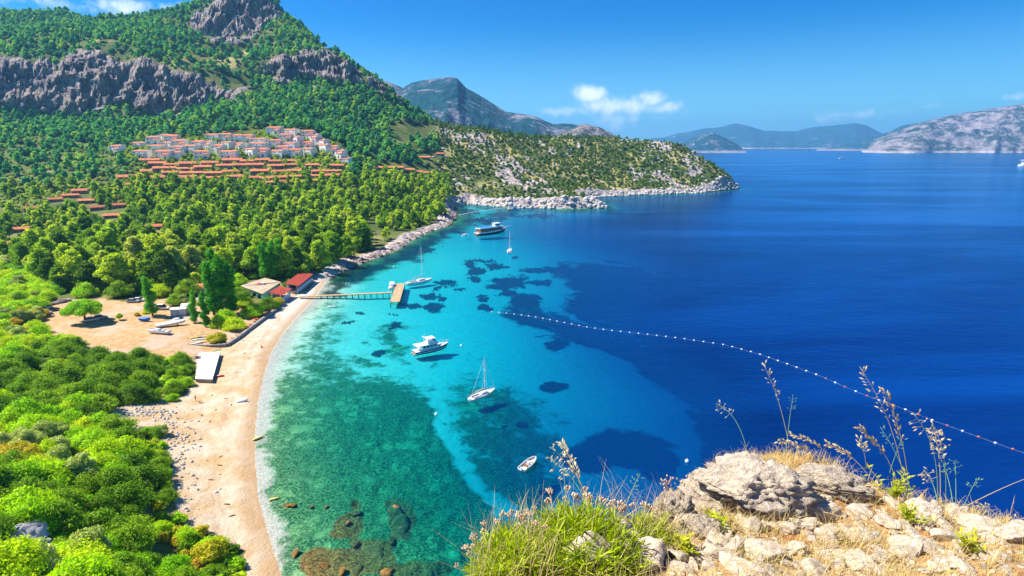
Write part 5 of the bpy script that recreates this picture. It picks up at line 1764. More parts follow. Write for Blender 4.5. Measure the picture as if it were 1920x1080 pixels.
# wooden tour boat
c, yaw, L = boat_frame(894, 441, 949, 434)
t = thing('tour_boat', 'long wooden tour boat with a blue sun deck and pointed bowsprit', 'tour boat', (c[0], c[1], 0), yaw)
B = L * .24
hb, dk, gun = hull(L, B, L * .07, L * .12, L * .05, .85, .09, .6)
ho = hb.obj('hull', M['navy'], t, True)
hull(L * 1.003, B * 1.012, L * .07, L * .12, .3, .85, .09, .6, botf=.62)[0].obj('bulwark', M['gel'], ho)
dk.obj('deck', M['teak'], t)
z1 = L * .065
cb = MB().box(-L * .44, L * .3, -B * .4, B * .4, z1, z1 + L * .095, tx=L * .01).obj('saloon', M['brown'], t)
mb = MB()
for sy in (-1, 1):
    for i in range(11):
        x0 = -L * .42 + i * L * .062
        mb.box(x0, x0 + L * .036, sy * B * .4 - .05, sy * B * .4 + .05, z1 + L * .058, z1 + L * .08)
mb.obj('window', M['glass'], cb)
ud = MB().box(-L * .47, L * .34, -B * .45, B * .45, z1 + L * .095, z1 + L * .112).obj('upper_deck', M['white'], t)
MB().box(-L * .45, L * .05, -B * .41, B * .41, z1 + L * .113, z1 + L * .119).obj('sun_mattress', M['canvas'], ud)
wh = MB().box(L * .06, L * .24, -B * .26, B * .26, z1 + L * .112, z1 + L * .19, tx=.2, ty=.1).obj('wheelhouse', M['white'], t)
mb = MB()
for sy in (-1, 1):
    mb.box(L * .085, L * .215, sy * B * .252 - .06, sy * B * .252 + .06, z1 + L * .145, z1 + L * .175)
mb.box(L * .225, L * .238, -B * .2, B * .2, z1 + L * .145, z1 + L * .175)
mb.obj('window', M['glass'], wh)
MB().box(L * .05, L * .26, -B * .3, B * .3, z1 + L * .19, z1 + L * .197).obj('wheelhouse_roof', M['white'], wh)
MB().tube([(L * .1, 0, z1 + L * .19), (L * .09, 0, z1 + L * .27)], .12, 6).obj('mast', M['white'], t)
MB().tube([(L * .44, 0, L * .115), (L * .64, 0, L * .15)], [.3, .12], 8).obj('bowsprit', M['white'], t)
rail(gun, .9, .7, 1.0, .05).obj('bow_rail', M['alu'], t)
mb = MB()
for sy in (-1, 1):
    mb.tube([(-L * .47, sy * B * .44, z1 + L * .15), (L * .04, sy * B * .44, z1 + L * .15)], .04, 5)
    for i in range(9):
        x0 = -L * .47 + i * L * .0635
        mb.tube([(x0, sy * B * .44, z1 + L * .11), (x0, sy * B * .44, z1 + L * .15)], .03, 4)
mb.obj('deck_rail', M['alu'], t)
MB().box(-L * .54, -L * .49, -B * .3, B * .3, .3, .55).obj('swim_platform', M['teak'], t)
for sy in (-1, 1):
    MB().tube([(-L * .47, sy * B * .3, z1 + L * .1), (-L * .56, sy * B * .3, .4)], .05, 5).obj('ladder_rail', M['alu'], t)


def small_cruiser(us, vs, ub, vb, label, canopy, name='motorboat', band=None):
    c, yaw, L = boat_frame(us, vs, ub, vb)
    t = thing(name, label, 'boat', (c[0], c[1], 0), yaw)
    B = L * .34
    hb, dk, gun = hull(L, B, L * .09, L * .13, L * .05, .88, .1, .6)
    ho = hb.obj('hull', M['gel'], t, True)
    if band:
        hull(L * 1.004, B * 1.012, L * .085, L * .1, .1, .88, .1, .6, bot=L * .04)[0].obj('stripe', M[band], ho)
    dk.obj('deck', M['deck'], t)
    cb = MB().box(-L * .12, L * .25, -B * .34, B * .34, L * .08, L * .2, tx=L * .04, ty=B * .03).obj('cabin', M['gel'], t)
    mb = MB()
    for sy in (-1, 1):
        mb.box(-L * .06, L * .16, sy * B * .325 - .04, sy * B * .325 + .04, L * .13, L * .175)
    mb.box(L * .2, L * .235, -B * .22, B * .22, L * .135, L * .175)
    mb.obj('window', M['glass'], cb)
    MB().box(-L * .42, L * .12, -B * .36, B * .36, L * .27, L * .285, tx=.1, ty=.1).obj('canopy', M[canopy], t)
    for sx in (-.4, .08):
        for sy in (-1, 1):
            MB().tube([(L * sx, sy * B * .33, L * .08), (L * sx, sy * B * .33, L * .275)], .04, 5).obj('canopy_post', M['alu'], t)
    MB().box(-L * .46, -L * .36, -B * .32, B * .32, L * .08, L * .12).obj('seat', M['beige'], t)
    MB().tube([(-L * .1, 0, L * .28), (-L * .12, 0, L * .42)], .04, 5).obj('antenna', M['white'], t)
    rail(gun, .5, .55, 1.0, .03).obj('bow_rail', M['alu'], t)
    return t


small_cruiser(734, 544, 737, 535, 'white motorboat moored against the inner side of the jetty end', 'white')
small_cruiser(952, 394, 975, 393, 'small white boat with a blue awning and red band near the rocky point', 'canvas', band='red')
small_cruiser(1573, 298, 1585, 298, 'tiny white speedboat running across the open bay far out', 'white')
small_cruiser(1916, 313, 1926, 312, 'white boat cut by the right edge of the view far out', 'white')
small_cruiser(866, 443, 880, 442, 'small white speedboat heading to the rocks behind the wooden tour boat', 'white')
for i, (u0, v0, wp_) in enumerate([(1487, 284, 5), (1511, 283, 4), (1446, 283, 4)]):
    small_cruiser(u0 - wp_ / 2, v0, u0 + wp_ / 2, v0, ['far white boat off the distant shore below the hill gap', 'far white boat right of the hill gap by the distant shore', 'far white boat leftmost off the distant pale shore'][i], 'white')


def far_sail(u0, v0, label, hpx):
    c = P(u0, v0)
    dist = math.hypot(c[0], c[1])
    L = hpx * dist / FPX * .62
    t = thing('sailboat', label, 'sailing boat', (c[0], c[1], 0), .4)
    hull(L, L * .28, L * .08, L * .1, L * .05)[0].obj('hull', M['gel'], t)
    MB().tube([(L * .08, 0, 0), (L * .08, 0, L * 1.5)], L * .012, 6).obj('mast', M['alu'], t)
    MB().add([(L * .06, 0.02, L * .2), (-L * .42, .3, L * .22), (L * .06, .02, L * 1.45), (L * .06, -.05, L * .2), (-L * .42, .23, L * .22), (L * .06, -.05, L * 1.45)], [(0, 1, 2), (5, 4, 3), (0, 3, 4, 1), (1, 4, 5, 2), (2, 5, 3, 0)]).obj('mainsail', M['white'], t)
    MB().add([(L * .1, 0.02, L * 1.3), (L * .5, 0, L * .14), (L * .12, .25, L * .18), (L * .1, -.05, L * 1.3), (L * .5, -.07, L * .14), (L * .12, .18, L * .18)], [(0, 1, 2), (5, 4, 3), (0, 3, 4, 1), (1, 4, 5, 2), (2, 5, 3, 0)]).obj('jib', M['white'], t)


far_sail(1722, 290, 'white sailing boat under sail below the bare mountain', 8)

# boats and boards ashore or by the water
def ashore(u0, v0, u1, v1, label, hullm, coverm=None, z=.55, name='rowing_boat', cradle=True, hh=.8):
    a, b = G(u0, v0), G(u1, v1)
    c, yaw, L = frame_from(a, b)
    t = thing(name, label, 'boat', (c[0], c[1], max(0.0, float(zf(c[0], c[1]))) + z), yaw)
    hb, dk, gun = hull(L, L * .3, hh, hh * 1.3, .4, .85, .05, .55)
    hb.obj('hull', M[hullm], t, True)
    if coverm:
        mb = MB()
        mb.v = [(x, y * 1.08, z_ + .1) for x, y, z_ in dk.v]
        n = len(gun)
        for i, (x, b_, h) in enumerate(gun):
            mb.v.append((x, 0, h + .1 + .45 * math.sin(math.pi * i / (n - 1))))
        for i in range(1, n):
            mb.f += [(2 * i - 2, 2 * i, 2 * n + i, 2 * n + i - 1), (2 * i - 1, 2 * n + i - 1, 2 * n + i, 2 * i + 1)]
        mb.obj('cover', M[coverm], t, True)
    else:
        dk.v = [(x, y * .88, z_ - .12) for x, y, z_ in dk.v]
        dk.obj('deck', M['deck'], t)
        MB().box(-L * .12, L * .16, -L * .09, L * .09, hh * .8, hh * 1.6, tx=L * .05, ty=.1).obj('cabin', M['gel'], t)
        MB().box(-L * .3, -L * .2, -L * .1, L * .1, hh * .7, hh * 1.1).obj('seat', M['grey'], t)
    if cradle:
        for x in (-.25, .2):
            MB().box(L * x - .12, L * x + .12, -L * .13, L * .13, -z - .1, -.12).obj('cradle', M['greybark'], t)
    return t


ashore(262, 602, 283, 603, 'small boat under a bright blue tarpaulin parked on the dusty lot', 'blue', 'blue')
ashore(292, 615, 350, 608, 'longer white boat shrouded in a pale cover lying on the dusty lot', 'gel', 'white', .7)
ashore(318, 627, 276, 624, 'shorter white boat lying on the dusty lot in front of the longer one', 'gel', None, .5)
ashore(323, 602, 338, 600, 'small upturned white dinghy behind the long covered boat', 'gel', 'white', .2, 'dinghy', False, .4)
ashore(444, 754, 465, 752, 'white rowing boat pulled up alone on the open sand', 'gel', 'white', .05, 'rowing_boat', False, .4)
c = P(622, 575)
t = thing('kayak', 'white kayak floating in the shallows below the jetty', 'kayak', (c[0], c[1], .12), .1)
MB().ell((0, 0, 0), (2.1, .4, .28), 14, 6).obj('hull', M['gel'], t, True)
MB().ell((0, 0, .14), (.55, .26, .2), 10, 6).obj('cockpit', M['teak'], t, True)
c = P(484, 823)
t = thing('kayak', 'yellow kayak pulled up at the water edge of the sand', 'kayak', (c[0], c[1], .3), .9)
MB().ell((0, 0, 0), (1.5, .45, .25), 14, 6).obj('hull', M['yellow'], t, True)
MB().ell((-.1, 0, .12), (.4, .25, .18), 10, 6).obj('cockpit', M['white'], t, True)
c = P(514, 936)
t = thing('kayak', 'small yellow float lying in the shallow water off the sand', 'float', (c[0], c[1], .12), .5)
MB().ell((0, 0, 0), (1.1, .3, .2), 12, 6).obj('hull', M['yellow'], t, True)
MB().ell((-.1, 0, .1), (.3, .18, .14), 8, 5).obj('cockpit', M['white'], t, True)
for i, (u0, v0, kcol, lab) in enumerate([(364, 634, 'yellow', 'yellow board uppermost in the stack beside the thicket'), (372, 637, 'white', 'white board in the stack beside the thicket'), (378, 642, 'yellow', 'yellow board lowest in the stack beside the thicket'), (366, 645, 'white', 'white board lying lowest beside the dusty lot corner'), (383, 632, 'beige', 'wooden board lying apart near the slim poplars')]):
    p = G(u0, v0)
    t = thing('surfboard', lab, 'board', (p[0], p[1], p[2] + .25 + .02 * i), .6 + .05 * i)
    MB().ell((0, 0, 0), (2.6, .42, .12), 16, 6).obj('board', M[kcol], t, True)
    MB().box(-2.2, -1.95, -.03, .03, .08, .4, tx=.06).obj('fin', M['black'], t)

# buoys
def line_points(px, spacing):
    w3 = [P(a, b) for a, b in px]
    out, acc = [np.array(w3[0])], 0
    for a, b in zip(w3[:-1], w3[1:]):
        d = np.linalg.norm(b - a)
        s = spacing - acc
        while s <= d:
            out.append(a + (b - a) * s / d)
            s += spacing
        acc = (acc + d) % spacing
    return out, w3


BL = [(922, 585), (950, 587.6), (973, 590), (1010, 595.7), (1053, 604), (1103, 614), (1153, 620.7), (1210, 626.7), (1280, 635), (1360, 647), (1420, 663), (1480, 684), (1540, 706), (1587, 727), (1637, 747), (1692, 766), (1750, 789), (1817, 813), (1883, 837), (1930, 853), (2010, 880)]
bp, w3 = line_points(BL, 3.4)
tag(MB().tube([(p[0], p[1], .06) for p in w3], .008, 5).obj('rope', M['white']), 'long rope with floats stretched across the bay from mid water to the right edge', 'rope')
bw = MB().ell((0, 0, .08), (.34, .24, .24), 10, 6).mesh('buoy', M['white'], True)
bo_ = MB().ell((0, 0, .08), (.34, .24, .24), 10, 6).mesh('buoy', M['orange'], True)
for i, p in enumerate(bp):
    red = p[0] > 95 and i % 2
    o = link('buoy', bo_ if red else bw)
    o.location = (p[0], p[1], 0)
    o.rotation_euler = (0, 0, random.uniform(-.3, .3) - .5)
    if red:
        tag(o, 'orange float on the rope line near the right edge of the bay', 'buoy', 'orange floats on the rope line')
    else:
        tag(o, 'white float on the rope line across the bay', 'buoy', 'white floats on the rope line')
bp, w3 = line_points([(861, 403), (885, 398.5), (910, 394.5), (935, 391), (958, 388.8)], 2.6)
tag(MB().tube([(p[0], p[1], .06) for p in w3], .06, 5).obj('rope', M['white']), 'short rope with floats closing off the small cove below the headland', 'rope')
bs_ = MB().ell((0, 0, .1), (.5, .42, .38), 8, 5).mesh('buoy', M['white'], True)
for p in bp:
    o = link('buoy', bs_)
    o.location = (p[0], p[1], 0)
    tag(o, 'white float on the short rope closing off the small cove', 'buoy', 'white floats of the small cove')
for u0, v0, lb in [(865, 649, 'single white mooring buoy off the bow of the navy motor yacht'), (818, 778, 'tiny pale mooring buoy above the bright sand strip under water'), (1288, 866, 'small white buoy on the dark water left of the near boulder'), (738, 501, 'small white buoy inshore of the largest sailing yacht')]:
    p = P(u0, v0)
    t = thing('mooring_buoy', lb, 'buoy', (p[0], p[1], 0))
    MB().ell((0, 0, .2), (.45, .45, .45), 12, 8).obj('float', M['white'], t, True)
    MB().tube([(0, 0, .6), (0, 0, .85)], .06, 6).obj('ring', M['alu'], t)


# cars
def make_car(mat, van=False):
    t = thing('parked_car', 'x', 'car')
    L, Wd = 4.3, 1.75
    h = 1.0
    prof = [(-2.15, .35), (-2.15, .85), (-1.95, .95), (1.0, .92), (2.0, .78), (2.15, .6), (2.15, .35)]
    mb = MB()
    n = len(prof)
    for sy in (-1, 1):
        mb.v += [(x, sy * Wd / 2, z) for x, z in prof]
    mb.f += [tuple(range(n)), tuple(range(2 * n - 1, n - 1, -1))] + [(i, n + i, n + (i + 1) % n, (i + 1) % n) for i in range(n)]
    mb.obj('body', mat, t)
    top = 1.95 if van else 1.48
    ch = [(-2.05 if van else -1.75, .92), (-1.95 if van else -1.3, top - .04), (.35, top), (1.15, .9)]
    cb = MB()
    for sy in (-1, 1):
        cb.v += [(x, sy * (Wd / 2 - .06 - (.12 if z > 1 else 0)), z) for x, z in ch]
    cb.f += [(0, 1, 2, 3), (7, 6, 5, 4)] + [(i, 4 + i, 4 + (i + 1) % 4, (i + 1) % 4) for i in range(4)]
    co_ = cb.obj('cabin', M['glass'], t)
    MB().box(-1.9 if van else -1.28, .38, -Wd / 2 + .2, Wd / 2 - .2, top - .03, top + .05, tx=.1, ty=.06).obj('roof', mat, t)
    for sx in (-1.35, 1.35):
        for sy in (-1, 1):
            w_ = MB().tube([(sx, sy * (Wd / 2 - .2), .33), (sx, sy * (Wd / 2 + .02), .33)], .33, 14).obj('wheel', M['black'], t)
            MB().tube([(sx, sy * (Wd / 2), .33), (sx, sy * (Wd / 2 + .035), .33)], .19, 10).obj('rim', M['alu'], w_)
    for sy in (-1, 1):
        MB().box(2.12, 2.18, sy * .6 - .2, sy * .6 + .2, .56, .7).obj('headlight', M['white'], t)
        MB().box(-2.18, -2.13, sy * .65 - .14, sy * .65 + .14, .6, .8).obj('tail_light', M['red'], t)
    return t


CARS = [(188, 598, .75, 'silver', False, 'silver car half under the right side of the umbrella tree'), (172, 602, .7, 'carwhite', False, 'white car in the shade under the umbrella tree'), (98, 583, 1.1, 'carblue', False, 'dark blue car parked nose to the thicket at the left end of the lot'),
        (84, 590, .9, 'silver', True, 'silver van at the far left end of the lot against the thicket'), (306, 580, .15, 'carwhite', True, 'white van parked right of the poplar behind the lot'), (250, 567, .2, 'silver', False, 'left car of two parked in the shade along the back of the lot'), (261, 565, .3, 'carwhite', False, 'right car of two parked in the shade along the back of the lot')]
for u0, v0, rz, mt, van, lb in CARS:
    p = G(u0, v0)
    t = make_car(M[mt], van)
    t.location, t.rotation_euler = p, (0, 0, rz)
    t.scale = (1.15,) * 3
    t['label'] = lb

# sheds behind the lot
for u0, v0, w_, d_, h_, lb in [(336, 590, 5.5, 3.2, 2.6, 'pale grey flat roofed storage cabin behind the beached boats'), (353, 586, 4.2, 3.4, 3.2, 'white rounded storage tent beside the slim poplars')]:
    p = G(u0, v0)
    t = thing('storage_cabin', lb, 'shed', p, .35)
    MB().box(-w_ / 2, w_ / 2, -d_ / 2, d_ / 2, -.4, h_).obj('wall', M['concrete'], t)
    if u0 > 340:
        MB().tube([(-w_ / 2 - .1, 0, h_ - d_ * .28), (w_ / 2 + .1, 0, h_ - d_ * .28)], d_ * .53, 16).obj('roof', M['white'], t, True)
    else:
        MB().box(-w_ / 2 - .25, w_ / 2 + .25, -d_ / 2 - .25, d_ / 2 + .25, h_ + .003, h_ + .2).obj('roof', M['wall'], t)
    MB().box(-.5, .5, -d_ / 2 - .05, -d_ / 2 + .1, 0, 2.0).obj('door', M['grey'], t)

# small hut behind poplars
p = G(383, 549)
t = thing('white_hut', 'small white hut showing between the poplars behind the lot', 'building', p, .3)
MB().box(-3, 3, -2.5, 2.5, -.5, 3.4).obj('wall', M['wall'], t)
pitched(MB(), 6, 5, 3.4, 1.2, .4).obj('roof', M['tileroof'], t)
MB().box(-.5, .5, -2.56, -2.4, 0, 2.1).obj('door', M['doorwood'], t)
MB().box(1.2, 2.2, -2.56, -2.4, 1.1, 2.2).obj('window', M['window'], t)

# sun loungers on the terrace behind the sea wall
lg = thing('sun_lounger', 'x', 'sun lounger')
MB().box(-.95, .95, -.32, .32, .3, .38).obj('frame', M['white'], lg)
MB().box(-.93, .25, -.3, .3, .383, .46).obj('cushion', M['orange'], lg)
MB().add([(.27, -.3, .383), (.93, -.3, .75), (.93, .3, .75), (.27, .3, .383), (.25, -.3, .47), (.9, -.3, .84), (.9, .3, .84), (.25, .3, .47)], [(0, 3, 2, 1), (4, 5, 6, 7), (0, 1, 5, 4), (1, 2, 6, 5), (2, 3, 7, 6), (3, 0, 4, 7)]).obj('backrest', M['orange'], lg)
for sx in (-.8, .8):
    for sy in (-.28, .28):
        MB().box(sx - .03, sx + .03, sy - .03, sy + .03, -.05, .3).obj('leg', M['white'], lg)
LOUNG = [(398, 641), (411, 641), (440, 634), (448, 629), (455, 612), (463, 613), (450, 617), (468, 609), (476, 604), (484, 598), (478, 600), (489, 593), (496, 589), (502, 586), (510, 581), (459, 618), (472, 612), (494, 594)]
for i, (u0, v0) in enumerate(LOUNG):
    p = P(u0, v0, 1.15)
    lb = 'orange sun lounger on the terrace behind the low sea wall'
    gp = 'orange sun loungers behind the sea wall'
    if i == 0:
        lg.location, lg.rotation_euler, lg['label'], lg['group'] = (p[0], p[1], max(float(zf(p[0], p[1])), 0) + .05), (0, 0, -.5), lb, gp
        lg.scale = (1.25,) * 3
    else:
        dup(lg, lb, (p[0], p[1], max(float(zf(p[0], p[1])), 0) + .05), -.5 + random.uniform(-.5, .5), 1.5, gp)


# people
def person(name, joints, edges, radii, mat, label, loc, rz, hairm='hair', wear=None, wearm='swim'):
    me = bpy.data.meshes.new(name)
    me.from_pydata(joints, edges, [])
    me.materials.append(M[mat])
    t = link(name, me)
    t.location, t.rotation_euler = loc, (0, 0, rz)
    tag(t, label, 'person')
    md = t.modifiers.new('skin', 'SKIN')
    for i, r in enumerate(radii):
        me.skin_vertices[0].data[i].radius = (r, r)
    me.skin_vertices[0].data[0].use_root = True
    sb = t.modifiers.new('smooth', 'SUBSURF')
    sb.levels = sb.render_levels = 2
    hd = joints[3]
    MB().ell((hd[0], hd[1], hd[2] + .06), (.105, .12, .1), 10, 6).obj('hair', M[hairm], t, True)
    for (pts, rad) in wear or []:
        MB().tube(pts, rad, 10).obj('clothing', M[wearm], t, True)
    return t


def body(hip, chest, neck, head, sho, elb, hand, hipj, knee, ank, toe):
    J = [hip, chest, neck, head]
    E = [(0, 1), (1, 2), (2, 3)]
    Rr = [.13, .15, .06, .1]
    for s in (-1, 1):
        b = len(J)
        for q, r in ((sho, .065), (elb, .048), (hand, .035), (hipj, .1), (knee, .065), (ank, .042), (toe, .035)):
            J.append((q[0], s * q[1], q[2]))
            Rr.append(r)
        E += [(1, b), (b, b + 1), (b + 1, b + 2), (0, b + 3), (b + 3, b + 4), (b + 4, b + 5), (b + 5, b + 6)]
    return J, E, Rr


p = G(491, 652)
J, E, Rr = body((0, 0, .14), (-.12, 0, .55), (-.1, 0, .74), (-.06, 0, .88), (-.12, .2, .62), (-.22, .27, .36), (-.3, .26, .06), (.04, .1, .14), (.42, .13, .42), (.62, .13, .08), (.78, .14, .04))
person('person', J, E, Rr, 'skin', 'person in red swimwear sitting on the sand near the sea wall', p, -.6, wear=[([(0, 0, .08), (-.1, 0, .4), (-.12, 0, .6)], [.16, .17, .16])])
p = G(367, 752)
J, E, Rr = body((0, 0, .92), (0, 0, 1.3), (0, 0, 1.5), (.02, 0, 1.64), (0, .19, 1.4), (-.02, .25, 1.12), (.05, .25, .85), (0, .1, .9), (.05, .11, .5), (-.02, .12, .08), (.12, .13, .04))
person('person', J, E, Rr, 'skin', 'person in dark clothes standing at the edge of the thicket on the sand', p, .4, wear=[([(0, 0, .78), (0, 0, 1.05), (0, 0, 1.42)], [.17, .16, .15])], wearm='swim2')

# ================================================================== SINGLE TREES ROUND THE LOT AND THE BEACH
def flat_dome(seed):
    rg = random.Random(seed)
    out = [(0, 0, 3.3, 3.4, 3.4, 1.5)]
    for i in range(14):
        a, q = i * 2.4, 4.1 * math.sqrt((i + .5) / 14)
        out.append((math.cos(a) * q, math.sin(a) * q, 3.9 - .085 * q * q + rg.uniform(-.15, .15), 1.45, 1.45, .85))
    return out


PROTO['umbrella'] = [make_plant('umbrella_tree', flat_dome(3), 9000, .19, M['bright'], 111, 1.5, .25, core=.85)]
PROTO['ball'] = [make_plant('ball_tree', [(0, 0, 1.75, 1.0, 1.0, .85), (0, 0, 2.2, .62, .62, .62), (0, 0, 1.5, 1.0, 1.0, .5)], 3000, .1, M['bright'], 112, .8, .09, core=.88, shell=(.86, 1.04))]
for kd, nm, cat, lb, u0, v0, sc, var in [
        ('umbrella', 'umbrella_tree', 'tree', 'wide round umbrella shaped tree shading two cars on the dusty lot', 160, 604, (1.4, 1.4, 1.9), 0),
        ('ball', 'ball_tree', 'tree', 'small clipped ball shaped tree standing alone on the dusty lot', 225, 600, 1.2, 0),
        ('yellowish', 'young_tree', 'tree', 'thin young tree with sparse yellow leaves left of the lone poplar', 257, 592, .45, 0),
        ('bright', 'bright_shrub', 'shrub', 'small rounded green bush at the foot of the lone poplar', 273, 588, .38, 0),
        ('poplar', 'poplar_tree', 'tree', 'lone slender poplar at the back of the dusty lot beside the white van', 286, 592, (1.35, 1.35, .95), 0),
        ('poplar', 'poplar_tree', 'tree', 'thin short poplar left of two beside the beached boats', 366, 605, (.95, .95, .75), 0),
        ('poplar', 'poplar_tree', 'tree', 'thin short poplar right of two beside the beached boats', 386, 612, (1.0, 1.0, .8), 1),
        ('poplar', 'poplar_tree', 'tree', 'tall bushy poplar leftmost of the big clump beside the tan roof', 401, 590, (1.8, 1.8, 1.3), 0),
        ('poplar', 'poplar_tree', 'tree', 'tallest bushy poplar in the middle of the big clump beside the tan roof', 418, 589, (2.1, 2.1, 1.45), 1),
        ('poplar', 'poplar_tree', 'tree', 'bushy poplar rightmost of the big clump beside the tan roof', 437, 588, (1.9, 1.9, 1.25), 0),
        ('poplar', 'poplar_tree', 'tree', 'poplar standing at the rear of the big clump beside the tan roof', 412, 566, (1.8, 1.8, 1.4), 1),
        ('poplar', 'poplar_tree', 'tree', 'dark poplar behind the tan roof, left one of three', 497, 524, (1.7, 1.7, 1.15), 0),
        ('poplar', 'poplar_tree', 'tree', 'dark poplar behind the tan roof, middle one of three', 512, 522, (1.7, 1.7, 1.15), 1),
        ('poplar', 'poplar_tree', 'tree', 'dark poplar behind the tan roof, right one of three', 526, 520, (1.7, 1.7, 1.15), 0),
        ('yellowish', 'yellow_shrub', 'shrub', 'round yellow green bush at the near end of the sea wall terrace', 410, 644, 1.25, 0),
        ('bright', 'bright_shrub', 'tree', 'spreading green tree over the middle of the loungers', 440, 618, 1.35, 0),
        ('bright', 'bright_shrub', 'tree', 'spreading green tree left of the loungers behind the round bush', 415, 612, 1.2, 1),
        ('bright', 'bright_shrub', 'tree', 'broad green tree in front of the tan roofed restaurant', 475, 594, 1.35, 2),
        ('dark', 'dark_shrub', 'tree', 'dark broad tree beside the shorter red roof', 505, 580, 1.3, 0),
        ('yellowish', 'yellow_shrub', 'tree', 'olive green tree in front of the shorter red roof', 520, 573, 1.2, 0),
        ('dark', 'dark_shrub', 'tree', 'small tree in the gap between the two red roofs', 545, 540, .95, 1),
        ('dark', 'dark_shrub', 'shrub', 'dark bush behind the white van at the back of the lot', 330, 572, 1.0, 0),
        ('olive', 'olive_tree', 'tree', 'grey green tree behind the storage cabin', 345, 572, 1.0, 0),
        ('bright', 'bright_shrub', 'tree', 'bright tree between the tall poplars and the tan roof, front one', 458, 574, 1.2, 0),
        ('dark', 'dark_shrub', 'tree', 'dark tree between the tall poplars and the tan roof, rear one', 450, 556, 1.2, 1),
        ('bright', 'bright_shrub', 'tree', 'leafy tree at the left rear corner of the tan roof', 446, 535, 1.3, 1),
        ('dark', 'dark_shrub', 'tree', 'dark tree right behind the white hut', 392, 540, 1.5, 0),
        ('dark', 'dark_shrub', 'tree', 'dark broad tree left of the white hut', 352, 553, 1.5, 1),
        ('bright', 'bright_shrub', 'tree', 'bright broad tree behind the lone poplar', 300, 556, 1.4, 2),
        ('dark', 'dark_shrub', 'tree', 'dark tree behind the two cars at the back of the lot', 225, 556, 1.5, 0),
        ('bright', 'bright_shrub', 'tree', 'bright tree behind the umbrella tree at the back of the lot', 160, 556, 1.4, 1),
        ('dark', 'dark_shrub', 'tree', 'dark tree behind the longer red roof, left one', 545, 520, 1.3, 1),
        ('bright', 'bright_shrub', 'tree', 'bright tree behind the longer red roof, right one', 562, 511, 1.2, 0),
        ('dark', 'dark_shrub', 'tree', 'dark tree at the right end of the longer red roof', 585, 505, 1.1, 0),
        ('bright', 'bright_shrub', 'tree', 'bright tree in front of the tall poplar clump', 425, 600, 1.0, 2)]:
    plant(kd, nm, cat, lb, G(u0, v0), sc, var, sink=.2)

# undergrowth closing the gaps of the thicket, and low growth in the pine wood
x, y, z, u, v = jitter_points(SHRUBS, 1.9, seed=33, rmax=450)
kp = RNG.random(len(x)) < .5
kp &= ~(inpoly(u, v, [(225, 1040), (330, 1020), (300, 1120), (200, 1120)]) | inpoly(u, v, [(185, 785), (250, 758), (335, 748), (340, 792), (300, 802), (200, 800)]) | (ellmask(u, v, [(60, 1040, 55, 45)]) < 1))
ug = [crown_mesh('undergrowth', dome(s, 1.5, 1.5, 6), 700, .15, M[mm], s, core=.75, sub=1) for s, mm in ((121, 'bright'), (122, 'bright'), (123, 'bright'), (124, 'dark'), (125, 'yellowish'))]
scatter_stuff('undergrowth', np.stack([x, y, z - .25], 1)[kp], RNG.uniform(.55, 1.25, kp.sum()), RNG.uniform(0, 6.28, kp.sum()), ug, 'low tangled undergrowth between the shrubs behind the beach', 'undergrowth')
x, y, z, u, v = jitter_points(FOREST, 4.4, seed=34, rmax=900)
kp = (RNG.random(len(x)) < .7) & (ellmask(u, v + 2, ROOFPX) > .9) & (signed(x, y)[0] > 7)
kp &= ~((u > 690) & (v > 400) & (fbm(x * .05, y * .05, 8, 2) > .25))
scatter_stuff('forest_floor_brush', np.stack([x, y, z - .2], 1)[kp], RNG.uniform(.5, 1.25, kp.sum()), RNG.uniform(0, 6.28, kp.sum()), [crown_mesh('brush', dome(s, 2.2, 2.4, 7), 260, .36, M['pine'], s, core=.8, sub=1) for s in (131, 132)],
              'low brush under the pines of the wood behind the beach', 'brush')


# ================================================================== ROCKS
def rock_mesh(name, seed, mat, sub=3, cuts=11, amp=.12, freq=1.6, squash=(1, 1, .7), strata=0.0):
    rg = np.random.default_rng(seed)
    V, F = ICO[sub]
    p = V.copy()
    for i in range(cuts):
        n = rg.normal(size=3)
        n /= np.linalg.norm(n)
        h = rg.uniform(.45, .85)
        d = p @ n
        p = p - np.maximum(d - h, 0)[:, None] * n[None] * .93
    nn = p / np.linalg.norm(p, axis=1)[:, None]
    f = fbm(p[:, 0] * freq + seed, p[:, 1] * freq, p[:, 2] * freq, 4) * amp + fbm(p[:, 0] * freq * 5, p[:, 1] * freq * 5 + seed, p[:, 2] * freq * 5, 3) * amp * .35
    if strata:
        q = p @ np.array([.35, .25, 1.0]) * 4.2 + fbm(p[:, 0] * 2, p[:, 1] * 2, p[:, 2] * 2 + seed, 3) * 1.1
        f = f + strata * (np.mod(q, 1) ** 2 - .4) + strata * .5 * (np.mod(q * 2.7 + .3, 1) - .5)
    p = (p + nn * f[:, None]) * np.array(squash)
    return np_mesh(name, p, [F], [mat], smooth=False)


def smooth(me):
    me.polygons.foreach_set('use_smooth', np.ones(len(me.polygons), bool))
    return me


SHR = [smooth(rock_mesh('shore_boulder', 200 + i, M['shore'])) for i in range(4)]
LIMR = [smooth(rock_mesh('limestone_boulder', 210 + i, M['lime'])) for i in range(4)]
WHR = [smooth(rock_mesh('pale_boulder', 220 + i, M['white_rock'], 2)) for i in range(3)]
BRR = [smooth(rock_mesh('brown_boulder', 230 + i, M['brownrock'], 3, 8, .2)) for i in range(3)]


def put_rock(ms, pos, s, label, group, name, kind='rock'):
    o = link(name, random.choice(ms))
    o.location = (float(pos[0]), float(pos[1]), float(pos[2]))
    o.rotation_euler = (random.uniform(-.4, .4), random.uniform(-.4, .4), random.uniform(0, 6.28))
    o.scale = (s * random.uniform(.75, 1.4), s * random.uniform(.75, 1.25), s * random.uniform(.6, 1.05))
    return tag(o, label, kind, group)


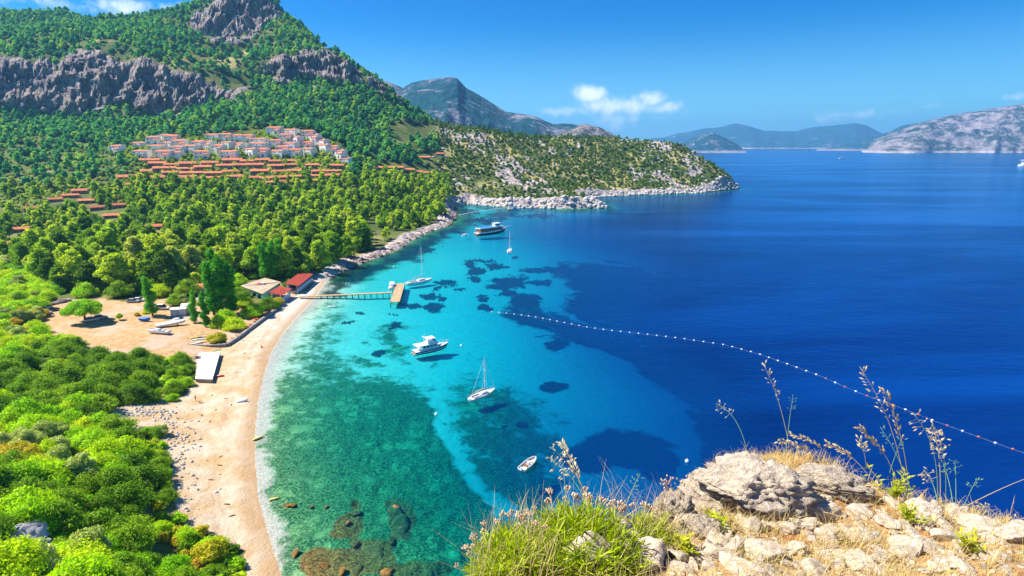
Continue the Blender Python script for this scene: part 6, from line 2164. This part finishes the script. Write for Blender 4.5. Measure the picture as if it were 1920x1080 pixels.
# boulders along the shore right of the beach
cpts = [P(a, b) for a, b in [(612, 525), (645, 505), (695, 487), (742, 470), (782, 445), (813, 431), (843, 422), (857, 405), (853, 388)]]
n_b = 0
for a, b in zip(cpts[:-1], cpts[1:]):
    L = np.linalg.norm(b - a)
    nrm = np.array([-(b - a)[1], (b - a)[0], 0]) / L
    for i in range(int(L / 1.15)):
        off = abs(random.gauss(0, 5.0)) - 1.0
        q = a + (b - a) * random.random() + nrm * off
        z = float(zf(q[0], q[1]))
        if n_b > 292 or z < -1.2:
            continue
        n_b += 1
        put_rock(SHR, (q[0], q[1], max(z, -.3) + .1), random.choice([.6, .8, .9, 1.2, 1.5, 2.3]), 'pinkish grey boulder on the rocky shore between the beach and the cove', 'boulders along the rocky shore', 'boulder')
# pale rocks along the foot of the headland and on its slopes
pts, scs = [], []
cp = [P(a, b) for a, b in [(853, 386), (880, 382), (950, 389), (1000, 390), (1060, 391), (1138, 390), (1112, 379), (1095, 373), (1130, 369), (1180, 366), (1250, 364), (1320, 361), (1387, 353)]]
for a, b in zip(cp[:-1], cp[1:]):
    L = np.linalg.norm(b - a)
    nrm = np.array([-(b - a)[1], (b - a)[0], 0]) / L
    for i in range(int(L * 1.7)):
        q = a + (b - a) * random.random() + nrm * (abs(random.gauss(0, 8)) - 1.5)
        z = float(zf(q[0], q[1]))
        if z > -1.5:
            pts.append((q[0], q[1], max(z, -.4) + .2))
            scs.append(random.choice([.9, 1.3, 1.8, 2.4, 3.4]) * random.uniform(.8, 1.2))
scatter_stuff('headland_shore_rocks', pts, scs, RNG.uniform(0, 6.28, len(pts)), LIMR, 'pale jumbled rocks along the foot of the headland', 'rocks')
x, y, z, u, v = jitter_points(HEAD, 5.5, seed=44, rmax=1300)
oc = fbm(x * .02, y * .02, 4, 4) + .45 * fbm(x * .09, y * .09, 2, 3)
kp = (RNG.random(len(x)) < np.where(oc > .1, .22, .05))
kp |= (ellmask(u, v, [(905, 228, 34, 9), (845, 252, 40, 16), (1205, 262, 40, 8), (1240, 290, 40, 14), (1300, 300, 28, 14), (1180, 266, 20, 6)]) < 1)
scatter_stuff('headland_outcrops', np.stack([x, y, z + .1], 1)[kp], RNG.uniform(.7, 2.9, kp.sum()), RNG.uniform(0, 6.28, kp.sum()), LIMR, 'grey limestone outcrops breaking through the scrub of the headland', 'rocks')
# white rubble at the back of the sand
rub = []
for cx, cy, ru, rv, n in [(265, 772, 62, 8, 130), (318, 790, 26, 14, 40), (345, 820, 40, 30, 70), (335, 870, 20, 22, 30), (110, 640, 34, 12, 60), (330, 690, 26, 12, 16), (350, 930, 30, 60, 26)]:
    for i in range(n):
        p = G(cx + random.gauss(0, .5) * ru, cy + random.gauss(0, .5) * rv)
        rub.append(p + np.array([0, 0, .05]))
scatter_stuff('white_rubble', rub, RNG.uniform(.12, .55, len(rub)) , RNG.uniform(0, 6.28, len(rub)), WHR, 'white stone rubble strewn between the thicket and the sand', 'rubble')
deb = []
x, y, z, u, v = jitter_points([(640, 1180), (528, 1080), (503, 1000), (486, 940), (479, 880), (478, 820), (483, 760), (493, 710), (507, 665), (527, 630), (556, 595), (598, 547), (575, 545), (500, 592), (440, 642), (412, 700), (345, 760), (325, 850), (345, 985), (455, 1030), (470, 1180)], 2.2, seed=71, rmax=330)
kp = RNG.random(len(x)) < np.where(fbm(x * .08, y * .08, 3, 3) > .1, .5, .12)
twig = MB().tube([(-.5, 0, .05), (0, .06, .1), (.45, -.05, .06)], [.05, .06, .03], 5).mesh('twig', M['bark'])
peb = rock_mesh('wrack', 261, M['brownrock'], 2, 6, .2, 1.6, (1.4, .5, .25))
peb2 = rock_mesh('pebble', 262, M['white_rock'], 2, 6, .1, 1.6, (1, .8, .6))
scatter_stuff('beach_debris', np.stack([x, y, z + .02], 1)[kp], RNG.uniform(.12, .6, kp.sum()), RNG.uniform(0, 6.28, kp.sum()), [twig, peb, peb, peb2], 'dry seaweed, twigs and pebbles strewn over the sand', 'debris')
# earth and stone heap at the left end of the lot
for i, (u0, v0, s) in enumerate([(95, 572, 1.6), (103, 570, 2.1), (112, 568, 2.3), (121, 566, 1.9), (129, 564, 1.4)]):
    p = G(u0, v0)
    put_rock(SHR, p + np.array([0, 0, .3]), s, 'brown mound of earth and stone heaped along the left end of the lot', 'earth mounds at the lot', 'earth_mound', 'mound')
# brown rocks in the shallows
for i, (u0, v0, s) in enumerate([(547, 948, 1.0), (585, 949, .6), (612, 948, .7), (667, 1017, 1.3), (650, 980, 1.0), (664, 958, 1.4), (742, 952, 2.2), (752, 972, 2.7), (748, 990, 2.6), (760, 1000, 2.0), (700, 1028, 2.2), (712, 1034, 1.6), (668, 1066, 1.6), (553, 1040, 1.1), (640, 1072, 1.4), (725, 1070, 2.0), (760, 1066, 1.5), (800, 1070, 1.6), (610, 1062, 1.0), (735, 1008, 1.4)]):
    p = P(u0, v0)
    z = float(zf(p[0], p[1]))
    put_rock(BRR, (p[0], p[1], max(z, -1.2) + (.25 if s < 1.5 else -.1)), s * .85, 'brown weedy rock just under the surface of the near shallows', 'brown rocks in the near shallows', 'brown_rock')
# grey crag at the lower left corner
for i, (u0, v0, s, lb) in enumerate([(25, 1012, 3.4, 'grey blue rock highest in the lower left corner'), (14, 1060, 3.8, 'dark grey rock cut by the left edge at the bottom corner'), (55, 1045, 3.2, 'pale cracked rock in the lower left corner with a flat face'), (70, 1082, 3.0, 'grey rock lowest at the bottom of the left corner'), (78, 1020, 1.6, 'small pale rock right of the larger corner rocks')]):
    p = G(u0, v0)
    put_rock([smooth(rock_mesh('crag_rock', 240 + i, M['lime'], 4, 9, .22, 1.8))], p + np.array([0, 0, .2]), s, lb, 'grey rocks in the lower left corner', 'crag_rock')

# ================================================================== THE LEDGE IN FRONT OF THE CAMERA
EDGE = [(-2.2, -.6), (-.8, .5), (-.12, 1.95), (.1, 2.35), (.5, 2.7), (.9, 2.95), (1.3, 3.5), (1.7, 4.1), (2.1, 4.0), (2.35, 3.35), (2.75, 2.85), (3.4, 2.35), (5, 1.7), (8, .5)]


def ledge_plane(x, y):
    return 68.2 - .28 * (y - 2.2) - .16 * np.maximum(x - 2.2, 0)


NX, NY = 420, 300
lx = np.linspace(-1.6, 6.5, NX)
ye = np.interp(lx, [e[0] for e in EDGE], [e[1] for e in EDGE]) + .12 * fbm(lx * 2.2, lx * 0, 3, 4)
sy_ = np.concatenate([np.linspace(0, 1, 230), 1 + np.linspace(0, 1, 71)[1:] ** 1.8])
LX = np.repeat(lx[:, None], NY, 1)
y0_ = -1.5
LY = np.where(sy_[None] <= 1, y0_ + (ye[:, None] - y0_) * np.minimum(sy_[None], 1), ye[:, None] + (sy_[None] - 1) * 14)
LZ = ledge_plane(LX, np.minimum(LY, ye[:, None]))
over = np.maximum(LY - ye[:, None], 0)
LZ = LZ - over * 5.2 - .5 * np.sqrt(over) + (over > 0) * ridged(LX * .7, LY * .7, LZ * .25, 4) * np.minimum(over, 1.2)
inner = np.clip((ye[:, None] - LY) / .5, 0, 1)
LZ = LZ - .14 * (1 - inner) ** 2 * (over <= 0)
LZ = LZ + fbm(LX * 1.3, LY * 1.3, 0, 4) * .1 + fbm(LX * 7, LY * 7, 2, 4) * .028
LZ = LZ - .9 * sstep(.15, -1.2, LX) * 1.2
led = np_mesh('ledge_ground', np.stack([LX, LY, LZ], -1).reshape(-1, 3), [grid_faces(NX, NY)], smooth=True)
m, t = new_mat('ledge_ground')
co = t.node('ShaderNodeTexCoord').outputs['Object']
a, b_, c_ = t.noise(co, 1.6, 6, .6), t.noise(co, 9.0, 6, .65), t.noise(co, 45.0, 5, .6)
col = t.mix(t.step(a, .38, .6), (.32, .14, .045), (.46, .3, .14))
col = t.mix(t.math('MULTIPLY', t.step(b_, .48, .66), .7), col, (.5, .36, .17))
vo = t.node('ShaderNodeTexVoronoi', {'Vector': co, 'Scale': 26.0})
vc = t.node('ShaderNodeSeparateColor', {0: vo.outputs['Color']})
peb = t.math('MULTIPLY', t.step(vo.outputs[0], .5, .32), t.step(vc.outputs[0], .55, .62))
col = t.mix(t.math('MULTIPLY', peb, .8), col, (.6, .5, .38))
slz = t.node('ShaderNodeSeparateXYZ', {0: t.node('ShaderNodeNewGeometry').outputs['Normal']}).outputs[2]
col = t.mix(t.step(slz, .72, .5), col, t.mix(t.step(b_, .4, .6), (.2, .18, .16), (.44, .4, .36)))
bp = t.node('ShaderNodeBump', {'Height': t.math('ADD', t.math('MULTIPLY', b_, .7), t.math('ADD', t.math('MULTIPLY', c_, .2), t.math('MULTIPLY', peb, .5))), 'Strength': .9, 'Distance': .04})
pb = t.node('ShaderNodeBsdfPrincipled', {'Base Color': col, 'Roughness': .95, 'Specular IOR Level': .1, 'Normal': bp.outputs[0]})
t.l.new(pb.outputs[0], t.out.inputs[0])
led.materials.append(m)
link('ground', led, kind='structure')


def lz(x, y):
    i = int(np.clip((x + 1.6) / 8.1 * (NX - 1), 0, NX - 1))
    j = int(np.argmin(np.abs(LY[i] - y)))
    return float(LZ[i, j])


def LG(u, v):
    """ledge point seen at a frame position"""
    r = ray(u, v)
    for d in np.arange(1.6, 6.5, .02):
        x, y, z = r[0] * d, r[1] * d, H + r[2] * d
        if z <= lz(x, y):
            return np.array([x, y, lz(x, y)])
    d = 3.6
    return np.array([r[0] * d, r[1] * d, H + r[2] * d])


NEAR = [rock_mesh('near_stone', 300 + i, M['stone'], 4, 12, .1, 1.5, (1, .8, .55)) for i in range(7)]
for q in NEAR:
    smooth(q)


def boulder(u, v, size, label, seed, name='limestone_boulder', mat='near_rock', rz=0.0, sub=5, cuts=10, amp=.2, freq=1.9, lift=.2):
    p = LG(u, v)
    o = link(name, smooth(rock_mesh(name, seed, M[mat], sub, cuts, amp, freq, strata=.16 if mat == 'near_rock' else .05)))
    o.location = (p[0], p[1], p[2] + lift * size[2])
    o.rotation_euler = (0, 0, rz)
    o.scale = size
    return tag(o, label, 'rock', 'limestone rocks of the near ledge')


boulder(1405, 950, (.33, .25, .22), 'largest weathered limestone boulder at the brink of the near ledge', 401, rz=.3, lift=.4, amp=.34, cuts=14, freq=2.4)
boulder(1470, 945, (.15, .14, .18), 'rounded grey knob of rock on the right face of the largest boulder', 402, rz=1.0, lift=.3)
boulder(1345, 950, (.2, .15, .2), 'cracked tan rock against the left foot of the largest boulder', 403, rz=-.4, lift=.3)
boulder(1550, 925, (.32, .16, .15), 'long flat limestone slab to the right of the largest boulder', 404, rz=-.35, lift=.25, amp=.22)
boulder(1262, 985, (.1, .09, .2), 'upright grey slab left of the largest boulder at the edge of the green plant', 405, rz=.6, lift=.35)
boulder(1308, 1000, (.13, .09, .14), 'leaning grey slab between the green plant and the largest boulder', 406, rz=-.7, lift=.2)
boulder(1160, 1030, (.13, .1, .14), 'white rock in the pile at the foot of the green plant, upper one', 407, mat='stone', lift=.3, sub=4)
boulder(1095, 1062, (.12, .09, .16), 'white rock at the lower left end of the pile by the green plant', 408, mat='stone', lift=.3, sub=4)
boulder(1165, 1060, (.14, .1, .12), 'white rock in the pile at the foot of the green plant, lower one', 409, mat='stone', lift=.25, sub=4)
boulder(1215, 1060, (.11, .1, .12), 'white rock at the right end of the pile by the green plant', 410, mat='stone', lift=.25, sub=4)
boulder(1430, 1045, (.12, .08, .08), 'broad pale stone in the middle of the stony ground at the bottom', 411, mat='stone', lift=.2, sub=4)
boulder(1345, 1048, (.09, .07, .07), 'pale squarish stone left of the broad one at the bottom', 412, mat='stone', lift=.2, sub=4)
boulder(1540, 970, (.2, .09, .08), 'long white stone lying below the flat slab', 413, mat='stone', lift=.25, rz=-.2, sub=4)
boulder(1850, 1000, (.2, .1, .08), 'pale broken ledge rock at the brink on the far right', 414, mat='stone', lift=.2, rz=-.4)
boulder(1735, 970, (.13, .1, .1), 'pink grey fractured rock beneath the tall grass clump', 415, mat='stone', lift=.25, rz=.3)
boulder(1905, 1010, (.17, .1, .08), 'pale rock cut by the right edge on the brink', 416, mat='stone', lift=.2, rz=.2)
for i in range(420):
    u = random.uniform(1030, 1918)
    v = random.uniform(935, 1079)
    p = LG(u, v)
    e = float(np.interp(p[0], lx, ye))
    if p[1] > e - .03 or p[0] < .22:
        continue
    s = random.choice([.014, .018, .022, .028, .036, .046, .065]) * random.uniform(.8, 1.3)
    o = link('limestone_fragment', random.choice(NEAR))
    o.location = (p[0], p[1], p[2] + s * .12)
    o.rotation_euler = (random.uniform(-.4, .4), random.uniform(-.4, .4), random.uniform(0, 6.28))
    o.scale = (s * random.uniform(.9, 1.8), s * random.uniform(.8, 1.2), s * random.uniform(.7, 1.1))
    tag(o, 'pale limestone fragment bedded in the orange earth of the near ledge', 'stone', 'limestone fragments on the near ledge')

# grass
M['straw'] = foliage('straw', [(0, (.58, .43, .16)), (1, (.72, .57, .28))], .25, .5, (1, .95, .7))
M['greengrass'] = foliage('green_blades', [(0, (.3, .34, .03)), (1, (.4, .36, .06))], .3, .6)
M['spike'] = foliage('dry_seed_heads', [(0, (.62, .5, .28)), (1, (.72, .62, .4))], .3, .4, (1, .95, .8))
M['teal_stem'] = foliage('green_stems', [(0, (.16, .34, .17)), (1, (.26, .42, .2))], .25, .3)
M['spurge'] = foliage('spurge_leaves', [(0, (.34, .44, .008)), (1, (.48, .52, .02))], .4, 1.2)
M['pinkdry'] = foliage('dry_pink_flowers', [(0, (.66, .46, .32)), (1, (.78, .62, .44))], .3, .6, (1, .8, .8))
M['herb'] = foliage('herb_leaves', [(0, (.42, .46, .02)), (1, (.5, .5, .03))], .35, .6)


def blades(n, base_fn, length, width, seed, lean=.7, segs=3):
    rg = np.random.default_rng(seed)
    V, F = [], []
    for i in range(n):
        b = base_fn(rg)
        if b is None:
            continue
        L = length * rg.uniform(.5, 1.4)
        a = rg.uniform(0, 6.28)
        dx, dy = math.cos(a), math.sin(a)
        ln = rg.uniform(.1, 1) * lean
        wx, wy = -dy * width, dx * width
        k = len(V)
        for s in range(segs + 1):
            f = s / segs
            q = (b[0] + dx * L * ln * f * f, b[1] + dy * L * ln * f * f, b[2] + L * f * (1 - .35 * ln * f))
            ww = (1 - f) * .9 + .1
            V += [(q[0] - wx * ww, q[1] - wy * ww, q[2]), (q[0] + wx * ww, q[1] + wy * ww, q[2])]
        for s in range(segs):
            F.append((k + 2 * s, k + 2 * s + 1, k + 2 * s + 3, k + 2 * s + 2))
    return np.array(V), np.array(F)


tufts = [(random.uniform(.2, 4.2), random.uniform(.9, 4.2)) for i in range(620)]


def on_ledge(rg):
    tx, ty = tufts[int(rg.integers(len(tufts)))]
    x, y = tx + rg.normal() * .07, ty + rg.normal() * .07
    if y > np.interp(x, lx, ye) + .02 or x > 6 or x < .15:
        return None
    return x, y, lz(x, y) - .005


V, F = blades(31000, on_ledge, .09, .0018, 1, 1.15)
tag(link('dry_grass', np_mesh('dry_grass', V, [F], [M['straw']])), 'short dry straw grass growing between the stones of the near ledge', 'grass', kind='stuff')
V, F = blades(2200, on_ledge, .06, .002, 2, .9)
tag(link('green_grass', np_mesh('green_grass', V, [F], [M['greengrass']])), 'thin yellow green grass sprouting among the dry straw of the near ledge', 'grass', kind='stuff')


# the feathery green spurge with its dry pinkish flower heads
def spurge(label, cen, rad, n, seed, flowers):
    rg = np.random.default_rng(seed)
    c0_ = np.array(cen)
    t = thing('spurge_bush', label, 'plant', tuple(c0_))
    V, F = [], []
    heads = []
    for i in range(n):
        d = rg.normal(size=3)
        d[2] = abs(d[2]) * .9 + .15
        d /= np.linalg.norm(d)
        tip = d * np.array(rad) * rg.uniform(.62, 1.05)
        # a tuft of needle leaves round each stem tip
        for j in range(15):
            q = d * .8 + rg.normal(size=3) * .55
            q /= np.linalg.norm(q)
            L = rg.uniform(.035, .075)
            st = tip - d * rg.uniform(0, .09)
            sd = np.cross(q, rg.normal(size=3))
            sd = sd / np.linalg.norm(sd) * .0026
            k = len(V)
            V += [st - sd * .6, st + sd * .6, st + q * L * .6 + sd, st + q * L * .6 - sd, st + q * L + sd * .15, st + q * L - sd * .15]
            F += [(k, k + 1, k + 2, k + 3), (k + 3, k + 2, k + 4, k + 5)]
        heads.append((tip, d))
    link('foliage', np_mesh('spurge_foliage', np.array(V), [np.array(F)], [M['spurge']]), t)
    IV, IF = ICO[3]
    dv, df = blades(240, lambda r_: tuple(np.array(rad) * np.array([r_.uniform(-.85, .85), r_.uniform(-.85, .85), r_.uniform(.1, .75)])), .2, .0014, seed + 40, .9)
    link('dry_blades', np_mesh('spurge_dry_blades', dv, [df], [M['straw']]), t)
    link('inner_growth', np_mesh('spurge_inner', IV * np.array(rad) * .72 * (1 + .2 * fbm(IV[:, 0] * 3, IV[:, 1] * 3, IV[:, 2] * 3, 3)[:, None]), [IF], [M['dark']]), t)
    fm = []
    for s in range(3):
        mb = MB()
        mb.tube([(0, 0, -.12), (0, 0, .05)], [.0022, .0016], 5)
        for j in range(5):
            a = j * 1.256 + s
            e = (math.cos(a) * .018, math.sin(a) * .018, .075 + .012 * (j % 2))
            mb.tube([(0, 0, .035), e], .0012, 4)
            mb.ell(e, (.0075, .0075, .011), 6, 4)
        mb.ell((0, 0, .085), (.008, .008, .012), 6, 4)
        fm.append(mb.mesh('flower_head', M['pinkdry'], True))
    for i in range(flowers):
        # keep to the rim that stands out against the water
        a = rg.uniform(.4, 3.0)
        d = np.array([math.cos(a), math.sin(a) * .9, rg.uniform(.25, .95)])
        d /= np.linalg.norm(d)
        p = d * np.array(rad) * rg.uniform(1.0, 1.16)
        o = link('flower_head', fm[i % 3], t)
        o.location = tuple(p)
        q = Vector((d[0] + rg.normal() * .3, d[1] + rg.normal() * .3, d[2] + .9)).to_track_quat('Z', 'Y')
        o.rotation_euler = q.to_euler()
        o.scale = (rg.uniform(.38, .7),) * 3
    return t


spurge('large bright green feathery spurge with dry pinkish flower heads at the brink', PD(1085, 1075, 2.5), (.3, .3, .26), 760, 5, 40)
spurge('lower clump of green spurge at the bottom edge left of the large one', PD(960, 1115, 2.35), (.19, .22, .26), 400, 6, 24)
spurge('small yellowing spurge between the large green one and the leaning slab', PD(1215, 1030, 2.75), (.16, .16, .14), 240, 7, 10)

# pink dry flower sprigs by the upright slab
for i in range(14):
    u, v = random.uniform(1225, 1320), random.uniform(925, 950)
    p = PD(u, v, 3.35)
    t = thing('dry_flower', 'dry pinkish flower sprig left of the largest boulder above the upright slab', 'flower', tuple(p), random.random() * 6, 'dry flower sprigs left of the boulder')
    mb = MB().tube([(0, 0, -.2), (.01, 0, .0), (.02, .01, .09)], [.0025, .002, .0015], 5)
    mb.obj('stem', M['straw'], t)
    mb = MB()
    for j in range(6):
        mb.ell((.02 + random.gauss(0, .012), .01 + random.gauss(0, .012), .085 + random.gauss(0, .018)), (.005, .005, .008), 6, 4)
    mb.obj('flower_head', M['pinkdry'], t, True)


def herb(u, v, n, size, label, mat='herb'):
    p = LG(u, v)
    t = thing('herb', label, 'plant', tuple(p))
    V, F = [], []
    rg = np.random.default_rng(int(u))
    mb = MB()
    for i in range(n):
        a, ln = rg.uniform(0, 6.28), rg.uniform(.1, .9)
        h = size * rg.uniform(.5, 1.1)
        tip = np.array([math.cos(a) * ln * h, math.sin(a) * ln * h, h * (1 - .3 * ln)])
        mb.tube([(0, 0, -.01), tuple(tip * .5 + np.array([0, 0, .02])), tuple(tip)], .002, 4)
        for j in range(9):
            f = .35 + .65 * j / 8
            st = tip * f
            b = rg.uniform(0, 6.28)
            q = np.array([math.cos(b), math.sin(b), .5])
            q /= np.linalg.norm(q)
            L = .035 * rg.uniform(.7, 1.4)
            sd = np.cross(q, [0, 0, 1.0])
            sd = sd / np.linalg.norm(sd) * .007
            k = len(V)
            V += [st, st + q * L * .5 + sd, st + q * L, st + q * L * .5 - sd]
            F.append((k, k + 1, k + 2, k + 3))
    link('foliage', np_mesh('herb_leaves', np.array(V), [np.array(F)], [M[mat]]), t)
    mb.obj('stem', M['greengrass'], t)
    return t


herb(1672, 940, 16, .2, 'yellow green leafy herb at the foot of the tall grass clump, taller one', 'herb')
herb(1700, 985, 12, .12, 'yellow green leafy herb below the tall grass clump, lower one', 'herb')
herb(1345, 1000, 10, .09, 'small bright green sprout below the largest boulder', 'spurge')
herb(1335, 990, 8, .07, 'tiny yellow green sprout in the crack beside the leaning slab', 'herb')
herb(1810, 1040, 12, .1, 'yellow green herb on the stony ground at the right bottom', 'herb')
herb(1290, 1040, 12, .09, 'pale yellow herb growing between stones below the slabs', 'herb')


def stalk(bu, bv, tu, tv, d, kind, label, bend=.12, group=None):
    """a grass stem from its root to its tip, with its seed head"""
    a, b = PD(bu, bv, d), PD(tu, tv, d + random.uniform(-.1, .25))
    t = thing('grass_stalk', label, 'grass stalk', tuple(a))
    b = b - a
    L = np.linalg.norm(b)
    side = np.array([1 if tu > bu else -1, .2, 0]) * bend * L
    pts = []
    for i in range(13):
        f = i / 12
        q = b * f + side * (f * f - f) * 1.6 + np.array([0, 0, 1.0]) * bend * L * 1.1 * math.sin(math.pi * f) * .9
        pts.append(q)
    green = kind in ('thin', 'oat')
    MB().tube([tuple(q) for q in pts], [.0025 - .0013 * i / 12 for i in range(13)], 5).obj('stem', M['teal_stem' if green else 'straw'], t, True)
    mb = MB()
    rg = np.random.default_rng(int(bu * 7 + tu))
    f0 = {'wheat': .5, 'oat': .62, 'thin': .72, 'bare': .97, 'brome': .55}[kind]
    n = {'wheat': 30, 'oat': 16, 'thin': 10, 'bare': 0, 'brome': 20}[kind]
    for i in range(n):
        f = f0 + (1 - f0) * i / n
        k = min(int(f * 12), 11)
        q = pts[k] + (pts[k + 1] - pts[k]) * (f * 12 - k)
        dirv = (pts[k + 1] - pts[k]) / np.linalg.norm(pts[k + 1] - pts[k])
        off = rg.normal(size=3)
        off -= dirv * (off @ dirv)
        off /= np.linalg.norm(off)
        sp = {'wheat': .008, 'oat': .035, 'thin': .02, 'brome': .018}[kind]
        ln = {'wheat': .03, 'oat': .022, 'thin': .016, 'brome': .028}[kind] * rg.uniform(.8, 1.3)
        s0 = q + off * sp
        ax = dirv * (1 if kind == 'wheat' else .5) + off * .55 + (np.array([0, 0, -.6]) if kind == 'oat' else 0)
        ax = ax / np.linalg.norm(ax)
        if kind != 'wheat':
            mb.tube([tuple(q), tuple(s0)], .0008, 3)
        sd = np.cross(ax, off + .01)
        sd = sd / np.linalg.norm(sd)
        u2 = np.cross(ax, sd)
        w_ = ln * .2
        mb.add([s0, s0 + ax * ln * .45 + sd * w_, s0 + ax * ln * .45 + u2 * w_, s0 + ax * ln * .45 - sd * w_, s0 + ax * ln * .45 - u2 * w_, s0 + ax * ln],
               [(0, 2, 1), (0, 3, 2), (0, 4, 3), (0, 1, 4), (5, 1, 2), (5, 2, 3), (5, 3, 4), (5, 4, 1)])
    if n:
        mb.obj('seed_head', M['teal_stem' if kind == 'thin' else 'spike'], t)
    return t


ST = [(1482, 850, 1430, 680, 4.4, 'brome', 'tall thin pale stalk rising highest from behind the largest boulder', .05), (1400, 842, 1342, 756, 4.4, 'oat', 'short drooping oat stalk left above the top of the largest boulder', .14), (1474, 848, 1487, 742, 4.4, 'thin', 'thin green stalk beside the tall pale one behind the boulder', .03),
      (1582, 890, 1484, 814, 4.0, 'wheat', 'upper of two heavy seed heads leaning left over the boulder', .1), (1560, 885, 1458, 826, 4.0, 'wheat', 'lower of two heavy seed heads leaning left over the boulder', .1), (1638, 905, 1550, 832, 3.8, 'wheat', 'thick seed head leaning left over the flat slab', .1),
      (1690, 930, 1608, 800, 3.6, 'wheat', 'leaning seed head on the left of the tall grass clump', .1), (1625, 880, 1612, 822, 3.8, 'brome', 'short upright seed head in front of the water left of the clump', .04), (1702, 940, 1612, 688, 3.6, 'brome', 'tallest stalk of the clump reaching up to the buoy line', .07), (1706, 935, 1655, 727, 3.6, 'wheat', 'tall stalk with dense seed head second highest in the clump', .06),
      (1716, 945, 1650, 800, 3.7, 'thin', 'thin green stem within the tall grass clump', .05), (1664, 900, 1692, 820, 3.8, 'thin', 'thin green stem crossing the clump to the right', .03), (1757, 962, 1713, 776, 3.3, 'oat', 'nodding oat stalk arching to the left in the right clump', .12), (1762, 958, 1748, 792, 3.3, 'brome', 'upright oat stalk with pink tip in the right clump', .06),
      (1772, 955, 1752, 800, 3.4, 'oat', 'green oat stalk behind the right clump', .08), (1788, 955, 1768, 868, 3.3, 'thin', 'short thin stem at the right foot of the right clump', .04), (1760, 960, 1732, 880, 3.3, 'oat', 'short oat stalk low in the right clump', .1), (1792, 958, 1790, 862, 3.3, 'thin', 'thin green stem with small buds at the right of the clump', .02),
      (1795, 958, 1960, 884, 3.2, 'bare', 'long bare stalk leaning out to the right edge over the water', .02), (1800, 965, 1832, 898, 3.3, 'thin', 'short green stem standing right of the bare stalk', .02), (1850, 990, 1838, 948, 3.2, 'oat', 'small oat at the brink near the right edge', .1), (1905, 1000, 1912, 972, 3.1, 'oat', 'tiny seed tuft at the brink by the right edge', .06),
      (1106, 1000, 1050, 828, 2.9, 'wheat', 'tall dry seed head rising from the large spurge', .1), (1112, 1010, 1030, 838, 2.9, 'oat', 'green drooping oat stalk rising from the large spurge, higher one', .14), (1120, 1010, 1032, 862, 2.85, 'oat', 'green drooping oat stalk rising from the large spurge, lower one', .14), (1155, 1005, 1200, 888, 2.9, 'thin', 'thin green stem leaning right out of the large spurge', .04),
      (1125, 1005, 1075, 880, 2.9, 'bare', 'straight bare stem in the middle of the large spurge', .05), (1545, 960, 1690, 1010, 3.0, 'bare', 'dry fallen stem lying across the stony ground', .03), (1400, 960, 1406, 860, 3.6, 'thin', 'thin green stem standing in front of the largest boulder', .03), (1590, 1000, 1500, 940, 3.1, 'bare', 'dry bent stem in front of the flat slab', .1), (1790, 1060, 1700, 950, 2.9, 'wheat', 'yellow stem leaning over the stones at the right', .08)]
for bu, bv, tu, tv, d, kd, lb, bd in ST:
    stalk(bu, bv, tu, tv, d, kd, lb, bd)

# ------------------------------------------------------------------ the air
hzm, t = new_mat('haze')
pv = t.node('ShaderNodeVolumePrincipled', {'Color': (.2, .54, 1.0), 'Density': 7.5e-5, 'Anisotropy': .2})
t.l.new(pv.outputs[0], t.out.inputs['Volume'])
hb = MB().box(-18000, 18000, -400, 17500, -70, 700).obj('haze', hzm)
hb['kind'] = 'stuff'
